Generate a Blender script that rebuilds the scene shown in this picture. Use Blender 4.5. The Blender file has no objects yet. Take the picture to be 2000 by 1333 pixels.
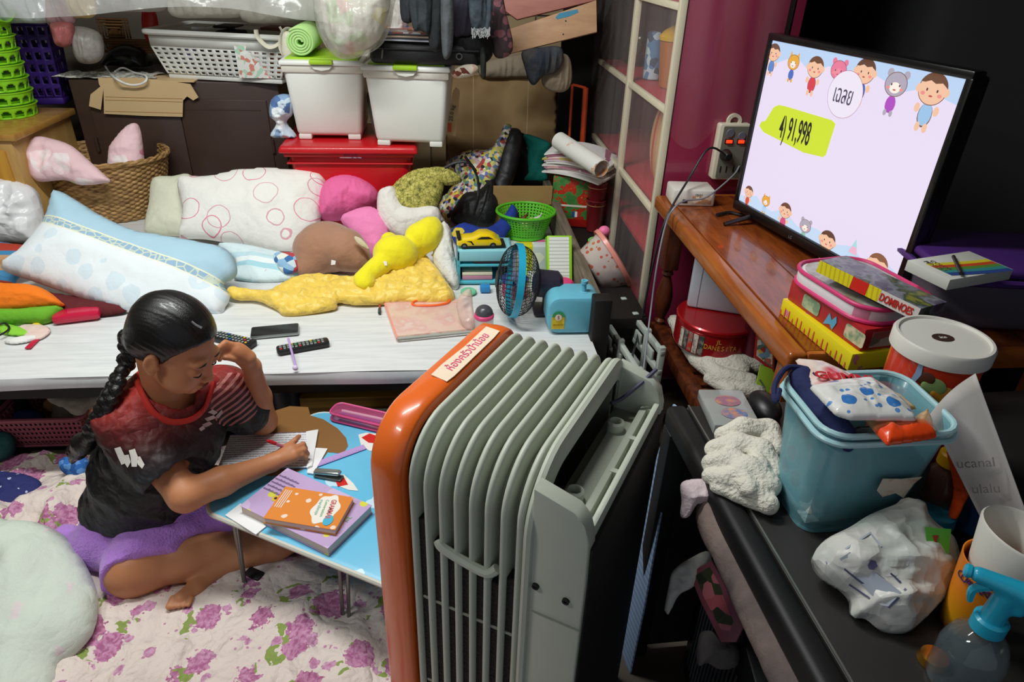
import bpy, bmesh, math, random
import numpy as np
from mathutils import Vector, Matrix, Euler
from mathutils.geometry import delaunay_2d_cdt
random.seed(7); rng = np.random.RandomState(7)
S = bpy.context.scene; COL = S.collection
R = math.radians; PI = math.pi
# ---------------------------------------------------------------- camera
FP, HC = 1333.0, 1.45
_p, _a, _r = R(30), R(6), R(2.05)
FW = Vector((math.sin(_a)*math.cos(_p), math.cos(_a)*math.cos(_p), -math.sin(_p)))
_r0 = Vector((math.cos(_a), -math.sin(_a), 0)); _u0 = _r0.cross(FW)
RT = _r0*math.cos(_r)+_u0*math.sin(_r); UP = RT.cross(FW)
cam = bpy.data.objects.new('camera', bpy.data.cameras.new('camera')); COL.objects.link(cam)
cam.matrix_world = Matrix(((RT.x, UP.x, -FW.x, 0), (RT.y, UP.y, -FW.y, 0), (RT.z, UP.z, -FW.z, HC), (0, 0, 0, 1)))
cam.data.sensor_width = 36; cam.data.lens = 36*FP/2000; cam.data.clip_start = .02
S.camera = cam
# ---------------------------------------------------------------- world, lamps, exposure
W = bpy.data.worlds.new('world'); S.world = W; W.use_nodes = True
W.node_tree.nodes['Background'].inputs[0].default_value = (.80, .88, 1, 1)
W.node_tree.nodes['Background'].inputs[1].default_value = .26
def area(name, loc, aim, sx, sy, power, col=(1, .97, .93)):
    l = bpy.data.lights.new(name, 'AREA'); l.shape = 'RECTANGLE'; l.size = sx; l.size_y = sy; l.energy = power; l.color = col
    o = bpy.data.objects.new(name, l); COL.objects.link(o); o.location = loc
    o.rotation_euler = (Vector(aim)-Vector(loc)).to_track_quat('-Z', 'Y').to_euler(); return o
area('tube_light', (-.55, 1.50, 2.40), (-.55, 1.85, 0), 1.2, .12, 33, (.97, 1, .97))
area('second_tube_light', (-1.5, .55, 2.35), (-.8, 1.3, 0), .6, .12, 10, (.97, 1, .97))  # added fill lamp that softens the shade from the camera side
S.view_settings.view_transform = 'Standard'; S.view_settings.look = 'None'
S.view_settings.exposure = .35; S.view_settings.gamma = 1; S.view_settings.use_curve_mapping = False
S.render.film_transparent = False
try: S.cycles.max_bounces = 8; S.cycles.transparent_max_bounces = 16; S.cycles.caustics_reflective = False; S.cycles.caustics_refractive = False
except Exception: pass
# ---------------------------------------------------------------- pixel rays -> points on real planes
def P(x, y, z=None, Y=None, X=None, pl=None):
    d = FW*FP + RT*(x-1000) - UP*(y-666.5); c = Vector((0, 0, HC))
    if pl is not None: t = (pl[0]-c).dot(pl[1])/d.dot(pl[1])
    elif z is not None: t = (z-HC)/d.z
    elif Y is not None: t = Y/d.y
    else: t = X/d.x
    return c+d*t
def lin(h):
    if isinstance(h, str):
        h = h.lstrip('#'); v = [int(h[i:i+2], 16)/255 for i in (0, 2, 4)]
    else: v = list(h)
    return tuple((c/12.92 if c <= .04045 else ((c+.055)/1.055)**2.4) for c in v)+(1,)
# ---------------------------------------------------------------- materials
MC = {}
class NT:
    def __init__(s, m): s.t = m.node_tree; s.n = s.t.nodes; s.l = s.t.links
    def new(s, ty, ins=None, **pr):
        n = s.n.new('ShaderNode'+ty)
        for k, v in pr.items(): setattr(n, k, v)
        for k, v in (ins or {}).items():
            if hasattr(v, 'is_output') or isinstance(v, bpy.types.NodeSocket): s.l.new(v, n.inputs[k])
            else: n.inputs[k].default_value = v
        return n
    def math(s, op, a, b=0.0, c=None):
        n = s.new('Math', {0: a, 1: b}, operation=op)
        if c is not None: n.inputs[2].default_value = c
        return n.outputs[0]
    def mix(s, f, a, b, bt='MIX'):
        n = s.new('MixRGB', {0: f, 1: a, 2: b}, blend_type=bt); return n.outputs[0]
    def co(s, kind='Object', sc=(1, 1, 1), rot=(0, 0, 0), loc=(0, 0, 0)):
        c = s.new('TexCoord'); m = s.new('Mapping', {'Vector': c.outputs[kind], 'Scale': sc, 'Rotation': rot, 'Location': loc}); return m.outputs[0]
    def noise(s, co, sc, det=3, rough=.5): return s.new('TexNoise', {'Vector': co, 'Scale': sc, 'Detail': det, 'Roughness': rough}).outputs['Fac']
    def vor(s, co, sc, rnd=1): 
        n = s.new('TexVoronoi', {'Vector': co, 'Scale': sc, 'Randomness': rnd}); return n
    def warp(s, co, amt, sc):
        n = s.new('TexNoise', {'Vector': co, 'Scale': sc, 'Detail': 3}).outputs['Color']
        v = s.new('VectorMath', {0: n, 1: (.5, .5, .5)}, operation='SUBTRACT').outputs[0]
        v = s.new('VectorMath', {0: v, 1: (amt, amt, amt)}, operation='MULTIPLY').outputs[0]
        return s.new('VectorMath', {0: co, 1: v}, operation='ADD').outputs[0]
    def sep(s, co): return s.new('SeparateXYZ', {0: co}).outputs
    def ramp(s, f, stops, mode='LINEAR'):
        n = s.new('ValToRGB', {0: f}); cr = n.color_ramp; cr.interpolation = mode
        while len(cr.elements) < len(stops): cr.elements.new(.5)
        for e, (p_, c_) in zip(cr.elements, stops): e.position = p_; e.color = lin(c_)
        return n.outputs[0]
def mat(name, col='808080', rough=.55, metal=0, bump=0, bs=60, var=.0, vs=9, alpha=1, trans=0, emit=0, coat=0, sheen=0, pat=None, bpat=None, sss=0, ior=1.45):
    if name in MC: return MC[name]
    m = bpy.data.materials.new(name); m.use_nodes = True; t = NT(m); b = t.n['Principled BSDF']
    c = lin(col); I = b.inputs
    I['Base Color'].default_value = c; I['Roughness'].default_value = rough; I['Metallic'].default_value = metal
    I['Alpha'].default_value = alpha; I['Transmission Weight'].default_value = trans; I['Coat Weight'].default_value = coat; I['IOR'].default_value = ior
    I['Sheen Weight'].default_value = sheen; I['Subsurface Weight'].default_value = sss
    cs = None
    if pat: cs = pat(t)
    if var:
        co = t.co(); n = t.noise(co, vs, 4, .6); f = t.math('MULTIPLY_ADD', n, 2*var, 1-var)
        n3 = t.new('CombineXYZ', {0: f, 1: f, 2: f}).outputs[0]
        cs = t.mix(1.0, cs if cs is not None else c, n3, 'MULTIPLY')
    if cs is not None: t.l.new(cs, I['Base Color'])
    if emit:
        I['Emission Strength'].default_value = emit
        if cs is not None: t.l.new(cs, I['Emission Color'])
        else: I['Emission Color'].default_value = c
    if bump:
        h = bpat(t) if bpat else t.noise(t.co(), bs, 4, .6)
        t.l.new(t.new('Bump', {'Height': h, 'Strength': bump, 'Distance': .004}).outputs[0], I['Normal'])
    MC[name] = m; return m
def p_spots(base, layers, coord='UV', warp=.3, mottle=0):
    """printed spots: layers of (colour, scale, radius, offset, warp)"""
    def f(t):
        c = lin(base)
        for (cl, sc, rad, off, wp) in layers:
            co = t.co(coord, loc=(off, off*.7, off*.3)); 
            if wp: co = t.warp(co, wp/sc, sc*2.2)
            d = t.vor(co, sc).outputs['Distance']; msk = t.math('LESS_THAN', d, rad)
            if isinstance(cl, tuple): colr = t.ramp(t.noise(co, sc*5, 2), [(.4, cl[0]), (.6, cl[1])])
            else: colr = lin(cl)
            c = t.mix(msk, c, colr)
        return c
    return f
def p_stripe(cols, sc, axis=0, coord='Object', rot=(0, 0, 0), wob=0):
    def f(t):
        co = t.co(coord, rot=rot)
        if wob: co = t.warp(co, wob, 5)
        x = t.sep(co)[axis]; x = t.math('FRACT', t.math('MULTIPLY', x, sc)); n = len(cols)
        return t.ramp(x, [(i/n, c) for i, c in enumerate(cols)], 'CONSTANT')
    return f
def p_wood(a, b, sc=(1, 12, 12), det=6):
    def f(t):
        co = t.co('Object', sc=sc); n = t.noise(t.warp(co, .25, 2), 3.5, det, .65)
        return t.ramp(n, [(.3, a), (.7, b)])
    return f
def p_noise(stops, sc=6, det=4, coord='Object', scl=(1, 1, 1)):
    def f(t): return t.ramp(t.noise(t.co(coord, sc=scl), sc, det, .6), stops)
    return f
def p_grad(stops, axis=2, lo=0, hi=1, wob=0):
    def f(t):
        g = t.new('NewGeometry').outputs['Position']
        if wob: g = t.warp(g, wob, 9)
        x = t.sep(g)[axis]; x = t.new('MapRange', {0: x, 1: lo, 2: hi}).outputs[0]
        return t.ramp(x, stops)
    return f
def p_cells(cols, sc, coord='Object', line=None, lw=.03, rnd=1):
    def f(t):
        v = t.vor(t.co(coord), sc, rnd); r_ = t.sep(v.outputs['Color'])[0]; n = len(cols)
        c = t.ramp(r_, [(i/n, k) for i, k in enumerate(cols)], 'CONSTANT')
        if line:
            e = t.new('TexVoronoi', {'Vector': t.co(coord), 'Scale': sc, 'Randomness': rnd}, feature='DISTANCE_TO_EDGE').outputs[0]
            c = t.mix(t.math('LESS_THAN', e, lw), c, lin(line))
        return c
    return f
# ---------------------------------------------------------------- geometry collector (world coordinates)
def TM(x=0, y=0, z=0, rz=0, rx=0, ry=0, s=1):
    return Matrix.Translation((x, y, z)) @ Euler((R(rx), R(ry), R(rz))).to_matrix().to_4x4() @ Matrix.Diagonal((s, s, s, 1))
ID = Matrix.Identity(4)
def frame(o, ex, ey):
    ex = Vector(ex).normalized(); ey = Vector(ey); n = ex.cross(ey).normalized(); ey = n.cross(ex)
    o = Vector(o)
    return Matrix(((ex.x, ey.x, n.x, o.x), (ex.y, ey.y, n.y, o.y), (ex.z, ey.z, n.z, o.z), (0, 0, 0, 1)))
def edge(p1, p2, z, z2=None):
    """front-bottom edge from two picture points on the plane z: (frame, width)"""
    a = P(*p1, z=z); b = P(*p2, z=z if z2 is None else z2); d = b-a
    return frame(a, d, (-d.y, d.x, 0)), d.length
def flat(o, n, up=(0, 0, 1)):
    n = Vector(n).normalized(); ex = Vector(up).cross(n)
    if ex.length < 1e-4: ex = Vector((1, 0, 0))
    ex.normalize(); return frame(o, ex, n.cross(ex))
def smooth_pts(pts, k=6, closed=False):
    pts = [Vector(p) for p in pts]; n = len(pts); out = []
    rg = range(n if closed else n-1)
    for i in rg:
        g = (lambda j: pts[j % n]) if closed else (lambda j: pts[max(0, min(n-1, j))])
        a, b, c, d = g(i-1), g(i), g(i+1), g(i+2)
        for q in range(k):
            t = q/k; out.append(.5*((2*b)+(c-a)*t+(2*a-5*b+4*c-d)*t*t+(3*b-a-3*c+d)*t**3))
    if not closed: out.append(pts[-1])
    return out
class G:
    def __init__(s): s.v = []; s.f = []; s.m = []; s.mi = 0; s.uv = None
    def add(s, vs, fs, M=ID):
        o = len(s.v); s.v += [M @ Vector(q) for q in vs]; s.f += [[o+i for i in f] for f in fs]; s.m += [s.mi]*len(fs); return s
    def bm(s, bm, M=ID):
        bm.verts.index_update(); s.add([v.co.copy() for v in bm.verts], [[v.index for v in f.verts] for f in bm.faces], M); bm.free(); return s
    def box(s, M, sx, sy, sz, bev=0, seg=2, taper=(1, 1), c=False):
        """box standing on local z=0, corner at the local origin (c: centred in x and y); taper scales the top"""
        bm = bmesh.new(); bmesh.ops.create_cube(bm, size=1)
        for v in bm.verts:
            k = (taper[0], taper[1]) if v.co.z > 0 else (1, 1)
            v.co = Vector((v.co.x*sx*k[0]+(0 if c else sx/2), v.co.y*sy*k[1]+(0 if c else sy/2), (v.co.z+.5)*sz))
        if bev: bmesh.ops.bevel(bm, geom=bm.edges[:], offset=min(bev, sx*.45, sy*.45, sz*.45), segments=seg, affect='EDGES', profile=.5)
        return s.bm(bm, M)
    def lathe(s, M, prof, seg=32, a0=0, a1=2*PI):
        full = abs(a1-a0-2*PI) < 1e-6; n = seg if full else seg+1; vs = []; fs = []
        for i in range(n):
            a = a0+(a1-a0)*i/seg; vs += [(r_*math.cos(a), r_*math.sin(a), z_) for r_, z_ in prof]
        k = len(prof)
        for i in range(seg):
            j = (i+1) % n
            for q in range(k-1): fs.append([i*k+q, j*k+q, j*k+q+1, i*k+q+1])
        return s.add(vs, fs, M)
    def cyl(s, M, r, h, seg=24, bev=0, r2=None):
        r2 = r if r2 is None else r2; b = bev
        pr = [(0, 0), (r-b, 0), (r, b), (r2, h-b), (r2-b, h), (0, h)] if b else [(0, 0), (r, 0), (r, 0), (r2, h), (r2, h), (0, h)]
        if not b: pr = [(0, 0), (r, 0), (r2, h), (0, h)]
        return s.lathe(M, pr, seg)
    def tube(s, pts, r, seg=8, k=0, closed=False, flatk=1):
        if k: pts = smooth_pts(pts, k, closed)
        pts = [Vector(p) for p in pts]; n = len(pts); rs = r if hasattr(r, '__len__') else [r]*n
        if len(rs) != n: rs = [rs[min(len(rs)-1, int(i*(len(rs)-1)/(n-1)))]*(1-((i*(len(rs)-1)/(n-1)) % 1))+rs[min(len(rs)-1, int(i*(len(rs)-1)/(n-1))+1)]*((i*(len(rs)-1)/(n-1)) % 1) for i in range(n)]
        t = [(pts[(i+1) % n if closed else min(i+1, n-1)]-pts[(i-1) % n if closed else max(i-1, 0)]).normalized() for i in range(n)]
        u = t[0].orthogonal().normalized(); vs = []; fs = []
        for i in range(n):
            u = (u-t[i]*u.dot(t[i])).normalized(); w = t[i].cross(u)
            for j in range(seg):
                a = 2*PI*j/seg; vs.append(pts[i]+u*math.cos(a)*rs[i]+w*math.sin(a)*rs[i]*flatk)
        for i in range(n if closed else n-1):
            i2 = (i+1) % n
            for j in range(seg): fs.append([i*seg+j, i*seg+(j+1) % seg, i2*seg+(j+1) % seg, i2*seg+j])
        if not closed: fs += [list(range(seg))[::-1], [(n-1)*seg+j for j in range(seg)]]
        return s.add(vs, fs)
    def prism(s, M, pts, h, bev=0):
        """2D outline (ccw) extruded along local z from 0 to h"""
        bm = bmesh.new(); a = [bm.verts.new((x, y, 0)) for x, y in pts]; f = bm.faces.new(a)
        e = bmesh.ops.extrude_face_region(bm, geom=[f]); vv = [g for g in e['geom'] if isinstance(g, bmesh.types.BMVert)]
        for v in vv: v.co.z += h
        if bev:
            ed = [e_ for e_ in bm.edges if abs(e_.verts[0].co.z-e_.verts[1].co.z) < 1e-7]
            bmesh.ops.bevel(bm, geom=ed, offset=bev, segments=2, affect='EDGES', profile=.5)
        bmesh.ops.recalc_face_normals(bm, faces=bm.faces[:]); return s.bm(bm, M)
    def grid(s, fn, nx, ny, closed=False):
        vs = [fn(i/nx, j/ny) for j in range(ny+1) for i in range(nx+1)]; w = nx+1
        return s.add(vs, [[j*w+i, j*w+i+1, (j+1)*w+i+1, (j+1)*w+i] for j in range(ny) for i in range(nx)])
    def ball(s, M, r=1, u=16, v=10): 
        bm = bmesh.new(); bmesh.ops.create_uvsphere(bm, u_segments=u, v_segments=v, radius=r); return s.bm(bm, M)
def rrect(x0, y0, x1, y1, r, n=4):
    o = []
    for cx, cy, a in ((x1-r, y1-r, 0), (x0+r, y1-r, 90), (x0+r, y0+r, 180), (x1-r, y0+r, 270)):
        for i in range(n+1): t = R(a+90*i/n); o.append((cx+r*math.cos(t), cy+r*math.sin(t)))
    return o
def circ(cx, cy, rx, ry=None, n=24, a0=0): 
    ry = rx if ry is None else ry
    return [(cx+rx*math.cos(a0+2*PI*i/n), cy+ry*math.sin(a0+2*PI*i/n)) for i in range(n)]
# ---------------------------------------------------------------- objects
def tag(o, label=None, cat=None, group=None, kind=None):
    if label: o['label'] = label
    if cat: o['category'] = cat
    if group: o['group'] = group
    if kind: o['kind'] = kind
    return o
def thing(name, label, cat, loc, group=None):
    o = bpy.data.objects.new(name, None); COL.objects.link(o); o.location = loc; o.empty_display_size = .05
    return tag(o, label, cat, group)
def wl(o):
    v = Vector((0, 0, 0))
    while o is not None: v += o.location; o = o.parent
    return v
def obj(name, g, m, parent=None, label=None, cat=None, group=None, kind=None, ang=35, sol=0, sub=0, merge=True):
    me = bpy.data.meshes.new(name); v = np.array([tuple(q) for q in g.v], dtype=float)
    if parent is None: loc = Vector((float((v[:, 0].min()+v[:, 0].max())/2), float((v[:, 1].min()+v[:, 1].max())/2), float(v[:, 2].min())))
    else: loc = wl(parent)
    v = v-np.array(tuple(loc)); me.from_pydata(v.tolist(), [], g.f)
    if g.uv is not None:
        l = me.uv_layers.new(name='UVMap'); idx = np.zeros(len(me.loops), dtype=np.int32); me.loops.foreach_get('vertex_index', idx)
        l.data.foreach_set('uv', np.array(g.uv, dtype=np.float32)[idx].ravel())
    for mm in (m if isinstance(m, (list, tuple)) else [m]): me.materials.append(mm)
    me.polygons.foreach_set('material_index', g.m)
    if merge and g.uv is None:
        bm = bmesh.new(); bm.from_mesh(me); bmesh.ops.remove_doubles(bm, verts=bm.verts, dist=1e-5); bm.to_mesh(me); bm.free()
    me.polygons.foreach_set('use_smooth', [True]*len(me.polygons))
    if ang < 179: me.set_sharp_from_angle(angle=R(ang))
    me.update()
    o = bpy.data.objects.new(name, me); COL.objects.link(o)
    if parent is None: o.location = loc
    else: o.parent = parent
    if sub: md = o.modifiers.new('s', 'SUBSURF'); md.levels = md.render_levels = sub
    if sol: md = o.modifiers.new('t', 'SOLIDIFY'); md.thickness = sol; md.offset = 0
    return tag(o, label, cat, group, kind)
def text(name, s, size, M, m, parent, ext=.0004, sx=1, align='CENTER', font=None, shear=0, bold=0):
    c = bpy.data.curves.new(name, 'FONT'); c.body = s; c.size = size; c.align_x = align; c.align_y = 'CENTER'; c.extrude = ext; c.resolution_u = 3; c.shear = shear; c.offset = bold*size
    t = bpy.data.objects.new('tmp', c); COL.objects.link(t); dg = bpy.context.evaluated_depsgraph_get(); dg.update()
    me = bpy.data.meshes.new_from_object(t.evaluated_get(dg)); COL.objects.unlink(t); bpy.data.objects.remove(t)
    g = G(); g.add([(v.co.x*sx, v.co.y, v.co.z) for v in me.vertices], [list(p_.vertices) for p_ in me.polygons], M)
    bpy.data.meshes.remove(me)
    if not g.v: return None
    return obj(name, g, m, parent)
def dup(root, off=(0, 0, 0), rz=0, label=None, group=None):
    r_ = root.copy(); COL.objects.link(r_); r_.location = root.location+Vector(off); r_.rotation_euler.z += R(rz)
    if label: r_['label'] = label
    if group: r_['group'] = group
    for ch in list(root.children):
        c = ch.copy(); COL.objects.link(c); c.parent = r_
        for q in list(ch.children):
            d = q.copy(); COL.objects.link(d); d.parent = c
    return r_
# ---------------------------------------------------------------- noise + soft shapes
_perm = rng.rand(4096)
def vn(*c, seed=0):
    """smooth value noise in -1..1, vectorised, 2 or 3 coordinates"""
    c = [np.asarray(q, dtype=float) for q in c]; f = [np.floor(q).astype(np.int64) for q in c]; t = [q-np.floor(q) for q in c]; t = [q*q*(3-2*q) for q in t]
    pr_ = (73856093, 19349663, 83492791); out = 0
    for k in range(2**len(c)):
        h = np.int64(seed*2654435761 % 100003); w = 1.0
        h = np.zeros_like(f[0])+h
        for i in range(len(c)):
            b = (k >> i) & 1; h = h ^ ((f[i]+b)*pr_[i]); w = w*(t[i] if b else 1-t[i])
        out = out+w*_perm[(h ^ (h >> 7)) % 4096]
    return out*2-1
def fbm(*c, seed=0, o=4):
    s_ = 0; a = 1
    for i in range(o): s_ = s_+a*vn(*[q*(2**i) for q in c], seed=seed+i*17); a *= .5
    return s_/1.8
def ridge(*c, seed=0, o=3):
    s_ = 0; a = 1
    for i in range(o): s_ = s_+a*(1-2*np.abs(vn(*[q*(1.9**i) for q in c], seed=seed+i*31))); a *= .5
    return s_/1.75
def puff(outline, pl, thick, w=None, res=None, wr=0, wf=12, aniso=(1, 1), back=1.0, zmin=None, seed=0, smooth=4, warpz=None, edge_t=.0015):
    """inflated soft body: outline (points given as picture pixels on plane pl=(point, normal)), filled on a grid and blown up on both sides"""
    M = flat(pl[0], pl[1]); Mi = M.inverted(); q = [Mi @ P(x, y, pl=pl) for x, y in outline]
    if smooth: q = smooth_pts([Vector((a.x, a.y, 0)) for a in q], smooth, True)
    pts = np.array([(a.x, a.y) for a in q]); ext = pts.max(0)-pts.min(0)
    if res is None: res = max(ext)/45
    if w is None: w = min(ext)*.5
    A = pts; B = np.roll(pts, -1, 0)
    def dist(p):
        ab = B-A; t = ((p[:, None]-A)*ab).sum(2)/np.maximum((ab**2).sum(1), 1e-12); t = np.clip(t, 0, 1)
        return np.sqrt((((A+ab*t[..., None])-p[:, None])**2).sum(2)).min(1)
    def inside(p):
        x, y = p[:, 0][:, None], p[:, 1][:, None]; c = ((A[:, 1] > y) != (B[:, 1] > y)) & (x < (B[:, 0]-A[:, 0])*(y-A[:, 1])/np.where(np.abs(B[:, 1]-A[:, 1]) < 1e-12, 1e-12, B[:, 1]-A[:, 1])+A[:, 0])
        return c.sum(1) % 2 == 1
    # resample boundary
    L = np.r_[0, np.cumsum(np.sqrt(((B-A)**2).sum(1)))]; n = max(12, int(L[-1]/res)); tt = np.linspace(0, L[-1], n, endpoint=False)
    cl = np.vstack([pts, pts[:1]]); bd = np.c_[np.interp(tt, L, cl[:, 0]), np.interp(tt, L, cl[:, 1])]
    gx, gy = np.meshgrid(np.arange(pts[:, 0].min(), pts[:, 0].max(), res), np.arange(pts[:, 1].min(), pts[:, 1].max(), res))
    gx = gx+((np.arange(gx.shape[0]) % 2)*res*.5)[:, None]; gp = np.c_[gx.ravel(), gy.ravel()]; gp = gp[inside(gp)]; d = dist(gp); gp = gp[d > res*.55]; d = d[d > res*.55]
    allp = np.vstack([bd, gp]); r_ = delaunay_2d_cdt([Vector(p_) for p_ in allp.tolist()], [(i, (i+1) % n) for i in range(n)], [], 1, 1e-7)
    vs = np.array([tuple(v) for v in r_[0]]); fs = [list(f) for f in r_[2]]
    dd = dist(vs); dd[dd < res*.2] = 0; k = np.clip(dd/w, 0, 1); h = thick*np.sqrt(1-(1-k)**2)
    amp = np.clip(dd/(w*.5), 0, 1)
    u, v_ = vs[:, 0]*wf*aniso[0], vs[:, 1]*wf*aniso[1]
    wn = wr*(ridge(u+.4*fbm(u, v_, seed=seed+5, o=2), v_, seed=seed))*amp
    hf = h+wn+edge_t*(dd > 0); N = len(vs); g = G()
    top = [Vector((a[0], a[1], float(z))) for a, z in zip(vs, hf)]; bot = [Vector((a[0], a[1], float(-z*back-edge_t))) for a, z in zip(vs, h)]
    if back == 0: bot = [Vector((a[0], a[1], -edge_t)) for a in vs]
    isb = dd == 0; vv = top+bot; rem = {N+i: i for i in range(N) if isb[i]}
    # orient
    def ccw(f): a, b, c = (vs[i] for i in f[:3]); return (b[0]-a[0])*(c[1]-a[1])-(b[1]-a[1])*(c[0]-a[0]) > 0
    fs = [f if ccw(f) else f[::-1] for f in fs]
    ff = fs+[[rem.get(N+i, N+i) for i in f[::-1]] for f in fs]
    V = [M @ p_ for p_ in vv]
    if zmin is not None:
        for p_ in V:
            if p_.z < zmin: p_.z = zmin
    if warpz: V = [warpz(p_) for p_ in V]
    g.v = V; g.f = ff; g.m = [0]*len(ff); g.uv = [(p_.x, p_.y) for p_ in vv]
    used = sorted({i for f in ff for i in f}); mp = {a: i for i, a in enumerate(used)}
    g.v = [g.v[i] for i in used]; g.uv = [g.uv[i] for i in used]; g.f = [[mp[i] for i in f] for f in ff]
    return g
def tilt(px, py, z, deg, az=0):
    """plane through the bed/table point under picture pixel (px,py), leaning back by deg from the horizontal, turned by az"""
    n = Matrix.Rotation(R(az), 3, 'Z') @ Vector((0, -math.sin(R(deg)), math.cos(R(deg)))); return (P(px, py, z=z), n)
# ---------------------------------------------------------------- signed distance bodies (one continuous surface)
class SDF:
    def __init__(s, lo, hi, h):
        s.lo = np.array(lo, float); s.h = h; s.n = np.ceil((np.array(hi)-s.lo)/h).astype(int)+1
        s.d = np.full(s.n, .06, np.float32)
    def _sub(s, lo, hi, pad):
        a = np.maximum(((np.array(lo)-pad-s.lo)/s.h).astype(int), 0); b = np.minimum(((np.array(hi)+pad-s.lo)/s.h).astype(int)+2, s.n)
        if (b <= a).any(): return None, None
        ax = [s.lo[i]+s.h*np.arange(a[i], b[i]) for i in range(3)]
        X = np.meshgrid(*ax, indexing='ij', sparse=True); return tuple(slice(a[i], b[i]) for i in range(3)), X
    def _op(s, sl, d, k, op):
        e = s.d[sl]
        if op == 'add':
            h = np.clip(.5+.5*(e-d)/k, 0, 1) if k > 0 else (d < e)*1.0; s.d[sl] = e*(1-h)+d*h-k*h*(1-h)
        elif op == 'cut':
            d = -d; h = np.clip(.5-.5*(e-d)/k, 0, 1) if k > 0 else (d > e)*1.0; s.d[sl] = e*(1-h)+d*h+k*h*(1-h)
    def cone(s, a, b, ra, rb, k=.02, op='add', sq=None):
        a = np.array(a, float); b = np.array(b, float); m = max(ra, rb)
        sl, X = s._sub(np.minimum(a, b)-m, np.maximum(a, b)+m, .05)
        if sl is None: return s
        ab = b-a; L = max((ab**2).sum(), 1e-9); t = sum((X[i]-a[i])*ab[i] for i in range(3))/L; t = np.clip(t, 0, 1)
        d = np.sqrt(sum((X[i]-a[i]-ab[i]*t)**2 for i in range(3)))-(ra+(rb-ra)*t); s._op(sl, d, k, op); return s
    def chain(s, pts, rs, k=.02, op='add'):
        for i in range(len(pts)-1): s.cone(pts[i], pts[i+1], rs[i], rs[i+1], k, op)
        return s
    def ell(s, c, r_, Rm=None, k=.02, op='add'):
        c = np.array(c, float); m = max(r_); sl, X = s._sub(c-m, c+m, .05)
        if sl is None: return s
        D = [X[i]-c[i] for i in range(3)]
        if Rm is not None: D = [sum(Rm[j][i]*D[j] for j in range(3)) for i in range(3)]
        q = np.sqrt(sum((D[i]/r_[i])**2 for i in range(3))); g_ = np.sqrt(sum((D[i]/r_[i]**2)**2 for i in range(3)))
        d = q*(q-1)/np.maximum(g_, 1e-6); s._op(sl, d, k, op); return s
    def half(s, p, n, k=.004):
        """cut away the side the normal points to"""
        X = np.meshgrid(*[s.lo[i]+s.h*np.arange(s.n[i]) for i in range(3)], indexing='ij', sparse=True)
        n = np.array(n, float); n = n/np.linalg.norm(n); d = sum((X[i]-p[i])*n[i] for i in range(3))
        s.d = np.maximum(s.d, d.astype(np.float32)); return s
    def disp(s, fn):
        X = np.meshgrid(*[s.lo[i]+s.h*np.arange(s.n[i]) for i in range(3)], indexing='ij'); m = np.abs(s.d) < .03
        s.d[m] += fn(X[0][m], X[1][m], X[2][m]).astype(np.float32); return s
    def mesh(s):
        d = s.d; 
        for ax in range(3):
            sl = [slice(None)]*3; sl[ax] = 0; d[tuple(sl)] = .05; sl[ax] = -1; d[tuple(sl)] = .05
        ins = d < 0; n = s.n; c = np.zeros(n-1, np.int8)
        for k in range(8):
            o = [(k >> i) & 1 for i in range(3)]; c += ins[o[0]:n[0]-1+o[0], o[1]:n[1]-1+o[1], o[2]:n[2]-1+o[2]]
        act = np.argwhere((c > 0) & (c < 8)); idx = -np.ones(n-1, np.int64); idx[tuple(act.T)] = np.arange(len(act))
        acc = np.zeros((len(act), 3)); cnt = np.zeros(len(act))
        for ax in range(3):
            o1, o2 = [i for i in range(3) if i != ax]
            for p_ in (0, 1):
                for q_ in (0, 1):
                    b = act.copy(); b[:, o1] += p_; b[:, o2] += q_; e = b.copy(); e[:, ax] += 1
                    d0 = d[tuple(b.T)]; d1 = d[tuple(e.T)]; m = (d0 < 0) != (d1 < 0); t = np.where(m, d0/np.where(m, d0-d1, 1), 0)
                    pt = b.astype(float); pt[:, ax] += t; acc[m] += pt[m]; cnt[m] += 1
        v = s.lo+s.h*acc/cnt[:, None]; F = []
        for ax in range(3):
            o1, o2 = (ax+1) % 3, (ax+2) % 3; sl0 = [slice(1, -1)]*3; a = [slice(None)]*3
            sA = [slice(1, n[i]-1) for i in range(3)]; sA[ax] = slice(0, n[ax]-1); sB = list(sA); sB[ax] = slice(1, n[ax])
            A = ins[tuple(sA)]; B = ins[tuple(sB)]; e = np.argwhere(A != B); fl = A[tuple(e.T)]
            e = e+np.array([0 if i == ax else 1 for i in range(3)])
            def cell(p_, q_):
                c_ = e.copy(); c_[:, o1] -= p_; c_[:, o2] -= q_; return idx[tuple(c_.T)]
            q = np.stack([cell(1, 1), cell(0, 1), cell(0, 0), cell(1, 0)], 1); q[~fl] = q[~fl][:, ::-1]; F.append(q)
        F = np.vstack(F); F = F[(F >= 0).all(1)]; g = G(); g.v = [Vector(p_) for p_ in v.tolist()]; g.f = F.tolist(); g.m = [0]*len(g.f); return g
def sobj(name, sd, m, parent=None, **k): return obj(name, sd.mesh(), m, parent, ang=180, merge=False, **k)
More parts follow.
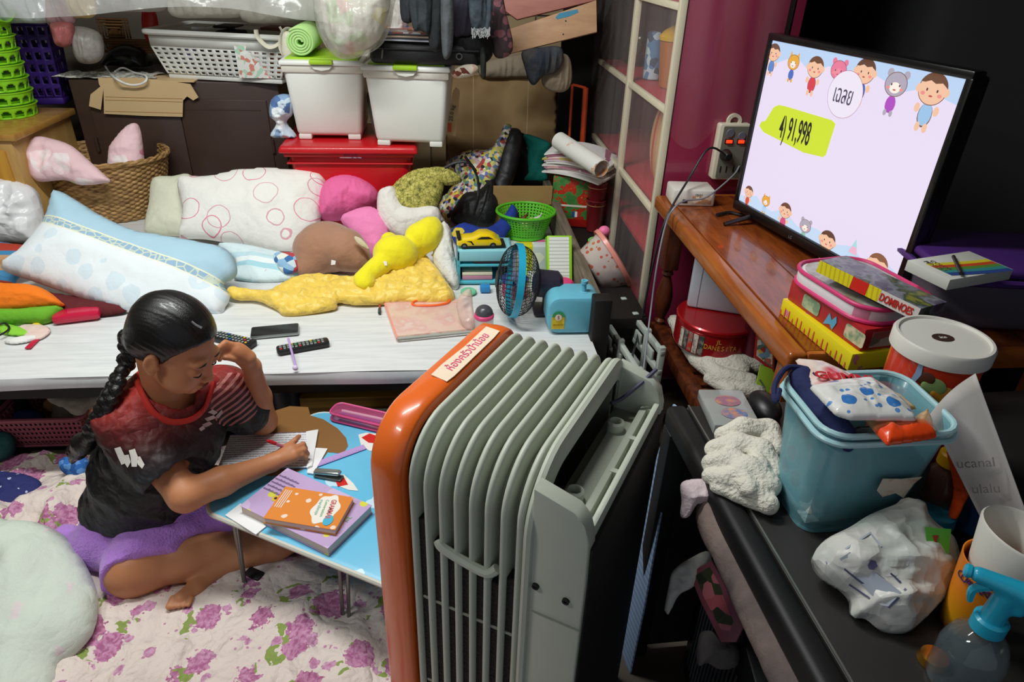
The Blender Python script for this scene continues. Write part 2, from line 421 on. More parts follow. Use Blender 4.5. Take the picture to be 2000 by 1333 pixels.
# ================================================================ the room
wallm = mat('wall_plaster', '6f665c', .85, var=.15, vs=3, bump=.2, bs=30)
darkm = mat('shade_black', '14120f', .9, var=.1)
floorm = mat('floor_cement', '4c4238', .6, var=.25, vs=5)
g = G(); g.box(TM(-2.2, -1.2, -.05), 4.0, 5.0, .05); obj('floor', g, floorm, kind='structure')
g = G(); g.box(TM(-2.2, 3.75, 0), 4.0, .08, 2.55); obj('wall_back', g, wallm, kind='structure')
g = G(); g.box(TM(-2.28, -1.2, 0), .08, 5.03, 2.55); obj('wall_left', g, wallm, kind='structure')
g = G(); g.box(TM(1.72, -1.2, 0), .08, 5.03, 2.55); obj('wall_right', g, darkm, kind='structure')  # near-black colour holds the shade of the room's unlit right side
g = G(); g.box(TM(-2.28, -1.2, 2.55), 4.08, 5.03, .05); obj('ceiling', g, mat('ceiling_board', '8c8781', .9), kind='structure')
# beige wall tiles seen behind the cardboard corner
tilem = [mat('beige_tile', 'b39b78', .35, var=.08, vs=4), mat('beige_tile_b', 'a8906d', .35, var=.1, vs=4)]
wb = bpy.data.objects['wall_back']; me0 = {}
for i in range(6):
    for j in range(7):
        x = -.62+.27*i; z = .08+.27*j; k = (i*3+j) % 2
        if k not in me0:
            g = G(); g.box(TM(0, 0, 0), .262, .012, .262, .002, 1); t_ = obj('tile', g, tilem[k]); me0[k] = t_.data; bpy.data.objects.remove(t_)
        t_ = bpy.data.objects.new('tile', me0[k]); COL.objects.link(t_); t_.parent = wb; t_.location = Vector((x+.131, 3.744, z))-wb.location
# ---------------------------------------------------------------- bed platform
bedtop = mat('white_contact_sheet', 'eceeed', .32, bump=.25, pat=lambda t: t.ramp(t.noise(t.co(sc=(3, 40, 3), rot=(0, 0, .35)), 2.2, 5, .6), [(.35, 'cfd2d2'), (.6, 'dfe0df')]), bpat=lambda t: t.noise(t.co(sc=(1, 1, 1)), 4, 3))
blackwood = mat('black_painted_wood', '191614', .6, var=.2)
greywood = mat('worn_grey_wood', '6d6254', .7, pat=p_wood('4e463b', '857866', (20, 1.5, 20)), bump=.3)
ZB = .40
lsh = G(); lsh.box(TM(.50, 1.95, .355), .155, 1.2, .042, .004); lsh.box(TM(.50, 1.97, 0), .155, .03, .355); lsh.box(TM(.50, 3.08, 0), .155, .03, .355); obj('low_bench', lsh, blackwood, None, 'narrow dark bench filling the gap between bed rail and cabinet', 'bench')
bed = thing('bed_platform', 'low wide bed platform topped with white streaked sheeting, strewn with pillows and toys', 'bed', (-.8, 2.5, 0))
g = G()
def bt(u, v):
    x = -2.18+u*2.62; y = 1.655+v*(1.46 if x > -1.50 else .83); z = ZB-.003+.002*math.sin(x*9+y*4)*math.sin(y*7)
    return (x, y, z)
g.grid(bt, 60, 40); 
def bf(u, v): x = -2.18+u*2.62; return (x, 1.655-.004*math.sin(v*PI)+.003*math.sin(x*11), ZB-.042+.039*v+.003*math.sin(x*5)*(1-v))
g.grid(bf, 90, 3)
obj('mattress_board_cover', g, bedtop, bed)
g = G(); g.box(TM(-2.18, 1.67, ZB-.045), .66, .81, .035); obj('board', g, blackwood, bed)
g = G(); g.box(TM(-1.52, 1.67, ZB-.045), 1.96, 1.44, .035); obj('board', g, blackwood, bed)
g = G(); g.box(TM(-2.18, 1.70, ZB-.10), 2.62, .03, .05); obj('front_beam', g, blackwood, bed)
for x in (-1.85, -.52, .38):
    for y in ((1.92, 3.02) if x > -1.5 else (1.92, 2.40)):
        g = G(); g.box(TM(x, y, 0), .05, .05, ZB-.1, .004); obj('leg', g, blackwood, bed)
g = G(); g.box(TM(.445, 1.86, ZB-.13), .035, 1.26, .24, .006); obj('side_rail', g, greywood, bed, 'worn grey wooden side rail')
g = G(); g.box(TM(.435, 1.80, 0), .055, .055, .54, .006); obj('corner_post', g, blackwood, bed)
# shadow gap things below the bed: near-black board paints the shade there
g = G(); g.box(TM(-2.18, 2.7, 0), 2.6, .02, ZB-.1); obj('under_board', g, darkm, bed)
# ================================================================ air cooler in the foreground
ca = R(31); CX, CY = -.114, .799; CM = TM(CX, CY, 0, rz=-31)
cw, cl_, ch = .34, .38, .85
orange = mat('orange_plastic', 'dd6420', .28, coat=.3, var=.04, bump=.02); grey = mat('grey_green_plastic', 'b9bfb0', .42, var=.05, vs=14)
greyd = mat('dusty_grey_plastic', '8f9284', .6, var=.12, vs=20)
cool = thing('air_cooler', 'large upright air cooler with orange front frame and grey ribbed shell', 'air cooler', (CX+.2, CY+.1, 0))
def yz(off, rad, n=9, y0=0, y1=cl_, zb=0):
    """inverted U outline in (y, z): near side up, over the top, down the far side"""
    a = y0+off; b = y1-off; t = ch-off; r_ = max(rad-off, .004); r2_ = max(rad*.55-off, .004); o = [(a, zb)]
    for zz in (.2, .4, .6): o.append((a, zz))
    for i in range(n+1): th = PI-(PI/2)*i/n; o.append((a+r_+r_*math.cos(th), t-r_+r_*math.sin(th)))
    for i in range(1, 4): o.append((a+r_+(b-a-r_-r2_)*i/4, t))
    for i in range(n+1): th = PI/2-(PI/2)*i/n; o.append((b-r2_+r2_*math.cos(th), t-r2_+r2_*math.sin(th)))
    for zz in (.6, .4, .2): o.append((b, zz))
    o.append((b, zb)); return o
def Ush(prof, rad=.09, M=CM):
    """loft of the inverted U along local x; prof = (x, inset)"""
    g = G(); L = [[(x, y, z) for y, z in yz(o, rad)] for x, o in prof]; n = len(L[0]); vs = [p for l in L for p in l]
    g.add(vs, [[i*n+j, (i+1)*n+j, (i+1)*n+j+1, i*n+j+1] for i in range(len(L)-1) for j in range(n-1)], M); return g
g = Ush([(-.012, .06), (-.016, .02), (-.012, .004), (-.004, -.004), (.03, -.007), (.044, -.005), (.048, -.001), (.048, .015)]); obj('front_frame', g, orange, cool, 'glossy orange front frame', ang=50)
g = G(); g.prism(CM @ Matrix(((0, 0, 1, -.006), (1, 0, 0, 0), (0, 1, 0, 0), (0, 0, 0, 1))), yz(.03, .06), .01); obj('front_grille', g, greyd, cool)
g = Ush([(.044, .030), (.25, .030)]); obj('shell', g, greyd, cool)
for i in range(8):
    x = .062+.0252*i
    g = Ush([(x-.0064, .030)]+[(x-.0056*math.cos(PI*q/8), .006-.007*math.sin(PI*q/8)) for q in range(9)]+[(x+.0064, .030)], .09); obj('rib', g, grey, cool, ang=60)
# dark mesh strips between the ribs on the near side (the shell is open there)
meshm = mat('dark_honeycomb_pad', '1d1a14', .9, bump=1, bpat=lambda t: t.vor(t.co(), 160).outputs['Distance'])
for i in range(7):
    x = .062+.0252*i; zt = .70-.012*(i if i < 3 else (3+(i-3)*.4)); zt += (.025 if i in (0, 6) else 0)
    g = G(); g.box(CM @ TM(x+.0060, .0070, 0), .0132, .020, zt-.03, .001, 1); obj('pad_slot', g, meshm, cool)
for z_ in (.30, .52): 
    g = G(); g.box(CM @ TM(.07, .005, z_), .17, .01, .006, .002); obj('cross_bar', g, greyd, cool)
g = G(); g.tube([CM @ Vector((x, y, z)) for x, y, z in ((.105, .004, .668), (.115, -.001, .663), (.15, -.001, .653), (.19, -.001, .648), (.205, .004, .66))], .008, 8, 4); obj('hand_grip', g, grey, cool)
# back housing: walls around the open recess
g = Ush([(.247, .012), (.247, -.004), (.252, -.006), (.258, -.004), (.262, .006), (.262, .03)], .10); obj('recess_edge', g, grey, cool)
hz = .775
def hside(y0, y1):  # solid side wall, rounded top corner falling to the back
    return G().prism(CM @ Matrix(((1, 0, 0, .255), (0, 0, 1, y0), (0, 1, 0, 0), (0, 0, 0, 1))), [(0, 0), (.085, 0), (.085, .70), (.083, hz), (.075, hz+.028), (.06, hz+.045), (.0, hz+.062)], y1-y0, .003)
obj('side_panel', hside(.002, .03), grey, cool); obj('side_panel', hside(.352, .378), grey, cool)
g = G(); g.box(CM @ TM(.258, .03, hz-.035), .05, .322, .01, .002); g.box(CM @ TM(.258, .03, hz-.10), .05, .322, .065); obj('recess_floor', g, greyd, cool)
g = G(); g.box(CM @ TM(.305, .03, .55), .012, .322, hz-.555, .002); g.box(CM @ TM(.326, .03, .62), .010, .322, hz-.612, .003); 
for y in (.03, .16, .25, .342): g.box(CM @ TM(.312, y, .62), .018, .01, hz-.624, .001)
obj('back_rim', g, grey, cool)
g = G(); g.box(CM @ TM(.275, .06, hz-.027), .03, .24, .018, .003); obj('inner_ledge', g, grey, cool)
for y in (.085, .27):
    g = G(); g.lathe(CM @ TM(.285, y, hz-.03), [(.014, 0), (.014, .035), (.010, .038), (.009, .036), (.009, .018), (.003, .018), (.003, .028), (0, .028)], 20); obj('screw_boss', g, grey, cool, ang=40)
g = G(); g.tube([CM @ Vector(q) for q in ((.262, .31, hz+.01), (.275, .33, hz+.012), (.30, .352, hz+.04), (.315, .38, hz+.055))], .0035, 8, 5); obj('cord', g, mat('purple_grey_cord', '4a4660', .5), cool, 'dark cord leaving the recess')
g = G(); g.box(CM @ TM(.335, .01, 0), .008, .36, .76, .002); obj('shaded_back_face', g, mat('shaded_back', '211f1c', .7, var=.2, bump=.5, bs=200), cool)  # near-black colour paints the shade on the back, turned from the light
for (x, z) in ((.268, .66), (.315, .655)):
    g = G(); g.lathe(CM @ TM(x, .004, z, rx=90), [(0, 0), (.0055, 0), (.0055, .006), (.003, .006), (.003, .002), (0, .002)], 14); obj('screw_hole', g, mat('hole_black', '201f1b', .8), cool)
g = G(); g.box(CM @ TM(.2655, -.0005, .605), .0735, .003, .0012); obj('seam', g, greyd, cool)
# masking tape with pink handwriting
tape = mat('masking_tape', 'e6cfb6', .7, var=.06, vs=40)
tp = [(.010, .145), (.042, .140), (.044, .16), (.043, .30), (.041, .325), (.012, .328), (.013, .25), (.009, .18)]
g = G(); g.prism(CM @ TM(0, 0, ch+.0068), tp, .0012); tpo = obj('tape_label', g, tape, cool, 'strip of cream masking tape with pink writing')
text('handwriting', 'ห้องครัวป้าน้อย', .022, CM @ TM(.027, .235, ch+.0085, rz=90), mat('pink_ink', 'd8557e', .6), tpo, sx=1.0, shear=.2)
# ================================================================ magenta cabinet with glass front
XC, YC = .70, 2.19
mag = mat('magenta_lacquer', '8f2848', .22, coat=.4, var=.05, vs=2)
cream = mat('cream_paint', 'e3dcc0', .5, var=.06)
redin = mat('red_back_panel', 'b5303c', .5, var=.1, vs=4)
cab = thing('display_cabinet', 'tall magenta display cabinet with cream-framed glass doors under plastic film', 'cabinet', (.95, 2.7, 0))
g = G(); g.box(TM(XC+.02, YC, 0), .36, .025, 2.1, .002); obj('side_panel', g, mag, cab, 'glossy magenta side panel')
g = G(); g.box(TM(XC+.02, 3.42, 0), .36, .025, 2.1); obj('side_panel', g, mag, cab)
g = G(); g.box(TM(XC+.33, YC, 0), .02, 1.25, 2.1); obj('back_panel', g, redin, cab)
for z in (.05, .47, .665, 1.0, 1.30, 1.7, 2.08):
    g = G(); g.box(TM(XC+.03, YC+.02, z), .30, 1.2, .018, .002); obj('shelf', g, redin, cab)
for y in (YC-.004, 2.71, 3.40):
    g = G(); g.box(TM(XC-.006, y, 0), .022, .024 if y < 2.2 else .03, 2.1, .002); obj('door_stile', g, cream, cab)
for z in (.02, .665, 1.0, 1.30, 2.06):
    g = G(); g.box(TM(XC-.003, YC+.02, z), .018, 1.2, .020, .002); obj('door_rail', g, cream, cab)
glass = mat('cabinet_glass', 'ffffff', .05, alpha=.05)
for y0, y1 in ((2.215, 2.708), (2.742, 3.398)):
    g = G(); g.box(TM(XC+.004, y0, .04), .003, y1-y0, 2.02); obj('glass_pane', g, glass, cab)
# things behind the glass
def inside(name, m, label, cat, g, **k): return obj(name, g, m, None, label, cat, **k)
g = G(); g.cyl(TM(.83, 2.58, 1.02), .05, .16, 24, .004, .065); lc = thing('canister', 'orange canister with a yellow domed lid behind the cabinet glass', 'canister', (.83, 2.58, 1.02)); obj('body', g, mat('ochre_plastic', 'b3651c', .5), lc)
g = G(); g.lathe(TM(.83, 2.58, 1.18), [(.068, 0), (.07, .012), (.055, .03), (.03, .045), (.012, .05), (.012, .07), (0, .072)], 24); obj('lid', g, mat('yellow_plastic', 'e3b414', .4), lc)
g = G(); g.cyl(TM(.80, 2.76, 1.02), .035, .17, 20, .004); obj('bottle', g, mat('blue_print_bottle', '6b8fb0', .4, pat=p_cells(['5b86b0', 'c3d4de', '39506b'], 40)), None, 'blue and white printed bottle behind the cabinet glass', 'bottle')
def fanm(t):
    z = t.sep(t.co('Object'))[0]; return t.mix(t.math('GREATER_THAN', z, .012), lin('d9a878'), lin('c8402c'))
g = G(); g.ball(TM(.80, 2.50, .835) @ Matrix.Diagonal((.035, .12, .15, 1)), 1, 24, 16); obj('paper_fan', g, mat('fan_print', 'd9a878', .6, pat=p_stripe(['cf4a30', 'dcae80', 'dcae80', 'd79c6c'], 9, 1)), None, 'round tan and red fan standing behind the lower cabinet glass', 'fan')
for i, (c1, c2, y, z) in enumerate((('8fae2e', 'd6401f', 3.24, .49), ('6f9c2a', 'e3bd22', 3.10, .49))):
    g = G(); g.box(TM(.76, y, z), .05, .11, .16, .002); o = obj('snack_box', g, mat('snackbox%d' % i, c1, .5, pat=p_cells([c1, c1, c2, 'e7d57a'], 22)), None, ('green snack box behind glass, farther of the pair', 'green and yellow snack box behind glass, nearer of the pair')[i], 'box')
sd = SDF((.74, 3.00, 1.00), (.90, 3.28, 1.20), .005)
for q in range(5): sd.cone((.82, 3.06+.035*q, 1.11+.02*(q % 2)), (.80, 3.08+.04*q, 1.03), .02, .012, .012)
sd.cone((.82, 3.06, 1.13), (.82, 3.21, 1.125), .028, .02, .012)
inside('figurine', mat('pewter', '5d5a55', .3, .9), 'small dark metal animal ornament behind the upper cabinet glass', 'ornament', sd.mesh(), ang=180)
g = G(); g.box(TM(.90, 2.22, 1.02), .08, .18, .10, .004); obj('storage_tin', g, mat('dark_red_tin', '651a20', .4), None, 'dark red tin at the back of the cabinet shelf', 'tin')
# plastic film over front and side
film = mat('clear_film', 'd8bcb6', .12, alpha=.07, bump=.9, bpat=lambda t: t.noise(t.co(sc=(6, 6, .7)), 3, 3, .5))
g = G()
def ff(u, v):
    y = 2.13+u*1.30; z = .12+v*1.95; x = .676+.006*vn(np.array(y*14), np.array(z*1.5), seed=3)+.005*vn(np.array(y*40), np.array(z*2.5), seed=4)
    return (float(x), y, z)
g.grid(ff, 110, 40); obj('plastic_film', g, film, cab, 'clear plastic film hanging over the doors')
g = G(); g.grid(lambda u, v: (.665+.37*u, YC-.02-.012*float(vn(np.array(u*7.), np.array(v*2.), seed=9))-.006*math.sin(u*22+v*3), 1.02+1.0*v-.12*abs(math.sin(u*5))*(1-v)), 50, 30); obj('plastic_film', g, film, cab)
# ================================================================ TV table
tw = mat('red_brown_wood', '8e431c', .25, coat=.35, pat=p_wood('5d2410', 'a0521f', (9, 1.6, 9)))
tw2 = mat('orange_brown_wood', 'a65a20', .3, coat=.3, pat=p_wood('8a4416', 'b8682a', (3, 1.2, 6)))
tdk = mat('dark_turned_wood', '4a2010', .4, pat=p_wood('30120a', '6b3316', (12, 12, 2)))
TX0, TX1, TY0, TY1, TZ = .690, 1.42, 1.135, 2.165, .75
tab = thing('tv_table', 'long varnished red-brown wooden table with turned legs under the television', 'table', (1.05, 1.65, 0))
for k in range(5):
    x = TX0+.04+(TX1-TX0-.04)/5*k
    g = G(); g.box(TM(x, TY0+.01, TZ-.03), (TX1-TX0-.04)/5-.0015, TY1-TY0-.02, .03, .0015, 1); obj('plank', g, tw, tab)
g = G(); g.box(TM(TX0, TY0, TZ-.048), .042, TY1-TY0, .047, .010, 3); obj('edge_moulding', g, tw2, tab, 'orange-brown front edge of the table')
g = G(); g.box(TM(TX0+.04, TY1-.01, TZ-.048), TX1-TX0-.04, .02, .047, .004); obj('end_edge', g, tw2, tab); g = G(); g.box(TM(TX0+.04, TY0, TZ-.048), TX1-TX0-.04, .02, .047, .004); obj('end_edge', g, tw2, tab)
LP = [(.026, 0), (.026, .30), (.026, .30), (.016, .305), (.020, .32), (.013, .33), (.026, .37), (.030, .41), (.024, .45), (.013, .49), (.020, .50), (.016, .51), (.022, .52)]
for x, y in ((.745, 2.08), (.745, 1.20), (1.35, 2.08), (1.35, 1.20)):
    g = G(); g.box(TM(x-.026, y-.026, 0), .052, .052, .30, .003); g.lathe(TM(x, y, 0), [(0, .30)]+LP[3:]+[(0, .52)], 24); g.box(TM(x-.026, y-.026, .52), .052, .052, TZ-.55, .003); obj('leg', g, tdk if y > 2 else tw2, tab, ang=40)
g = G(); g.box(TM(.718, 1.22, .262), .045, .86, .045, .006); obj('shelf_rail', g, tw2 if 0 else tdk, tab)
g = G(); g.box(TM(1.34, 1.22, .262), .04, .86, .045, .006); obj('shelf_rail', g, tdk, tab)
for k in range(11):
    g = G(); g.box(TM(.76, 1.24+.076*k, .285), .60, .058, .014, .003, 1); obj('shelf_slat', g, tdk, tab)
# ================================================================ television
A = Vector((.886, 1.962, .79)); B = Vector((1.022, 1.338, .79)); tvl = (B-A).length
TV = frame(A, B-A, (0.01, 0.004, 1)); tvh = .465   # local x along the screen, y up, z towards the viewer's left
tv = thing('television', 'flat black television showing a quiz answer slide with cartoon children', 'television', (.95, 1.65, .75))
bz = mat('black_bezel', '0e0e10', .3, coat=.2); g = G()
g.box(TV @ TM(-.012, -.02, -.03), tvl+.024, .030, .035, .004); g.box(TV @ TM(-.012, tvh-.004, -.03), tvl+.024, .018, .035, .004)
g.box(TV @ TM(-.012, .0, -.03), .014, tvh, .035, .004); g.box(TV @ TM(tvl-.004, .0, -.03), .018, tvh, .035, .004); obj('bezel', g, bz, tv)
g = G(); g.box(TV @ TM(-.01, -.015, -.05), tvl+.02, tvh+.02, .025, .01); obj('back_shell', g, bz, tv)
for x in (.08, tvl-.1):
    g = G(); p0 = TV @ Vector((x, -.01, -.015)); 
    g.tube([p0+Vector((-.10, -.02, -.024)), p0+Vector((-.02, -.004, -.008)), p0, p0+Vector((.02, .004, -.008)), p0+Vector((.09, .02, -.024))], [.006, .008, .012, .008, .006], 8); obj('stand_foot', g, bz, tv)
EM = .78
def em(name, col, k=1): return mat('screen_'+name, '000000', .6, emit=EM*k) if 0 else _em(name, col, k)
def _em(name, col, k):
    if 'e_'+name in MC: return MC['e_'+name]
    m = bpy.data.materials.new('screen_'+name); m.use_nodes = True; b = m.node_tree.nodes['Principled BSDF'].inputs
    b['Base Color'].default_value = (.02, .02, .02, 1); b['Roughness'].default_value = .3; b['Emission Color'].default_value = lin(col); b['Emission Strength'].default_value = EM*k; MC['e_'+name] = m; return m
g = G(); g.box(TV @ TM(0, 0, -.012), tvl, tvh, .008); scr = obj('screen', g, em('lilac', 'e9ddf5'), tv, 'lit pale lilac screen')
pf = (TV @ Vector((0, 0, -.0038)), (TV.to_3x3() @ Vector((0, 0, 1))))
TVi = TV.inverted()
def sc(px, py): q = TVi @ P(px, py, pl=pf); return (q.x, q.y)
class Scr:
    """flat artwork on the screen, one mesh per drawing"""
    def __init__(s): s.g = G(); s.ms = []; s.n = 0
    def poly(s, pts, col):
        k = em(col, col); 
        if k not in s.ms: s.ms.append(k)
        s.g.mi = s.ms.index(k); s.n += 1; area_ = sum(pts[i][0]*pts[(i+1) % len(pts)][1]-pts[(i+1) % len(pts)][0]*pts[i][1] for i in range(len(pts)))
        if area_ < 0: pts = pts[::-1]
        s.g.add([(x, y, -.0039+.00006*s.n) for x, y in pts], [list(range(len(pts)))], TV); return s
    def done(s, name): return obj(name, s.g, s.ms, scr, merge=False)
def kid(px, py, r, kind, hair='7a4a34', body='d2705c', skin='f3c3a2', tiltd=0, out='7a5040'):
    """generic clip-art child or animal: px,py = head centre in the picture, r = head radius on screen (m)"""
    x, y = sc(px, py); s = Scr(); k = r*1.12
    if kind == 'child':
        s.poly(circ(x, y-1.55*k, .55*k, .75*k, 16), out); s.poly(circ(x, y-1.5*k, .5*k, .7*k, 16), body)
        for q in (-1, 1): s.poly(circ(x+q*.75*k, y-1.2*k, .22*k, .3*k, 10), skin); s.poly(circ(x+q*.3*k, y-2.3*k, .2*k, .3*k, 10), skin)
        s.poly(circ(x, y, 1.1*k, .95*k, 24), out)
        for q in (-1, 1): s.poly(circ(x+q*1.08*k, y-.05*k, .22*k, .26*k, 10), skin)
        s.poly(circ(x, y, 1.05*k, .9*k, 24), skin)
        s.poly([(x+1.1*k*math.cos(a), y+.05*k+.95*k*math.sin(a)) for a in [R(t) for t in range(8, 173, 11)]]+[(x-.7*k, y+.35*k), (x-.3*k, y+.5*k), (x+.1*k, y+.35*k), (x+.6*k, y+.45*k)], hair)
    else:
        s.poly(circ(x, y-1.45*k, .5*k, .65*k, 14), body)
        for q in (-1, 1): s.poly(circ(x+q*.3*k, y-2.1*k, .18*k, .25*k, 8), hair); s.poly([(x+q*.3*k, y+.6*k), (x+q*.75*k, y+1.25*k), (x+q*.98*k, y+.35*k)] if kind == 'cat' else circ(x+q*.8*k, y+.75*k, .32*k, .32*k, 10), hair)
        s.poly(circ(x, y, 1.1*k, .9*k, 22), out); s.poly(circ(x, y, 1.04*k, .85*k, 22), hair); s.poly(circ(x, y-.25*k, .55*k, .4*k, 16), 'fbf0e4' if kind != 'pig' else 'f08aa0')
    for q in (-1, 1): s.poly(circ(x+q*.4*k, y-.05*k, .07*k, .1*k, 8), '4a3028'); s.poly(circ(x+q*.65*k, y-.3*k, .18*k, .12*k, 8), 'f0908a')
    s.poly(circ(x, y-.4*k, .16*k, .06*k, 8), 'c0504a'); s.done('cartoon_child' if kind == 'child' else 'cartoon_animal')
# sky-blue strips at top and bottom of the slide
s_ = Scr(); s_.poly([(0, tvh-.004), (0, tvh-.05)]+[(tvl*i/16, tvh-.045-.012*math.sin(i*1.7)) for i in range(1, 17)]+[(tvl, tvh-.004)], 'bcd4f4'); s_.done('sky_strip'); s_ = Scr(); s_.poly([(0, 0), (tvl, 0)]+[(tvl*(16-i)/16, .035+.012*math.sin(i*1.9)) for i in range(0, 17)], 'c6dcf6'); s_.done('sky_strip')
kid(1512, 103, .021, 'child', '6b4a3c', '5f86c8'); kid(1550, 122, .019, 'cat', 'e9a93a', '4a6cc0'); kid(1593, 132, .024, 'child', '6e4430', 'd83a4a')
kid(1638, 137, .022, 'pig', 'e87a9a', 'e87a9a'); kid(1690, 140, .026, 'child', '5f3d2e', '3f6cc4'); kid(1750, 165, .026, 'bear', 'b0a8b8', 'b04ac0'); kid(1822, 175, .030, 'child', '6b4632', '9cc4e8')
kid(1463, 375, .016, 'child', '6e4430', 'd85038'); kid(1496, 393, .015, 'cat', 'e9a93a', '7ab0e0'); kid(1534, 412, .020, 'child', '6e4430', 'd8507a')
kid(1573, 442, .018, 'bear', 'b0a8b8', '60b070'); kid(1616, 470, .023, 'child', '5f3d2e', 'a060c0'); kid(1714, 518, .025, 'child', '8a5a40', '9cc4e8')
s_ = Scr(); x, y = sc(1666, 490); s_.poly([(x-.02, y-.02), (x+.022, y-.02), (x, y+.03)], 'a8dce0'); s_.poly([(x-.014, y-.008), (x+.015, y-.008), (x+.008, y+.01), (x-.007, y+.01)], 'f0b8d0'); s_.done('party_hat')
cx, cy = sc(1651, 185); s_ = Scr(); s_.n = 30; s_.poly(circ(cx, cy, .058, .0545, 40), '9c3060'); s_.poly(circ(cx, cy, .0572, .0537, 40), 'efe6f6'); s_.done('oval_caption')
hp = [sc(*q) for q in ((1522, 205), (1536, 208), (1626, 235), (1633, 242), (1614, 303), (1608, 307), (1570, 298), (1492, 258), (1484, 246), (1488, 238), (1496, 236), (1512, 210))]
s_ = Scr(); s_.n = 30; s_.poly(hp, 'cfe22c'); s_.done('highlight_box')
ink = em('ink', '15131c', .5); ink2 = em('ink2', '4a4460', .8)
TF = lambda px, py, dz=.0005: TV @ Matrix.Translation((*sc(px, py), -.0015))
text('caption_text', 'เฉลย', .058, TF(1648, 187), ink2, scr, sx=.56)
tf = sc(1512, 244); tg = sc(1598, 268); a_ = math.degrees(math.atan2(tg[1]-tf[1], tg[0]-tf[0]))
text('answer_text', '4) 91,998', .082, TF(1553, 257) @ TM(rz=a_), ink, scr, sx=.40, bold=.012)
text('maker_mark', 'LG', .012, TV @ TM(.27, -.009, .0055), mat('bezel_silver', '6b6b70', .3), tv)
# ================================================================ power strip on the side of the cabinet
PY = YC-.001; q0 = P(1382, 345, Y=PY); q1 = P(1398, 238, Y=PY); pw_ = .105
ps = thing('power_strip', 'white wall-hung power strip with two glowing red switches', 'power strip', (q0.x+.05, PY-.02, q0.z))
psm = mat('ivory_plastic', 'd8d0ba', .4, var=.04); PM = TM(q0.x, PY, q0.z, rx=0) @ Matrix(((1, 0, 0, 0), (0, 0, -1, 0), (0, 1, 0, 0), (0, 0, 0, 1)))
hh = q1.z-q0.z
g = G(); g.prism(PM, rrect(0, 0, pw_, hh, .008), .035, .003); obj('body', g, psm, ps)
g = G(); g.prism(PM, rrect(.012, .006, pw_-.008, hh-.006, .004), .037); obj('face_plate', g, mat('grey_plate', '77766a', .5), ps)
rs = mat('red_neon', 'ff2a10', .4, emit=2.2); bk = mat('socket_black', '161616', .5)
for x in (.022, .062):
    g = G(); g.box(PM @ TM(x, hh*.66, .034), .026, .016, .006, .002); sw = obj('switch_frame', g, bk, ps); g = G(); g.box(PM @ TM(x+.003, hh*.66+.003, .040), .020, .010, .003, .001); obj('switch_light', g, rs, sw)
for x, y in ((.035, .85), (.075, .8)):
    g = G(); g.cyl(PM @ TM(x, hh*y, .034), .013, .006, 20, .001); obj('button', g, mat('grey_button', '6b6b78', .5), ps)
for x, y in ((.034, .47), (.034, .2), (.078, .2)):
    g = G(); g.box(PM @ TM(x-.012, hh*y-.01, .0365), .003, .02, .002); g.box(PM @ TM(x+.008, hh*y-.01, .0365), .003, .02, .002); obj('socket', g, bk, ps)
g = G(); g.lathe(PM @ TM(pw_*.5, hh+.004, 0), [(.014, 0), (.024, 0), (.024, .012), (.014, .012), (.014, 0)], 20); obj('hanger_loop', g, psm, ps)
g = G(); g.cyl(PM @ TM(.030, hh*.47, .036), .019, .035, 20, .005, .014); pl1 = obj('plug', g, bk, None, 'black plug pushed into the power strip', 'plug')
a = PM @ Vector((.028, hh*.47, .065)); g = G()
g.tube([a, P(1385, 290, Y=2.10), P(1345, 350, Y=2.05), P(1300, 430, X=.66), P(1275, 520, X=.645), P(1258, 600, X=.64), P(1245, 660, X=.62), P(1235, 700, X=.56), P(1237, 760, X=.56)], .0035, 8, 6)
obj('power_cable', g, mat('black_cable', '2a2b30', .4), None, 'black cable dropping from the power strip to the floor', 'cable')
g = G(); g.tube([P(1444, 325, Y=2.12), P(1430, 345, Y=2.08), P(1380, 385, Y=2.02), P(1340, 392, Y=1.99), P(1318, 405, X=.675), P(1300, 440, X=.655), P(1283, 520, X=.635), P(1272, 600, X=.63), P(1262, 680, X=.60), P(1255, 740, X=.58)], .0028, 8, 6)
obj('grey_cable', g, mat('grey_cable', '8c8f98', .4), None, 'grey cable looping over the white router box and table edge', 'cable')
M_, w_ = edge((1312, 408), (1392, 408), TZ+.001)
M_ = TM(P(1312, 402, z=.751).x, P(1312, 402, z=.751).y, .7505, rz=-4); rb = thing('router_box', 'small white router box at the far table corner', 'router', M_.translation+Vector((.06, .04, 0)))
g = G(); g.box(M_, .135, .10, .052, .006); obj('body', g, mat('white_plastic', 'dcd8cf', .4), rb)
g = G(); g.box(M_ @ TM(.062, -.001, .008), .062, .002, .026, .0005); obj('spec_label', g, mat('beige_print', 'c9a886', .6, pat=p_cells(['d8c0a4', 'b98a64', 'e5d8c8'], 90)), rb)
g = G(); g.box(M_ @ TM(.032, -.001, .01), .016, .002, .012); obj('port', g, bk, rb)
text('label_line', 'ONU', .010, M_ @ TM(.08, -.0014, .038, rx=90), mat('grey_print', '8a8a8a', .6), rb)
g = G(); g.tube([P(1400, 420, z=.757), P(1425, 415, z=.757), P(1455, 420, z=.757), P(1480, 405, z=.77)], .005, 8, 4); obj('adapter_cable', g, bk, None, 'short black adapter cable lying under the television corner', 'cable')
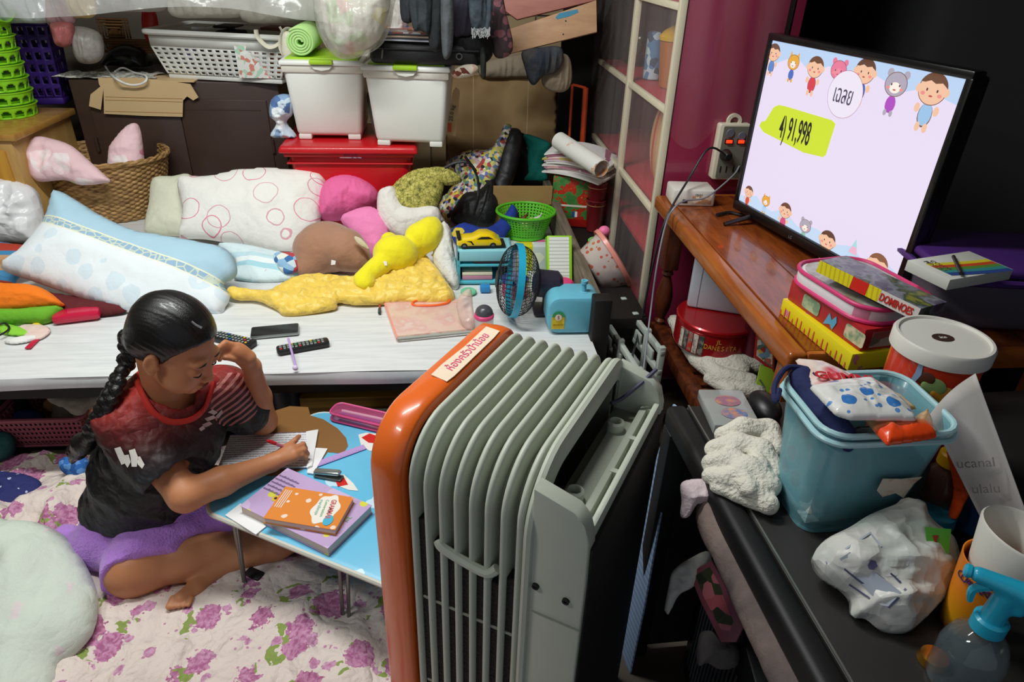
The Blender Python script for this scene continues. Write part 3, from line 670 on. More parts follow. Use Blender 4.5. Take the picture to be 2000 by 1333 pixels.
# ================================================================ black desk bottom right
DA = P(1343, 793, z=.70); DB = P(1661, 1333, z=.70)
dd_ = (DA-DB); DM = TM(DA.x, DA.y, 0, rz=math.degrees(math.atan2(dd_.y, dd_.x))-90) @ TM(x=-.042)  # local y points away, origin at the far left corner
DK = thing('black_desk', 'low black desk with a scuffed dusty top in the right foreground', 'desk', (DA.x+.3, DA.y-.4, 0))
dkm = mat('black_laminate', '262423', .42, var=.2, vs=12); dk2 = mat('black_metal', '0d0d0e', .55)
g = G(); g.box(DM @ TM(.04, -.95, .665), .95, .95, .035, .004); obj('desktop', g, dkm, DK)
g = G(); g.box(DM @ TM(0, -.95, .655), .04, .955, .048, .012, 3); obj('edge_trim', g, dk2, DK)
g = G(); g.box(DM @ TM(.042, -.95, .7005), .003, .95, .0012); obj('edge_line', g, mat('worn_silver_line', '8c8c86', .3, .6), DK)
for x, y in ((.0, -.04), (.0, -.93), (.9, -.05), (.9, -.9)):
    g = G(); g.box(DM @ TM(x, y, 0), .04, .04, .66, .003); obj('leg', g, dk2, DK)
g = G(); g.box(DM @ TM(.04, -.03, .03), .90, .015, .62); obj('back_board', g, darkm, DK)
# black sheet added for the open, unlit space behind the television
g = G(); g.grid(lambda u, v: (1.50+.03*math.sin(u*40)+.02*math.sin(u*17+1), -.3+3.9*u, .02+2.4*v), 160, 8); obj('dark_backdrop', g, mat('backdrop_black', '0b0b0d', .95, sheen=.05), None, 'black curtain added for the unlit right side of the room', 'backdrop', sol=.003)
# ================================================================ helpers for the clutter
def foldb(amt, fine, bs):
    def f(t):
        co = t.warp(t.co(), .06, 7); n = t.noise(co, 13, 3, .45); n2 = t.noise(t.co(), bs, 2)
        r_ = t.math('ABSOLUTE', t.math('SUBTRACT', n, .5)); return t.math('ADD', t.math('MULTIPLY', r_, amt), t.math('MULTIPLY', n2, fine))
    return f
def cloth(name, col, rough=.85, bump=.5, bs=300, var=.06, amt=6, fine=.35, **k): return mat(name, col, rough, bump=bump, var=var, bpat=foldb(amt, fine, bs), **k)
def crumple(sc, k=1):
    def f(t):
        co = t.warp(t.co(), .04, 12); a = t.vor(co, sc).outputs['Distance']; b = t.vor(co, sc*2.3).outputs['Distance']
        return t.math('MULTIPLY', t.math('ADD', a, t.math('MULTIPLY', b, .45)), k)
    return f
def uvl(pl, p1, p2):
    Mi = flat(*pl).inverted(); a = Mi @ P(*p1, pl=pl); b = Mi @ P(*p2, pl=pl); dx, dy = b.x-a.x, b.y-a.y; L = math.hypot(dx, dy); nx, ny = -dy/L, dx/L
    return nx, ny, nx*a.x+ny*a.y
def uvd(t, ln):
    s = t.sep(t.co('UV')); return t.math('SUBTRACT', t.math('ADD', t.math('MULTIPLY', s[0], ln[0]), t.math('MULTIPLY', s[1], ln[1])), ln[2])
def lattice(g, fn, nu, nv, fu=.3, fv=.3, sub=1):
    """perforated wall on a surface: frames round rectangular holes"""
    for i in range(nu):
        for j in range(nv):
            u0, u1, v0, v1 = i/nu, (i+1)/nu, j/nv, (j+1)/nv; a = fu*(u1-u0)/2; b = fv*(v1-v0)/2
            o = [fn(u0, v0), fn(u1, v0), fn(u1, v1), fn(u0, v1), fn(u0+a, v0+b), fn(u1-a, v0+b), fn(u1-a, v1-b), fn(u0+a, v1-b)]
            g.add(o, [[0, 1, 5, 4], [1, 2, 6, 5], [2, 3, 7, 6], [3, 0, 4, 7]])
    return g
def hang(name, outline, Y, thick, m, label, cat, wr=.01, wf=14, aniso=(2.5, .5), seed=0, group=None, ny=-1, nx=0, **k):
    pl = (P(*outline[0], Y=Y), Vector((nx, ny, .05)).normalized())
    return obj(name, puff(outline, pl, thick, wr=wr, wf=wf, aniso=aniso, seed=seed, **k), m, None, label, cat, group, ang=180, merge=False)
def soft(name, outline, base, deg, thick, m, label, cat, az=0, wr=.004, wf=14, aniso=(1, 1), seed=0, group=None, zmin=ZB, parent=None, **k):
    pl = tilt(base[0], base[1], base[2] if len(base) > 2 else ZB, deg, az)
    return obj(name, puff(outline, pl, thick, wr=wr, wf=wf, aniso=aniso, seed=seed, zmin=zmin, **k), m, parent, label, cat, group, ang=180, merge=False)
cardm = mat('cardboard', 'b48e5a', .85, var=.08, vs=5)
card2 = mat('cardboard_pale', 'cdb083', .85, var=.06)
# ================================================================ back left: sideboard, baskets
ys = mat('yellow_varnished_wood', 'a87a34', .35, coat=.2, pat=p_wood('9a6c2c', 'bd9048', (5, 5, 1.2)))
a = P(28, 262, z=.80); b = P(142, 212, z=.80)
SM = TM(a.x, a.y, 0, rz=math.degrees(math.atan2(b.y-a.y, b.x-a.x))-90); sl = (b-a).to_2d().length
sb = thing('sideboard', 'yellow varnished wooden sideboard in the left corner under the green and purple baskets', 'sideboard', (a.x-.25, a.y+.25, 0))
g = G(); g.box(SM @ TM(-.50, .0, 0), .48, sl, .775, .003); obj('body', g, mat('yellow_wood_side', 'b58d4e', .4, coat=.1, pat=p_wood('a88046', 'c29c5e', (5, 5, 1.2))), sb)
g = G(); g.box(SM @ TM(-.51, -.012, .775), .515, sl+.02, .026, .005); obj('top', g, ys, sb)
g = G(); g.box(SM @ TM(-.49, -.012, .04), .44, .012, .70, .003); obj('door', g, mat('orange_wood', 'b98228', .35, coat=.2, pat=p_wood('a8701f', 'c9973c', (6, 6, 1.2))), sb)
# green tiered stand
gm = mat('lime_plastic', '8fd824', .35, coat=.1, var=.03); gb = P(12, 232, z=.80); tz = (P(12, 45, Y=gb.y).z-.80)/7
gs = thing('tiered_stand', 'lime green tiered plastic stand with round holes on the sideboard', 'stand', (gb.x-.02, gb.y+.03, .801))
TMG = TM(gb.x-.02, gb.y+.06, .801)
for i in range(7):
    g = G(); z0 = tz*i; n = 14; R0 = .105-.001*i
    # ring wall with half-moon openings
    def w(u, v, z0=z0, R0=R0): a_ = u*2*PI; rr = R0*(.93+.07*v)+(.006 if v > .93 else 0); return TMG @ Vector((rr*math.cos(a_), rr*math.sin(a_), z0+v*tz*.97))
    nu, nv = 98, 8
    vs = [w(p/nu, q/nv) for q in range(nv+1) for p in range(nu+1)]; fs = []
    for q in range(nv):
        for p in range(nu):
            k = (p % 7); 
            hole = (q in (1, 2, 3) and k in (1, 2, 3, 4, 5)) or (q == 4 and k in (2, 3, 4))
            if not hole: fs.append([q*(nu+1)+p, q*(nu+1)+p+1, (q+1)*(nu+1)+p+1, (q+1)*(nu+1)+p])
    g.add(vs, fs); g.lathe(TMG @ TM(z=z0+.004), [(0, 0), (R0*.92, 0)], 24); obj('tier', g, gm, gs, sol=.003)
g = G()
for i in range(40):
    pass
g.grid(lambda u, v: TMG @ Vector(((.10+.03*v)*math.cos(u*2*PI), (.10+.03*v)*math.sin(u*2*PI), tz*7+.012*v+.012*v*math.sin(u*2*PI*6))), 72, 3); obj('wavy_rim', g, gm, gs, sol=.003)
# purple basket
pb = mat('purple_plastic', '3d2278', .4); pz = .801; pc = P(82, 205, z=pz); ph = P(80, 48, Y=pc.y).z-pz
pk = thing('purple_basket', 'tall dark purple plastic basket with square holes beside the green stand', 'basket', (pc.x, pc.y+.06, pz))
g = G()
for k in range(4):
    def w(u, v, k=k):
        e = .062+.016*v; x, y = [(-e+2*e*u, -e), (e, -e+2*e*u), (e-2*e*u, e), (-e, e-2*e*u)][k]; return TM(pc.x+.02, pc.y+.06, pz, rz=8) @ Vector((x, y, .03+v*(ph-.03)))
    lattice(g, w, 4, 6, .42, .42)
obj('wall', g, pb, pk, sol=.003)
g = G(); g.box(TM(pc.x+.02, pc.y+.06, pz, rz=8), .126, .126, .035, .01, 2, (1.03, 1.03), c=True); obj('base', g, pb, pk)
g = G(); g.box(TM(pc.x+.02, pc.y+.06, pz+ph, rz=8), .170, .170, .012, .004, 2, c=True); obj('rim', g, pb, pk)
# ---------------------------------------------------------------- metal cabinet
mc = mat('brown_enamel', '41302a', .38, var=.12, vs=5, coat=.1); MY = 3.15; mx0, mx1, mz = -1.565, -.715, .915
mcab = thing('metal_cabinet', 'dark brown two-door metal cabinet behind the pillows, cardboard hanging on its front', 'cabinet', ((mx0+mx1)/2, 3.35, 0))
g = G(); g.box(TM(mx0, MY, 0), mx1-mx0, .45, mz, .004); obj('body', g, mc, mcab)
for k in range(2):
    w_ = (mx1-mx0-.12)/2
    g = G(); g.box(TM(mx0+.06+k*(w_+.003), MY-.008, .04), w_, .012, mz-.11, .003); d = obj('door', g, mc, mcab)
    g = G(); g.box(TM(mx0+.085+k*w_, MY-.0095, mz-.115), w_-.05, .003, .006, .001, 1); obj('pressed_rib', g, mc, d)
for z in (.62, .30):
    g = G(); g.cyl(TM(mx1-.052, MY-.010, z), .006, .06, 12, .001); obj('hinge', g, mc, mcab)
    g = G(); g.cyl(TM(mx0+.052, MY-.010, z), .006, .06, 12, .001); obj('hinge', g, mc, mcab)
# torn cardboard hung over it
pl = (Vector((0, MY-.022, 0)), Vector((0, -1, 0))); F_ = flat(*pl); Fi = F_.inverted()
def pp2(pts, pl=pl, Fi=None): 
    Fi = flat(*pl).inverted(); o = [Fi @ P(x, y, pl=pl) for x, y in pts]; o = [(q.x, q.y) for q in o]
    A_ = sum(o[i][0]*o[(i+1) % len(o)][1]-o[(i+1) % len(o)][0]*o[i][1] for i in range(len(o))); return o if A_ > 0 else o[::-1]
cb = thing('torn_cardboard', 'torn tan cardboard flap hanging over the front of the brown metal cabinet', 'cardboard', (P(280, 200, Y=MY).x, MY-.02, P(280, 228, Y=MY).z))
g = G(); g.prism(F_, pp2([(192, 152), (275, 152), (372, 164), (388, 190), (378, 196), (366, 188), (358, 196), (357, 228), (280, 226), (204, 222), (203, 178), (194, 164)]), .004); obj('front_flap', g, card2, cb)
g = G(); g.prism(F_ @ TM(z=.002, rx=0), pp2([(198, 168), (203, 173), (198, 214), (175, 207), (178, 184)]), .004); obj('side_flap', g, card2, cb)
g = G(); a = P(192, 152, Y=MY-.02); g.box(TM(a.x, MY-.022, mz+.001), .38, .16, .004); obj('top_flap', g, card2, cb)
for y_ in (189, 195, 217): 
    a = P(205, y_, Y=MY-.027); b = P(356, y_+4, Y=MY-.027); g = G(); g.tube([a, b], .0012, 5); obj('crease', g, cardm, cb)
g = G(); zt = mz+.006
g.tube([P(205, 128, z=zt+.01), P(212, 140, z=zt+.005), P(225, 153, Y=MY-.05), P(250, 165, Y=MY-.05), P(272, 165, Y=MY-.05), P(285, 158, Y=MY-.05), P(284, 148, Y=MY-.01), P(262, 142, z=zt+.01), P(240, 133, z=zt+.01), P(225, 140, z=zt+.01)], .0045, 8, 6); obj('white_cable', g, mat('white_cable', 'e6e6e2', .4), None, 'white cable looped over the cardboard flap on the metal cabinet', 'cable')
# newspapers
for i, (x0, x1, y_, c, lb) in enumerate(((132, 235, 143, 'd7d5cc', 'sheet of newspaper spread left on the metal cabinet'), (230, 322, 140, 'c9c7bd', 'folded newspaper beside the white laundry basket'))):
    a = P(x0, y_, z=mz+.002); b = P(x1, y_+4, z=mz+.002); dy = .14
    g = G(); g.grid(lambda u, v: (a.x+(b.x-a.x)*u+.02*math.sin(9*v+i), MY+.005+dy*v+.012*math.sin(u*14), mz+.0095+.006*math.sin(u*23+v*11)*math.sin(v*7)+i*.001), 24, 10)
    obj('newspaper', g, mat('newsprint%d' % i, c, .8, pat=p_noise([(.45, c), (.55, '9c9a92')], 60, 3)), None, lb, 'newspaper', 'newspapers on the metal cabinet', sol=.003)
# black rounded case
pl = (Vector((0, 3.30, 0)), Vector((0, -1, .15)).normalized())
o_ = obj('black_case', puff([(203, 128), (208, 108), (225, 92), (250, 87), (278, 95), (290, 110), (297, 130), (292, 138), (262, 142), (225, 132)], pl, .07, seed=4, zmin=mz+.018), mat('black_gloss', '111214', .25, coat=.4), None, 'black glossy rounded case on newspapers on the metal cabinet', 'case', ang=180, merge=False)
# rattan trays behind
rat = mat('rattan', '7a5532', .6, pat=p_stripe(['8a6238', '6a4426', '93703f', '5b3a20'], 70, 2), bump=.4)
for i, (x0, x1, y0, y1, Y, lb) in enumerate(((200, 247, 38, 82, 3.55, 'dark rattan basket standing on edge behind the black case, nearer the left wall'), (205, 320, 80, 100, 3.45, 'low rattan tray with woven rim behind the black case'))):
    a = P(x0, y1, Y=Y); b = P(x1, y0, Y=Y); g = G(); 
    for q in range(5 if i == 0 else 3):
        s_ = q*.012; g.tube([(a.x+s_, Y, a.z+s_), (b.x-s_, Y, a.z+s_), (b.x-s_, Y, b.z-s_), (a.x+s_, Y, b.z-s_)], .006, 6, closed=True)
    g.box(TM(a.x+.03, Y+.01, a.z), b.x-a.x-.06, .006, b.z-a.z)
    obj('rattan_tray', g, rat, None, lb, 'basket', 'rattan baskets behind the black case', kind=None)
g = G(); a = P(293, 47, Y=3.42); g.ball(TM(a.x, a.y, a.z, ry=8) @ Matrix.Diagonal((.035, .02, .085, 1)), 1, 20, 12); obj('red_disc', g, mat('red_gloss', 'c02a1c', .35), None, 'red oval disc with gold rim standing behind the laundry basket', 'ornament')
# ---------------------------------------------------------------- white laundry basket
wp = mat('white_plastic_basket', 'dfe0da', .4, var=.04)
LZ = mz+.004; a0 = P(330, 153, z=LZ); b0 = P(552, 165, z=LZ); ltz = P(300, 62, Y=a0.y-.03).z; LH = ltz-LZ
lb_ = thing('laundry_basket', 'white perforated laundry basket crammed full on top of the metal cabinet', 'basket', (a0.x+.3, a0.y+.15, LZ))
LM = TM(a0.x, a0.y, LZ, rz=math.degrees(math.atan2(b0.y-a0.y, b0.x-a0.x))); LW = (b0-a0).to_2d().length; LD = .30
def wallf(k):
    def f(u, v):
        e = .035*v; x0, x1, y0, y1 = -e, LW+e, -e*.7, LD+e*.7
        x, y = [(x0+(x1-x0)*u, y0), (x1, y0+(y1-y0)*u), (x1-(x1-x0)*u, y1), (x0, y1-(y1-y0)*u)][k]; return LM @ Vector((x, y, .02+v*(LH-.075)))
    return f
g = G()
for k, n in ((0, 17), (1, 9), (2, 17), (3, 9)): lattice(g, wallf(k), n, 6, .5, .55)
obj('perforated_wall', g, wp, lb_, sol=.003)
g = G(); g.box(LM, LW, LD, .02, .006); obj('base', g, wp, lb_)
g = G()
for k in range(4):
    f = wallf(k); g.grid(lambda u, v, f=f: f(u, 1.0)+Vector((0, 0, .052*v)), 4, 1)
obj('solid_band', g, wp, lb_, sol=.004)
g = G(); e = .055
g.tube([LM @ Vector(q) for q in [(x, y, LH) for x, y in rrect(-e, -e*.7, LW+e, LD+e*.7, .03, 3)]], .011, 8, closed=True); obj('rim', g, wp, lb_)
fill = [('8272c8', .03, .10, .08, .10, 'lilac box seen through the left holes of the laundry basket'), ('26242e', .17, .12, .10, .16, 'dark bundle in the middle of the laundry basket'), ('8c7a60', .10, .02, .12, .075, 'tan package low in the laundry basket'), ('b9a58c', .32, .03, .1, .07, 'beige pouch low at the right of the laundry basket'), ('d98a50', .44, .04, .09, .13, 'orange printed bag at the right of the laundry basket'), ('30605a', .50, .10, .045, .17, 'dark green tin in the right end of the laundry basket')]
for i, (c, x, y, w_, h_, l_) in enumerate(fill):
    g = G(); g.box(LM @ TM(x, y, .022), w_, .12, h_, .012); obj('packed_item', g, mat('fill%d' % i, c, .7, var=.2, vs=30), None, l_, 'package', 'things packed in the laundry basket')
for i, (x, w_, h_, c, l_) in enumerate(((.16, .09, .17, '1c1c20', 'black lid sticking up out of the laundry basket'), (.26, .10, .165, 'c9cfc4', 'pale folded cloth on top of the laundry basket'), (.37, .14, .172, '6a3f30', 'brown box edge above the right rim of the laundry basket'), (.02, .10, .165, 'd8dcd8', 'white crumpled bag at the left top of the laundry basket'))):
    g = G(); g.box(LM @ TM(x, .14, .19), w_, .11, h_-.16, .012); obj('top_item', g, mat('top%d' % i, c, .6, var=.2, vs=20), None, l_, 'package')
g = G(); q = LM @ Vector((LW-.175, -.014, .022)); g.box(TM(q.x, q.y-.014, q.z, rx=4), .135, .004, .125); obj('patterned_sheet', g, mat('dotted_sheet', 'e6e6e0', .5, pat=p_cells(['e8e8e2', 'e8e8e2', 'd98a7a', 'b7d8c0', 'f0f0ee'], 60)), None, 'dotted printed sheet tucked in the front of the laundry basket', 'sheet')
# canvas bag handles
cv = cloth('canvas', 'ded9c4'); cbg = thing('canvas_bag', 'cream canvas bag with loop handles beside the laundry basket', 'bag', P(530, 110, Y=3.0))
for k, (pts) in enumerate((((500, 58), (503, 72), (518, 88), (530, 92), (545, 84), (552, 66), (546, 52)), ((556, 110), (548, 92), (550, 70), (560, 56), (575, 60), (582, 72)))):
    g = G(); g.tube([P(x, y, Y=3.05-.02*k) for x, y in pts], .010, 6, 5, flatk=.35); obj('handle', g, cv, cbg)
obj('bag_body', puff([(552, 66), (566, 62), (575, 80), (572, 110), (558, 118), (550, 100)], (P(560, 90, Y=2.98), Vector((0, -1, 0))), .02), cv, cbg, ang=180, merge=False)
# ================================================================ red tub, white bins
RZ = .402
a = P(562, 436, z=RZ); tubY = 2.74; x0 = P(560, 300, Y=tubY).x; x1 = P(805, 310, Y=tubY).x; z1 = P(690, 283, Y=tubY).z
red = mat('red_plastic', 'c3161f', .32, coat=.15); rt = thing('red_tub', 'big red plastic storage tub on the bed carrying two white bins', 'tub', ((x0+x1)/2, tubY+.2, RZ))
cx_, w0 = (x0+x1)/2, (x1-x0)
g = G(); g.box(TM(cx_, tubY+.17, RZ), w0*.90, .31, z1-RZ-.03, .03, 3, (1.09, 1.12), c=True); obj('body', g, red, rt)
g = G(); g.box(TM(cx_, tubY+.17, z1-.075), w0*1.01, .365, .006, .002, 1, c=True); obj('ridge', g, red, rt)
g = G(); g.box(TM(cx_, tubY+.17, z1-.045), w0*1.04, .385, .018, .006, c=True); obj('body_rim', g, red, rt)
g = G(); g.box(TM(cx_, tubY+.17, z1-.028), w0*1.11, .42, .028, .010, 3, (.97, .97), c=True); obj('lid', g, red, rt)
q = P(661, 300, Y=tubY-.035); q2 = P(707, 311, Y=tubY-.035); g = G(); g.box(TM(q.x, tubY-.021, q2.z), q2.x-q.x, .003, q.z-q2.z); st = obj('sticker', g, mat('sticker_blue', 'c9d2e0', .4, pat=p_cells(['d6dce6', '6f86b8', 'e8c8c8', '3c4c98'], 110)), rt)
text('sticker_text', 'BOX 2190', .015, TM((q.x+q2.x)/2, tubY-.0225, (q.z+q2.z)/2+.002, rx=90), mat('sticker_ink', '26306a', .5), st, sx=.8)
wbm = mat('white_bin_plastic', 'e4e5df', .38, coat=.05); lim = mat('lime_lid', 'a4cf2a', .4); clr = mat('translucent_clip', 'e8e8e2', .3)
def bin_(p1, p2, ptl, label, rz0, dy):
    M, w = edge(p1, p2, z1+.001); M = TM(M.translation.x, M.translation.y, M.translation.z, rz=rz0); zt = P(*ptl, Y=M.translation.y-.012).z; h = zt-z1
    t = thing('storage_bin', label, 'bin', M.translation+Vector((w/2, .15, 0)), 'white storage bins on the red tub')
    D = .28; k = 1.17
    g = G(); g.box(M @ TM(w/2, D/2, .012), w, D, h-.045, .02, 3, (k, k), c=True)
    for x in (.03, w-.03): g.box(M @ TM(x, D/2, 0), .05, D, .02, .004, c=True)
    obj('body', g, wbm, t)
    g = G(); g.box(M @ TM(w/2, D/2, h-.045), w*k*1.03, D*k*1.03, .03, .006, c=True); obj('upper_band', g, mat('bin_band', 'd3cfc4', .4), t)
    g = G(); g.box(M @ TM(w/2, D/2, h-.018), w*k*1.08, D*k*1.08, .018, .007, 2, (.98, .98), c=True); ld = obj('lid', g, wbm, t)
    g = G(); g.box(M @ TM(w/2, D/2, h-.001), w*k*.92, D*k*.92, .007, .003, c=True); obj('lid_panel', g, lim, ld)
    g = G(); g.box(M @ TM(w/2, -D*(k-1)/2-.012, h-.012), w*.34, .03, .016, .005, c=True); obj('clip', g, lim, t)
    g = G(); g.prism(M @ TM(w/2, -D*(k-1)/2-.006, h-.018, rx=90), [(-.04, 0), (-.028, -.012), (0, -.017), (.028, -.012), (.04, 0)], .008); obj('clip_lip', g, clr, t)
    return M, w, D, h, k
B1 = bin_((582, 272), (706, 276), (640, 118), 'white storage bin with lime lid, left of the pair on the red tub', 0, 0)
B2 = bin_((735, 284), (860, 296), (800, 128), 'white storage bin with lime lid, right of the pair, standing askew on the red tub', -5, 0)
# knotted blue bundle
bb = soft('cloth_bundle', [(528, 200), (540, 186), (565, 185), (575, 200), (573, 222), (560, 240), (580, 268), (548, 270), (528, 264), (540, 240), (527, 225)], (552, 268, z1), 88, .05, cloth('blue_white_print', 'b8cde0', pat=p_cells(['c8d8e6', 'c8d8e6', '8aa8cc', 'e6ecf0', '5878ac'], 26)), 'pale blue knotted cloth bundle beside the left white bin', 'bundle', wr=.015, wf=40, zmin=z1+.001)
# grey dish between bins
g = G(); q = P(727, 235, Y=B1[0].translation.y+.12); g.lathe(TM(q.x+.01, q.y, q.z-.0, ry=78, rz=0), [(0, 0), (.11, 0), (.125, .02), (.12, .022), (.108, .006), (0, .006)], 32); obj('grey_tray', g, mat('grey_enamel', '53564f', .3, .3), None, 'dark grey tray wedged upright between the two white bins', 'tray')
# rolled green mat
q = P(588, 92, Y=B1[0].translation.y+.02); rr = .052; g = G(); pts = []
for i in range(130): a_ = i/130*2*PI*4.4; r_ = .010+(rr-.010)*(i/130); pts.append((r_*math.cos(a_), r_*.95*math.sin(a_)))
zc = z1+B1[3]+.008+rr
for i in range(129):
    (xa, za), (xb, zb) = pts[i], pts[i+1]; y0, y1 = q.y-.02, q.y+.26
    g.add([(q.x+xa, y0, zc+za), (q.x+xb, y0, zc+zb), (q.x+xb, y1, zc+zb), (q.x+xa, y1, zc+za)], [[0, 1, 2, 3]])
obj('rolled_mat', g, mat('mint_foam', 'b4e08c', .7, var=.05, bump=.2, bs=200), None, 'rolled mint green foam mat on the left white bin', 'mat', sol=.008, ang=60)
# black case on right bin + magazines
BM = B2[0] @ TM(.0, -.04, B2[3]+.007); bkf = mat('black_nylon', '151517', .5, bump=.3, bs=250)
blk = thing('laptop_bag', 'black zipped nylon bag lying on the right white bin', 'bag', BM.translation+Vector((.2, .1, 0)))
g = G(); g.box(BM, .40, .27, .075, .022, 3, (.96, .94)); obj('body', g, bkf, blk)
g = G(); g.box(BM @ TM(-.002, -.002, .05), .404, .274, .006, .002); obj('zip', g, mat('zip_black', '2e2e30', .4, .3), blk)
g = G(); g.tube([BM @ Vector(v) for v in ((.055, -.006, .05), (.053, -.010, .035), (.050, -.010, .02))], .003, 6); obj('zip_pull', g, mat('pewter_zip', '8c8c88', .3, .8), blk)
g = G(); g.lathe(BM @ TM(.33, -.004, .035, rx=90), [(.008, 0), (.012, 0), (.012, .004), (.008, .004), (.008, 0)], 16); obj('eyelet', g, mat('eyelet', '6d6d6a', .3, .6), blk)
mgz = [('c9d0e0', .005), ('e6e6ea', .006), ('d0b8a0', .005), ('dfe3ea', .006), ('b06a5a', .005)]
z_ = .078
for i, (c, t_) in enumerate(mgz):
    g = G(); g.box(BM @ TM(.0+.012*(i % 3), .01+.012*(i % 2), z_, rz=(-3, 4, -1, 5, 2)[i]), .30-.01*i, .21, t_, .001, 1); z_ += t_+.0005
    obj('magazine', g, mat('mag%d' % i, c, .4, pat=p_cells([c, c, 'e8e8ee', 'c98070', '6a7ab0'], 24) if i == 4 else None), None, ('undermost magazine on the black bag, pale blue edge', 'second magazine from the bottom on the black bag', 'middle tan magazine on the black bag', 'second magazine from the top on the black bag', 'topmost colourful magazine on the black bag')[i], 'magazine', 'magazines stacked on the black bag')
g = G(); pts = smooth_pts([P(x, y, Y=2.66) for x, y in ((882, 144), (900, 130), (925, 127), (935, 136), (925, 146), (895, 152))], 4, True); c_ = sum(pts, Vector())/len(pts)
obj('lace_cloth', puff([(882, 144), (900, 130), (925, 127), (935, 136), (925, 146), (895, 152)], (P(900, 140, Y=2.66), Vector((0, -.8, .6))), .02), cloth('lace_brown', 'd2c2b0', pat=p_cells(['dccfbe', 'dccfbe', '6a3428', 'c8a890'], 55)), None, 'small brown and cream lace cloth at the right bin corner', 'cloth', ang=180, merge=False)
# ================================================================ plastic sheeting and bags across the top
filmw = mat('milky_film', 'd9d9d6', .15, alpha=.42, bump=1, bpat=crumple(5, 5))
g = G()
def fs_(u, v):
    x = P(-40+820*u, 30, Y=2.95).x; zt = 1.55; zb = P(0, 42-18*math.sin(u*3.0)+10*math.sin(u*9), Y=2.95).z+.02; y = 2.95+.03*float(vn(np.array(u*16.), np.array(v*3.), seed=21))+.05*v
    return (x, y, zb+(zt-zb)*v)
g.grid(fs_, 130, 16); obj('plastic_sheet', g, filmw, None, 'clear plastic sheet drooping along the back above the laundry basket', 'plastic sheet')
g = G(); a = P(-60, 20, Y=3.02)
for i, (x0_, x1_, y0_, y1_, c, l_) in enumerate(((-20, 110, -60, 40, 'd5dde6', 'pale pillow pressed behind the plastic sheet in the left corner'), (90, 150, -60, 46, 'a8868a', 'mauve bundle behind the plastic sheet'), (125, 190, -60, 30, 'd2b878', 'straw bundle behind the plastic sheet'), (190, 330, -70, 18, 'a9a5a2', 'long grey bundle behind the plastic sheet'), (330, 480, -70, 30, 'c3bfb2', 'beige bundle behind the plastic sheet above the laundry basket'), (470, 640, -70, 40, 'bdb8ac', 'light grey bundle behind the plastic sheet above the green mat'))):
    hang('wrapped_bundle', [(x0_, y0_), (x1_, y0_), (x1_+4, (y0_+y1_)/2), (x1_-4, y1_), ((x0_+x1_)/2, y1_+5), (x0_+4, y1_), (x0_-3, (y0_+y1_)/2)], 3.10, .05, cloth('bun%d' % i, c, var=.2), l_, 'bundle', wr=.02, seed=i, group='bundles behind the plastic sheet')
hang('pink_bag', [(102, 44), (140, 46), (142, 78), (132, 92), (112, 88), (104, 66)], 3.05, .04, cloth('dusty_rose', 'a8605e', rough=.5), 'dusty pink bag bulging under the plastic sheet', 'bag', seed=3)
hang('grey_bag', [(140, 52), (190, 62), (202, 100), (190, 122), (158, 122), (142, 90)], 3.10, .05, cloth('grey_wrap', '94908a', rough=.4, var=.25), 'grey crumpled bag beside the black case', 'bag', seed=5)
# big transparent bag full of toys
tb = hang('transparent_bag', [(625, -30), (765, -30), (768, 20), (762, 55), (745, 88), (712, 108), (672, 116), (648, 104), (630, 80), (618, 50), (612, 10)], 2.62, .11, mat('clear_bag', 'dcdcd4', .12, alpha=.40, bump=1, bpat=crumple(9, 4)), 'bulging transparent plastic bag hanging above the white bins', 'bag', wr=.02, wf=18, seed=8)
hang('bag_contents', [(635, -20), (755, -20), (752, 50), (735, 82), (705, 100), (672, 106), (645, 84), (628, 30)], 2.64, .075, cloth('mixed_toys', 'c8bfae', pat=p_cells(['cfc8ba', 'c4bcab', 'd2a8a4', 'c9c4b8', 'b4c49c', 'd8c878', 'bfb8ac'], 22)), 'pastel mixed cloths inside the transparent bag', 'cloths', seed=9)
hang('white_wrap', [(762, -20), (792, -20), (800, 30), (790, 66), (768, 70), (760, 40)], 2.9, .04, cloth('white_wrap', 'c9c5bf', rough=.4), 'white plastic wrap hanging beside the dark jeans', 'wrap', seed=10, wf=30)
# ---------------------------------------------------------------- hanging clothes
blackj = cloth('black_denim', '1d2124'); dkj = cloth('grey_denim', '2f363a'); jn = cloth('blue_denim', '3a4650', pat=p_noise([(.4, '2a333c'), (.7, '56646e')], 12)); 
cl = 'clothes hanging from the rail'
hang('dark_trousers', [(783, -30), (806, -30), (808, 38), (784, 38)], 2.62, .018, cloth('charcoal_leg', '262b30'), 'charcoal trouser leg, first garment hanging right of the clear bag', 'trousers', group=cl, seed=1)
hang('dark_trousers', [(800, -30), (842, -30), (840, 62), (822, 60), (806, 54)], 2.58, .022, dkj, 'dark grey jeans leg hanging second from the clear bag', 'trousers', group=cl, seed=2)
hang('dark_trousers', [(838, -30), (866, -30), (864, 88), (840, 94), (836, 30)], 2.60, .022, blackj, 'black trouser leg hanging down to the magazines', 'trousers', group=cl, seed=3)
hang('grey_trousers', [(862, -30), (884, -30), (886, 60), (880, 108), (864, 104)], 2.56, .02, cloth('mid_grey_leg', '53585c'), 'mid grey trouser leg with a hole hanging beside the black one', 'trousers', group=cl, seed=4)
hang('purple_shirt', [(884, -30), (920, -30), (922, 60), (902, 70), (886, 64)], 2.68, .02, cloth('dark_violet', '2c2836'), 'dark violet shirt hanging between grey trousers and frayed jeans', 'shirt', group=cl, seed=5)
hang('frayed_jeans', [(918, -30), (958, -30), (959, 54), (940, 58), (920, 52)], 2.62, .02, jn, 'blue jeans leg with frayed white hem', 'jeans', group=cl, seed=6)
g = G()
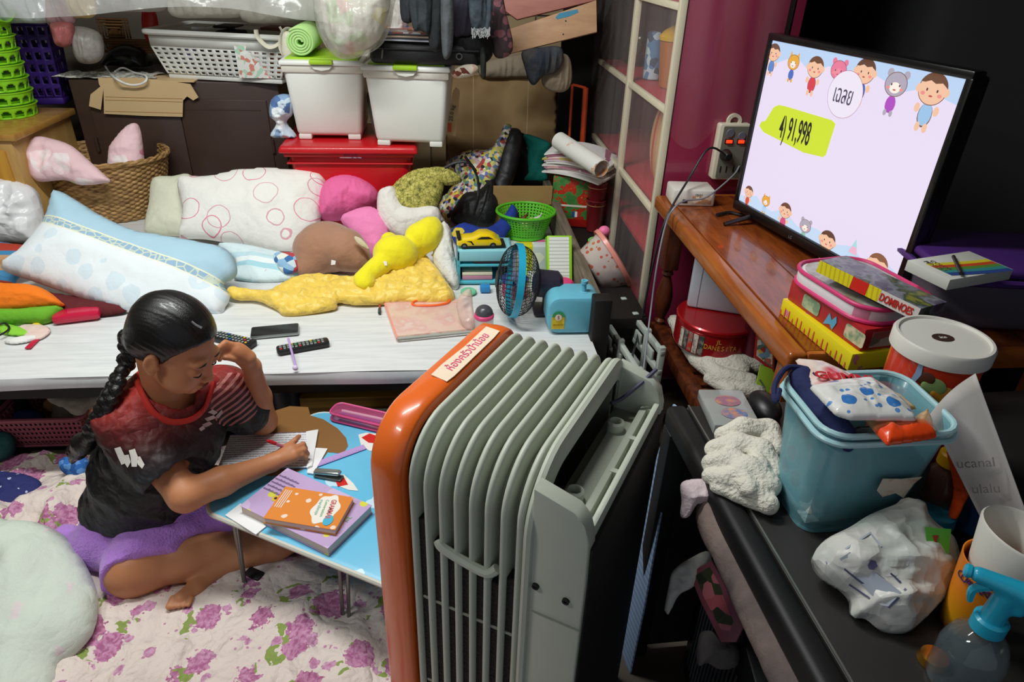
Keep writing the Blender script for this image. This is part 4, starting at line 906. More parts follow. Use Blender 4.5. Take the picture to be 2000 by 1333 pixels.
for i in range(26):
    a = P(921+i*1.45, 54+2*math.sin(i), Y=2.60); g.tube([a, a+Vector((.004*math.sin(i*3), 0, -.012-.01*abs(math.sin(i*5)))), a+Vector((.01*math.sin(i*3), 0, -.022-.012*abs(math.sin(i*5))))], .0011, 4)
obj('frayed_hem', g, cloth('fray_white', 'b8bcbc'), None, 'white frayed threads hanging from the jeans hem', 'threads', kind='stuff')
hang('floral_dress', [(952, -30), (975, -30), (990, 30), (1002, 84), (995, 108), (968, 112), (956, 70)], 2.75, .02, cloth('mauve_floral', '5a4548', pat=p_spots('4a3c40', [('8c5a62', 26, .45, 3, .3)], 'UV')), 'dusky mauve floral dress hanging at the end of the rail', 'dress', group=cl, seed=7)
hang('dark_jacket', [(886, 60), (925, 56), (955, 66), (962, 108), (935, 128), (900, 118), (886, 100)], 2.72, .05, cloth('near_black', '0f0f12'), 'black jacket heap under the hanging jeans', 'jacket', seed=8)
hang('dark_strap', [(938, 98), (948, 98), (949, 148), (940, 150)], 2.66, .006, cloth('dark_green_strap', '1b211c'), 'dark strap dangling right of the lace cloth', 'strap', seed=9)
# ================================================================ on the bed, left
# wicker basket with pink quilt
wk = mat('wicker', 'a88250', .6, pat=p_noise([(.35, '7d5c34'), (.65, 'c29a62')], 30, 3, 'Object', (1, 1, 4)))
c0 = P(205, 437, z=ZB); BX, BY = c0.x-.01, c0.y+.16; bh = .25
bk_ = thing('wicker_basket', 'round woven wicker basket overflowing with a pink flowered quilt beside the metal cabinet', 'basket', (BX, BY, ZB))
g = G(); n, m_ = 264, 66
def wf_(u, v):
    a_ = u*2*PI; z = v*bh; r_ = .165+.055*v+.003*math.sin(v*PI); row = math.floor(v*26); ph = PI*row
    r_ += .0040*math.sin(a_*33+ph)*abs(math.sin(v*26*PI))**.5+.0015*abs(math.sin(v*26*PI)); return (BX+r_*1.12*math.cos(a_), BY+r_*.92*math.sin(a_), ZB+z)
n = 330; g.grid(wf_, n, 130); obj('woven_wall', g, wk, bk_, sol=.005, ang=180)
g = G(); pts = [Vector((BX+.224*1.12*math.cos(t), BY+.224*.92*math.sin(t), ZB+bh)) for t in [i/80*2*PI for i in range(80)]]
for k in range(3):
    g.tube([p_+Vector((.006*math.cos(i*.9+k*2.1), .006*math.sin(i*.9+k*2.1)*0, .006*math.sin(i*.9+k*2.1))) for i, p_ in enumerate(pts)], .006, 6, closed=True)
obj('braided_rim', g, wk, bk_, kind=None)
g = G(); hx = BX-.02; pts = [Vector((hx-.075*math.cos(t), BY+.19, ZB+bh-.02+.105*math.sin(t))) for t in [i/16*PI for i in range(17)]]
for k in range(2): g.tube([p_+Vector((.004*math.cos(i+k*PI), .004*math.sin(i+k*PI), 0)) for i, p_ in enumerate(pts)], .008, 8)
obj('handle', g, wk, bk_)
g = G(); g.lathe(TM(BX, BY, ZB+.002) @ Matrix.Diagonal((1.12, .92, 1, 1)), [(0, 0), (.165, 0)], 40); obj('bottom', g, wk, bk_)
pq = cloth('pink_quilt', 'f0c9cf', pat=p_spots('f2ccd2', [(('f6ecec', 'f8d8dc'), 9, .42, 1, .4), (('c7dc8a', 'd8e6a8'), 8, .22, 5, .5), (('dd7f9c', 'e598ae'), 10, .17, 9, .5)], 'UV'))
zb_ = ZB+bh
q1_ = obj('pink_quilt', puff([(45, 300), (70, 268), (105, 272), (140, 285), (175, 315), (208, 345), (215, 356), (160, 362), (125, 352), (75, 355), (55, 335)], (P(130, 345, Y=BY-.235), Vector((0, -.85, .5))), .045, wr=.02, wf=12, seed=2), pq, None, 'pink flowered quilt spilling over the left of the wicker basket', 'quilt', ang=180, merge=False)
obj('quilt_fold', puff([(212, 352), (212, 300), (218, 280), (245, 248), (266, 241), (276, 262), (284, 330), (288, 345), (262, 352), (238, 358)], (P(245, 345, Y=BY-.10), Vector((.1, -.9, .35))), .05, wr=.015, wf=12, seed=6), pq, q1_, ang=180, merge=False)
# white plastic bag, far left
wb_ = mat('white_polybag', 'f0f0f2', .3, alpha=.95, bump=1, bpat=crumple(8, 4))
soft('plastic_bag', [(-40, 350), (15, 349), (62, 366), (78, 400), (84, 445), (84, 470), (60, 476), (20, 474), (-40, 478)], (40, 476, ZB), 70, .08, wb_, 'crumpled white plastic bag at the left edge beside the wicker basket', 'bag', wr=.03, wf=16, seed=3)
# striped woven basket/left
sm_ = mat('striped_weave', 'b06040', .7, bump=.5, bs=200, pat=p_stripe(['b23a28', '3f86b4', '4a90bc', 'c69a70', 'b98458', 'c69a70', '3f86b4', 'b23a28'], 7.5, 1, 'UV'))
pl = tilt(30, 560, ZB, 55); soft('striped_mat_basket', [(-40, 478), (30, 477), (66, 486), (62, 520), (30, 545), (20, 562), (-40, 562)], (20, 562, ZB), 50, .05, sm_, 'striped red and blue woven basket peeking out at the left under the pillow', 'basket', wr=0)
soft('maroon_cloth', [(-30, 560), (40, 560), (110, 575), (200, 590), (252, 606), (200, 618), (100, 622), (-30, 625)], (60, 625, ZB), 12, .03, cloth('maroon_cloth', '5c1a1e'), 'dark maroon cloth bunched under the big blue pillow', 'cloth', wr=.01)
soft('orange_cushion', [(-40, 560), (20, 556), (80, 562), (120, 590), (122, 598), (70, 608), (-40, 610)], (40, 608, ZB+.03), 40, .05, cloth('orange_fabric', 'f07a12'), 'bright orange cushion stacked on a green one at the left', 'cushion', wr=.008, wf=30, aniso=(.4, 2), zmin=ZB+.03)
soft('green_cushion', [(-40, 604), (40, 606), (118, 600), (116, 612), (92, 632), (40, 636), (-40, 636)], (40, 636, ZB), 35, .035, cloth('green_fabric', '6cae2a'), 'green cushion under the orange cushion at the left', 'cushion', wr=.004)
# big pale blue pillow
PLn = tilt(300, 612, ZB, 38)
ln = uvl(PLn, (85, 440), (430, 566))
def bluep(t):
    d = uvd(t, ln); f = t.new('MapRange', {0: d, 1: -.10, 2: .10}).outputs[0]
    net = t.new('TexVoronoi', {'Vector': t.co('UV'), 'Scale': 45}, feature='DISTANCE_TO_EDGE').outputs[0]
    band = t.mix(t.math('LESS_THAN', net, .09), lin('93b3cc'), lin('c9d5c4'))
    v2 = t.vor(t.warp(t.co('UV'), .02, 25), 13).outputs['Distance']; w = t.mix(t.math('MULTIPLY', t.math('LESS_THAN', t.math('ABSOLUTE', t.math('SUBTRACT', v2, .25)), .16), .5), lin('e6edf0'), lin('c3dbe8'))
    up = lin('a9cadb'); c = t.mix(t.math('GREATER_THAN', f, .46), w, lin('e9e9d2')); c = t.mix(t.math('GREATER_THAN', f, .485), c, band)
    c = t.mix(t.math('GREATER_THAN', f, .60), c, lin('e4e6cc')); return t.mix(t.math('GREATER_THAN', f, .625), c, up)
soft('blue_pillow', [(108, 374), (150, 392), (195, 420), (262, 450), (330, 462), (395, 474), (440, 486), (460, 512), (462, 540), (436, 556), (450, 578), (440, 600), (430, 618), (385, 612), (300, 614), (225, 606), (150, 580), (70, 552), (2, 524), (40, 490), (70, 455), (90, 425)], (300, 612, ZB), 38, .075,
     cloth('blue_pillow_print', 'b8cfe0', pat=bluep, bump=.2), 'large pale blue and white patterned pillow lying slantwise beside the girl', 'pillow', wr=.008, wf=7, aniso=(1, 2.5), seed=4, res=.014)
# cream bolster and line-flower sheet
soft('cream_pillow', [(300, 352), (340, 346), (380, 350), (380, 455), (330, 462), (288, 458), (284, 440), (292, 400)], (335, 462, ZB), 48, .06, cloth('cream_pillowcase', 'dcdcc6'), 'cream pillow end sticking out left of the flowered sheet', 'pillow', wr=.008, seed=1)
def linef(t):
    co = t.co('UV'); c = lin('f0eee8'); 
    for off, col in ((0, 'e58aa0'), (3.3, 'dfa8b4')):
        cc = t.co('UV', loc=(off, off, 0)); v = t.new('TexVoronoi', {'Vector': t.warp(cc, .012, 20), 'Scale': 7.5}, feature='SMOOTH_F1'); v.inputs['Smoothness'].default_value = .25
        m1 = t.math('LESS_THAN', t.math('ABSOLUTE', t.math('SUBTRACT', v.outputs['Distance'], .34)), .012); c = t.mix(m1, c, lin(col))
    return c
soft('flower_sheet_pillow', [(348, 350), (400, 346), (435, 340), (475, 331), (540, 330), (600, 334), (628, 342), (638, 360), (628, 400), (624, 440), (600, 470), (578, 496), (530, 492), (480, 478), (440, 474), (400, 468), (350, 464), (352, 440), (356, 410)], (470, 490, ZB), 46, .075, cloth('line_flower_sheet', 'f0eee8', pat=linef), 'long white bolster covered with a sheet of pink outline flowers', 'pillow', wr=.011, wf=8, aniso=(1.6, 1), seed=5)
soft('striped_sheet', [(425, 480), (470, 478), (540, 492), (578, 500), (585, 520), (575, 545), (520, 552), (470, 548), (455, 540), (460, 510)], (510, 552, ZB), 22, .03, cloth('aqua_stripe', 'cfe4ea', pat=p_stripe(['d8eaee', 'd8eaee', 'a9d4e0', 'e8f0f0', 'c0dee6'], 9, 1, 'UV', (0, 0, .2))), 'white and aqua striped sheet crumpled between blue pillow and brown toy', 'sheet', wr=.008, seed=6)
for i in range(7):
    a = P(517+.6*i, 492+6.2*i, z=ZB+.062-.0045*i); g = G(); g.prism(frame(a, (1, 0, 0), (0, .7, .7)), [(.0065*math.cos(k*PI/5)*(1 if k % 2 else .4), .0065*math.sin(k*PI/5)*(1 if k % 2 else .4)) for k in range(10)], .001)
    obj('red_star', g, mat('red_print', 'd0303c', .7), bpy.data.objects['striped_sheet'])
soft('blue_print_cloth', [(535, 498), (560, 494), (582, 500), (584, 525), (560, 535), (540, 520)], (560, 535, ZB+.03), 30, .02, cloth('toy_print', 'b8ccd8', pat=p_cells(['c8dce4', '3c6ea8', 'e4e8dc', '8fb8d8', 'b8434c'], 40)), 'blue cartoon-free printed cloth corner beside the brown toy'.replace('cartoon-free ', ''), 'cloth', wr=.006)
# pink bolster etc.
pinkm = cloth('hot_pink', 'ee6ea6'); pink2 = cloth('pink_lighter', 'f58cc0')
soft('pink_bolster', [(626, 375), (640, 353), (665, 343), (695, 345), (722, 358), (740, 378), (740, 398), (722, 412), (690, 424), (655, 432), (628, 428), (622, 400)], (670, 470, ZB), 62, .10, pinkm, 'round hot pink bolster with gathered end beside the flowered sheet', 'bolster', wr=.010, wf=26, aniso=(1.4, .5), seed=3)
soft('pink_pillow', [(665, 430), (690, 412), (722, 405), (742, 415), (757, 440), (760, 470), (748, 505), (728, 505), (700, 470)], (730, 505, ZB), 45, .05, pink2, 'lighter pink pillow squeezed between the bolster and the brown toy', 'pillow', wr=.005, seed=4)
whf = cloth('white_fleece', 'e8e4de', bump=.8, bs=120)
soft('white_pillow', [(738, 378), (752, 366), (770, 366), (790, 400), (840, 402), (858, 410), (856, 440), (800, 465), (760, 452), (738, 420)], (790, 500, ZB), 55, .05, whf, 'white pillow behind the yellow-green leaf toy', 'pillow', wr=.006, seed=2)
soft('white_fleece_rug', [(862, 436), (880, 448), (885, 480), (893, 520), (897, 556), (886, 566), (862, 540), (845, 500)], (880, 566, ZB), 40, .035, cloth('shag', 'dcdcd6', bump=1, bs=150), 'white shaggy fleece between the yellow toy and the turquoise drawers', 'fleece', wr=.006, wf=60, seed=7)
# yellow-green fish toy
def fishm(t):
    n = t.noise(t.co('UV'), 45, 5, .7); v = t.new('TexVoronoi', {'Vector': t.co('UV'), 'Scale': 60}, feature='DISTANCE_TO_EDGE').outputs[0]
    c = t.ramp(n, [(.36, '585a24'), (.5, 'b7ae52'), (.68, 'd8d07e')]); return t.mix(t.math('LESS_THAN', v, .035), c, lin('6a6a38'))
ft = thing('fish_toy', 'mottled yellow-green stuffed fish pillow leaning against the flowered backpack', 'toy', P(800, 456, z=ZB+.02))
pl = (P(800, 458, z=ZB+.06), Vector((-.15, -.80, .55)).normalized())
fm = cloth('fish_print', 'b7b060', pat=fishm)
obj('body', puff([(757, 425), (755, 398), (762, 372), (780, 350), (808, 333), (840, 328), (865, 336), (868, 356), (862, 385), (848, 410), (828, 430), (808, 444), (798, 458), (780, 452), (764, 444)], pl, .055, wr=.004, seed=2), fm, ft, ang=180, merge=False)
obj('head', puff([(838, 330), (870, 328), (900, 346), (893, 358), (870, 362), (858, 352)], pl, .03, wr=.003, seed=3), fm, ft, ang=180, merge=False)
obj('tail', puff([(713, 450), (735, 441), (760, 442), (790, 448), (785, 460), (755, 458), (722, 458)], (P(750, 458, z=ZB+.05), Vector((0, -.6, .8))), .014), cloth('fish_tail', 'a9b455'), ft, ang=180, merge=False)
# ---- stuffed toys as continuous bodies
def Pv(px, py, Y): p_ = P(px, py, Y=Y); return (p_.x, p_.y, p_.z)
bt_ = thing('brown_toy', 'round brown plush toy seen from behind, white tag on its seam', 'plush toy', P(640, 545, z=ZB))
c_ = Vector(Pv(650, 492, 2.33)); sd = SDF(c_-Vector((.2, .16, .16)), c_+Vector((.2, .16, .16)), .005)
sd.ell(Pv(625, 490, 2.36), (.098, .085, .090), k=.02).ell(Pv(672, 488, 2.33), (.082, .075, .080), k=.03).ell(Pv(640, 468, 2.38), (.085, .07, .065), k=.03).ell(Pv(700, 505, 2.31), (.045, .05, .045), k=.03).ell(Pv(600, 520, 2.31), (.045, .05, .04), k=.03)
sd.disp(lambda x, y, z: .0025*ridge(x*22, y*22, z*22, seed=2)); sd.half((0, 0, ZB+.002), (0, 0, -1))
sobj('body', sd, cloth('brown_plush', 'a97c62', sheen=.4, var=.1), bt_)
obj('cream_patch', puff([(692, 462), (705, 466), (718, 480), (720, 488), (706, 482), (696, 474)], (P(706, 476, Y=2.262), Vector((.3, -.8, .4))), .008), cloth('cream_plush', 'd8ccb0'), bt_, ang=180, merge=False)
g = G(); g.prism(flat(P(651, 513, Y=2.245), (-.1, -.9, .3)), [(-.008, -.009), (.007, -.007), (.009, .006), (-.006, .009)], .002); obj('tag', g, mat('white_tag', 'f2f2ee', .6), bt_)
yt = thing('yellow_toy', 'bright yellow long-bodied plush toy sprawled face down on gold cloth', 'plush toy', P(770, 555, z=ZB+.03))
c_ = Vector(Pv(780, 490, 2.25)); sd = SDF(c_-Vector((.22, .2, .18)), c_+Vector((.2, .2, .16)), .0045)
sd.ell(Pv(826, 464, 2.30), (.064, .055, .058), k=.01).ell(Pv(843, 448, 2.33), (.040, .04, .047), k=.03).ell(Pv(772, 496, 2.24), (.078, .060, .068), k=.018).ell(Pv(800, 500, 2.30), (.055, .05, .055), k=.03)
sd.ell(Pv(760, 468, 2.31), (.030, .03, .026), k=.012).cone(Pv(742, 518, 2.19), Pv(706, 545, 2.13), .038, .028, .015).ell(Pv(712, 550, 2.12), (.036, .035, .030), k=.01).cone(Pv(790, 520, 2.24), Pv(808, 532, 2.20), .022, .012, .01)
sd.disp(lambda x, y, z: .0022*ridge(x*26, y*26, z*26, seed=5)); sd.half((0, 0, ZB+.02), (0, 0, -1))
sobj('body', sd, cloth('yellow_plush', 'f1e416', sheen=.3), yt)
g = G(); g.prism(flat(P(752, 515, Y=2.165), (0, -.9, .3)), [(-.007, -.006), (.007, -.007), (.006, .008), (-.006, .007)], .002); obj('tag', g, mat('white_tag', 'f2f2ee', .6), yt)
g = G(); g.tube([P(843, 500, Y=2.28), P(852, 490, Y=2.29), P(862, 478, Y=2.30)], .003, 6, 3); obj('loop', g, mat('yellow_cord', 'd8d020', .6), yt)
gold = mat('gold_satin', 'efcb55', .42, var=.05, sheen=.3, bump=.8, bpat=foldb(9, .1, 300))
soft('gold_cloth', [(440, 574), (455, 566), (500, 570), (535, 568), (555, 555), (600, 540), (650, 542), (700, 545), (760, 530), (800, 515), (828, 500), (850, 520), (868, 545), (888, 575), (880, 590), (840, 592), (790, 590), (760, 592), (720, 595), (690, 594), (660, 590), (655, 604), (600, 615), (556, 618), (540, 606), (500, 586), (460, 584)], (640, 616, ZB), 12, .022, gold, 'crumpled shiny gold satin cloth beneath the yellow toy', 'cloth', wr=.017, wf=24, aniso=(.8, 2.4), w=.05, seed=12, res=.0075)
# ---------------------------------------------------------------- small things on the white sheet
pb_ = mat('phone_black', '1a1c1e', .12, coat=.5); 
M, w = edge((489, 664), (584, 655), ZB+.001); t = thing('phone', 'smartphone lying face up on the white sheet beside the remote controls', 'phone', M.translation)
h_ = (P(583, 636, z=ZB)-P(584, 655, z=ZB)).length
g = G(); g.prism(M, rrect(0, 0, w, h_, .006), .009, .002); obj('body', g, mat('phone_silver', '9aa09e', .3, .7), t)
g = G(); g.prism(M @ TM(z=.0088), rrect(.002, .002, w-.002, h_-.002, .005), .0008); obj('display', g, pb_, t)
rm = mat('remote_black', '17181a', .4); btn = mat('remote_button', '8e9692', .5)
def remote(p1, p2, wd, label, cols):
    a = P(*p1, z=ZB+.001); b = P(*p2, z=ZB+.001); M = frame(a, b-a, (-(b-a).y, (b-a).x, 0)); L = (b-a).length
    t = thing('remote_control', label, 'remote control', M.translation, 'remote controls on the bed'); g = G(); g.prism(M, rrect(0, -wd/2, L, wd/2, .010), .016, .004); obj('body', g, rm, t)
    nx = int(L/.012)
    for i in range(nx):
        for j in range(3):
            g = G(); c_ = btn if (i+j) % 5 else mat('rb'+cols[(i*3+j) % len(cols)], cols[(i*3+j) % len(cols)], .5)
            g.prism(M @ TM(.012+i*(L-.02)/nx, -wd*.28+j*wd*.28, .0155), rrect(-.0035, -.003, .0035, .003, .0012, 2), .0022); obj('button', g, c_, t)
    return t
remote((541, 690), (643, 672), .036, 'black remote control under the lilac pen', ['c23030', '3c8a4a', 'd0b030'])
remote((420, 660), (497, 678), .040, 'black remote control behind the girl\'s raised hand', ['c23030', '3c8a4a', 'd0b030', '3060b0'])
t = thing('lilac_pen', 'lilac pen laid across the remote control', 'pen', P(580, 720, z=ZB)); a = P(578, 718, z=ZB+.008); b = P(563, 662, z=ZB+.022)
g = G(); g.tube([a, b], .0035, 10); obj('barrel', g, mat('lilac_plastic', 'b99ad2', .4), t); g = G(); g.lathe(frame(a+Vector((0, -.004, .002)), (1, 0, 0), (0, .3, 1)), [(0, 0)]+[(.008*abs(math.sin(PI*k/8)), .010*k/8) for k in range(1, 9)], 12); obj('flower_end', g, mat('pale_lilac', 'dccbe6', .5), t)
a = P(741, 612, z=ZB+.005); b = P(742, 592, z=ZB+.005); t = thing('tiny_marker', 'tiny red stick with dark end beside the clear folder', 'marker', a); g = G(); g.tube([a+(b-a)*.4, b], .003, 8); obj('stick', g, mat('marker_red', 'c24a34', .5), t); g = G(); g.tube([a, a+(b-a)*.42], .005, 8); obj('cap', g, mat('cap_grey', '3c4444', .5), t)
# red pouch and ruler, felt bits at left
M, w = edge((103, 637), (197, 625), ZB+.001); g = G(); g.box(M, w, .06, .028, .010); obj('red_pouch', g, mat('crimson_vinyl', 'c2183e', .3, coat=.3, bump=.3, bs=30), None, 'crimson vinyl pouch beside the green cushion', 'pouch')
a = P(60, 682, z=ZB+.001); b = P(96, 646, z=ZB+.001); M = frame(a, b-a, (-(b-a).y, (b-a).x, 0)); g = G(); g.box(M, (b-a).length, .016, .004, .001); obj('red_ruler', g, mat('crimson_plastic', 'c22340', .35), None, 'short crimson stick lying on the white sheet at the left', 'stick')
for i, (pts, c, l) in enumerate(((((0, 638), (18, 634), (40, 640), (60, 648), (52, 656), (20, 655), (0, 650)), '8ccf3c', 'lime green felt shape with black cord on the left of the bed'), (((36, 640), (60, 634), (92, 638), (98, 650), (75, 664), (50, 660)), 'e0c6bc', 'pale pink felt piece beside the lime one'), (((62, 634), (60, 626), (68, 630), (74, 626), (80, 632), (80, 638), (68, 640)), 'e8c832', 'small yellow felt crown'), (((8, 668), (40, 660), (72, 656), (70, 664), (30, 672)), 'e4e2de', 'white felt strip at the left edge of the bed'))):
    soft('felt_piece', list(pts), (pts[0][0], 655, ZB+.004), 0, .006, cloth('felt%d' % i, c), l, 'felt', zmin=ZB+.0005, smooth=3, res=.004)
g = G(); g.tube([P(x, y, z=ZB+.016) for x, y in ((0, 655), (12, 648), (18, 640), (10, 632), (0, 634))], .003, 6, 4); g2 = g; obj('black_string', g, mat('black_cord', '1c1c1c', .6), None, 'black cord curled over the lime felt shape', 'cord')
# clear pink zip folder
def foldp(t): return t.ramp(t.noise(t.co('Object'), 14, 3), [(.3, 'ece2b0'), (.45, 'f0dccc'), (.55, 'e6a89a'), (.62, 'eee8dc'), (.75, 'f2ecc0')])
M, w = edge((775, 664), (925, 648), ZB+.001); t = thing('clear_folder', 'transparent pink-edged document folder with papers on the white sheet', 'folder', M.translation)
fo = pp2([(750, 592), (776, 664), (924, 649), (903, 590)], (P(800, 650, z=ZB+.002), Vector((0, 0, 1)))); FF = flat(P(800, 650, z=ZB+.002), (0, 0, 1))
g = G(); g.prism(FF, fo, .010, .002); obj('papers', g, mat('folder_papers', 'ece2b0', .5, pat=foldp), t)
g = G(); g.prism(FF @ TM(z=.0105), fo, .0025); obj('clear_cover', g, mat('clear_pink', 'f4d6cc', .12, alpha=.35, coat=.5), t)
e4 = [P(x, y, z=ZB+.010) for x, y in ((752, 594), (776, 662), (922, 648), (902, 592))]; g = G(); g.tube(e4[:2], .004, 6); obj('pink_edge', g, mat('salmon', 'ee9a86', .4), t); g = G(); g.tube([e4[0], e4[3]], .004, 6); obj('pink_edge', g, mat('salmon', 'ee9a86', .4), t)
g = G(); g.tube(e4[1:3], .0045, 6); obj('slide_bar', g, mat('slide_grey', 'a8aaa0', .3), t)
g = G(); g.tube([P(x, y, z=ZB+.017) for x, y in ((808, 596), (812, 588), (850, 583), (876, 584), (874, 592), (845, 597))], .004, 8, 4, closed=True); obj('orange_ring', g, mat('neon_orange', 'ff6a20', .4), None, 'neon orange plastic ring lying on the clear folder', 'ring')
soft('clear_bag', [(892, 590), (905, 570), (920, 566), (924, 600), (928, 640), (912, 648), (896, 620)], (910, 650, ZB), 60, .02, mat('rosy_film', 'f0d0c4', .15, alpha=.5, bump=.6, bs=30), 'limp clear plastic bag standing beside the folder', 'bag', wr=.01)
# ================================================================ right end of the bed
# cardboard boxes, backpack
t = thing('open_carton', 'open cardboard carton behind the green basket', 'box', P(1015, 440, z=ZB)); M, w = edge((962, 440), (1075, 445), ZB+.001); M = TM(M.translation.x, M.translation.y, ZB+.001)
zt = P(1015, 400, Y=M.translation.y).z-ZB
g = G(); g.box(M, w, .004, zt); g.box(M @ TM(0, .22, 0), w, .004, zt); g.box(M, .004, .22, zt); g.box(M @ TM(w-.004, 0, 0), .004, .22, zt); obj('walls', g, cardm, t, kind=None)
g = G(); g.box(M @ TM(0, -.002, zt, rx=8), w, .004, .085); obj('flap', g, cardm, t); g = G(); g.box(M @ TM(w, .0, zt, ry=-50) @ TM(-.1, 0, 0), .1, .21, .004); obj('flap', g, cardm, t)
g = G(); g.box(M @ TM(.12, -.0015, zt-.014), .08, .001, .006); obj('box_print', g, mat('brown_ink', '6a5030', .8), t)
bpm = cloth('confetti_print', 'b8b48a', pat=p_cells(['d8cc7a', 'b84a4a', 'e8e4cc', '5c8a8a', 'd8b8c0', '2c2c30', '8aa85a', 'e0d050', '6a7ab0', 'ece8dc'], 75, 'UV'))
bp = thing('backpack', 'backpack with confetti print and black straps slumped against the cardboard', 'backpack', P(925, 450, z=ZB)); YB = 2.72
pl = (P(925, 440, z=ZB), Vector((-.3, -.75, .55)).normalized())
obj('body', puff([(868, 325), (890, 305), (925, 292), (955, 292), (975, 268), (984, 245), (998, 244), (1000, 262), (985, 300), (968, 345), (952, 375), (930, 400), (905, 420), (870, 430), (858, 400), (878, 370), (896, 350)], pl, .06, wr=.012, wf=12, seed=3), bpm, bp, ang=180, merge=False)
bn = cloth('black_nylon_web', '101013', .5)
obj('front_pocket', puff([(880, 430), (905, 380), (935, 372), (965, 350), (972, 400), (960, 445), (925, 445)], (P(925, 446, z=ZB), Vector((-.3, -.8, .5)).normalized()), .05, wr=.01, seed=5), bn, bp, 'black mesh front pocket', ang=180, merge=False)
obj('side_panel', puff([(984, 262), (1008, 250), (1020, 268), (1010, 330), (990, 380), (965, 425), (950, 440), (955, 380), (972, 330)], (P(965, 440, z=ZB), Vector((-.1, -.85, .5)).normalized()), .03, wr=.008, seed=6), bn, bp, ang=180, merge=False)
for pts in (((908, 305), (930, 340), (935, 380), (925, 420)), ((868, 328), (890, 318), (915, 318), (930, 335)), ((955, 360), (946, 400), (930, 440))):
    g = G(); g.tube([P(x, y, Y=2.50 if y > 350 else 2.56) for x, y in pts], .006, 6, 5, flatk=.5); obj('strap', g, bn, bp)
soft('blue_cloth', [(880, 452), (905, 436), (950, 446), (985, 420), (1000, 400), (1012, 420), (990, 458), (960, 485), (900, 482), (886, 470)], (940, 485, ZB), 35, .035, cloth('royal_blue', '1f3a9a', pat=p_spots('1d3a96', [('d8c040', 9, .22, 2, .5)], 'UV')), 'royal blue cloth with yellow marks under the backpack', 'cloth', wr=.012, seed=7)
soft('black_bag', [(972, 330), (1000, 268), (1025, 262), (1032, 300), (1062, 340), (1060, 362), (1000, 365), (965, 380)], (1010, 400, ZB), 65, .05, cloth('black_velvet', '0c0c0f'), 'black bag wedged between backpack and teal pouch', 'bag', wr=.01, seed=8)
soft('teal_pouch', [(1022, 268), (1030, 262), (1060, 272), (1076, 282), (1072, 300), (1062, 320), (1070, 352), (1040, 356), (1018, 352), (1028, 320), (1030, 290)], (1040, 400, ZB), 72, .035, cloth('teal_fabric', '0f7d72'), 'teal fabric pouch standing above the open carton', 'pouch', wr=.006, zmin=ZB)
# tall cardboard strip with print
q = P(880, 265, Y=2.86); g = G(); t = thing('carton_strip', 'tall narrow cardboard strip with orange mark leaning beside the right white bin', 'cardboard', (q.x, 2.86, q.z)); M = flat(P(878, 265, Y=2.86), (0, -1, 0)); pl = (P(878, 265, Y=2.86), Vector((0, -1, 0)))
g.prism(M, pp2([(872, 262), (890, 266), (898, 185), (898, 176), (890, 170), (884, 180)], pl), .004); obj('sheet', g, card2, t)
g = G(); a = P(877, 252, Y=2.855); g.box(TM(a.x-.004, 2.853, a.z-.012), .014, .002, .035); obj('orange_mark', g, mat('print_orange', 'd85a28', .6), t)
text('side_print', '25.0 kg', .022, TM(P(883, 222, Y=2.85).x, 2.854, P(883, 222, Y=2.85).z, rx=90) @ TM(rz=80), mat('print_navy', '35405a', .6), t)
hang('cardboard_sheet', [(870, 148), (1052, 145), (1090, 160), (1088, 520), (872, 520)], 3.62, .006, mat('cardboard_brown', 'a58458', .8, pat=lambda t: t.mix(t.math('LESS_THAN', t.math('ABSOLUTE', t.math('SUBTRACT', t.math('FRACT', t.math('MULTIPLY', t.sep(t.co('UV'))[0], 3.6)), .5)), .005), t.ramp(t.noise(t.co('UV'), 4, 2), [(.35, '80603c'), (.65, 'b09266')]), lin('c9b48a'))), 'big flattened brown cardboard leaning on the tiled wall', 'cardboard', wr=0, smooth=0)
# storage under/behind: diagonal planks
for i, (pts, c, l, Y) in enumerate((([(978, -60), (1160, -60), (1165, 0), (1010, 38), (985, 20)], 'a86a60', 'pinkish upper plank slanting across the top behind the cabinet', 2.95), ([(985, 60), (1165, 0), (1166, 62), (990, 106), (984, 96)], 'b58a68', 'plywood plank with a blue marker stroke slanting across the top', 2.93))):
    pl = (P(1000, 50, Y=Y), Vector((-.1, -1, .3)).normalized()); M = flat(*pl); t = thing('slanting_plank', l, 'plank', P(1080, 60, Y=Y), 'planks stored above the bed'); g = G(); g.prism(M @ TM(z=-.02), pp2(pts, pl), .02, .002); obj('board', g, mat('plank%d' % i, c, .6, pat=p_wood(c, 'c9a27e' if i else 'b87c70', (2, 9, 9))), t)
    if i:
        g = G(); g.prism(M, pp2([(1085, 34), (1092, 26), (1128, 18), (1130, 24), (1112, 32), (1088, 38)], pl), .001); obj('marker_stroke', g, mat('marker_blue', '3c8aa8', .6), t)
        for px, py in ((1105, 40), (1100, 66)): g = G(); g.cyl(M @ Matrix.Translation(Vector((*pp2([(px, py), (px+1, py), (px, py+1)], pl)[0], 0))), .003, .0015, 8); obj('nail_hole', g, blackwood, t)
    g = G(); q = P(1000, 108, Y=Y) if i else P(1000, 40, Y=Y)
hang('denim_jacket', [(1020, 100), (1060, 92), (1095, 92), (1100, 120), (1085, 142), (1062, 148), (1045, 166), (1034, 160), (1024, 130)], 2.90, .03, cloth('faded_denim', '3a4046', pat=p_noise([(.4, '2c3440'), (.7, '5a5450')], 12)), 'faded denim jacket slung under the slanting planks', 'jacket', wr=.015)
hang('cream_cloth', [(1060, 130), (1098, 105), (1115, 120), (1116, 162), (1100, 180), (1070, 176), (1058, 160)], 2.94, .025, cloth('dingy_cream', '8a7c68'), 'dingy cream cloth hanging beside the denim jacket', 'cloth')
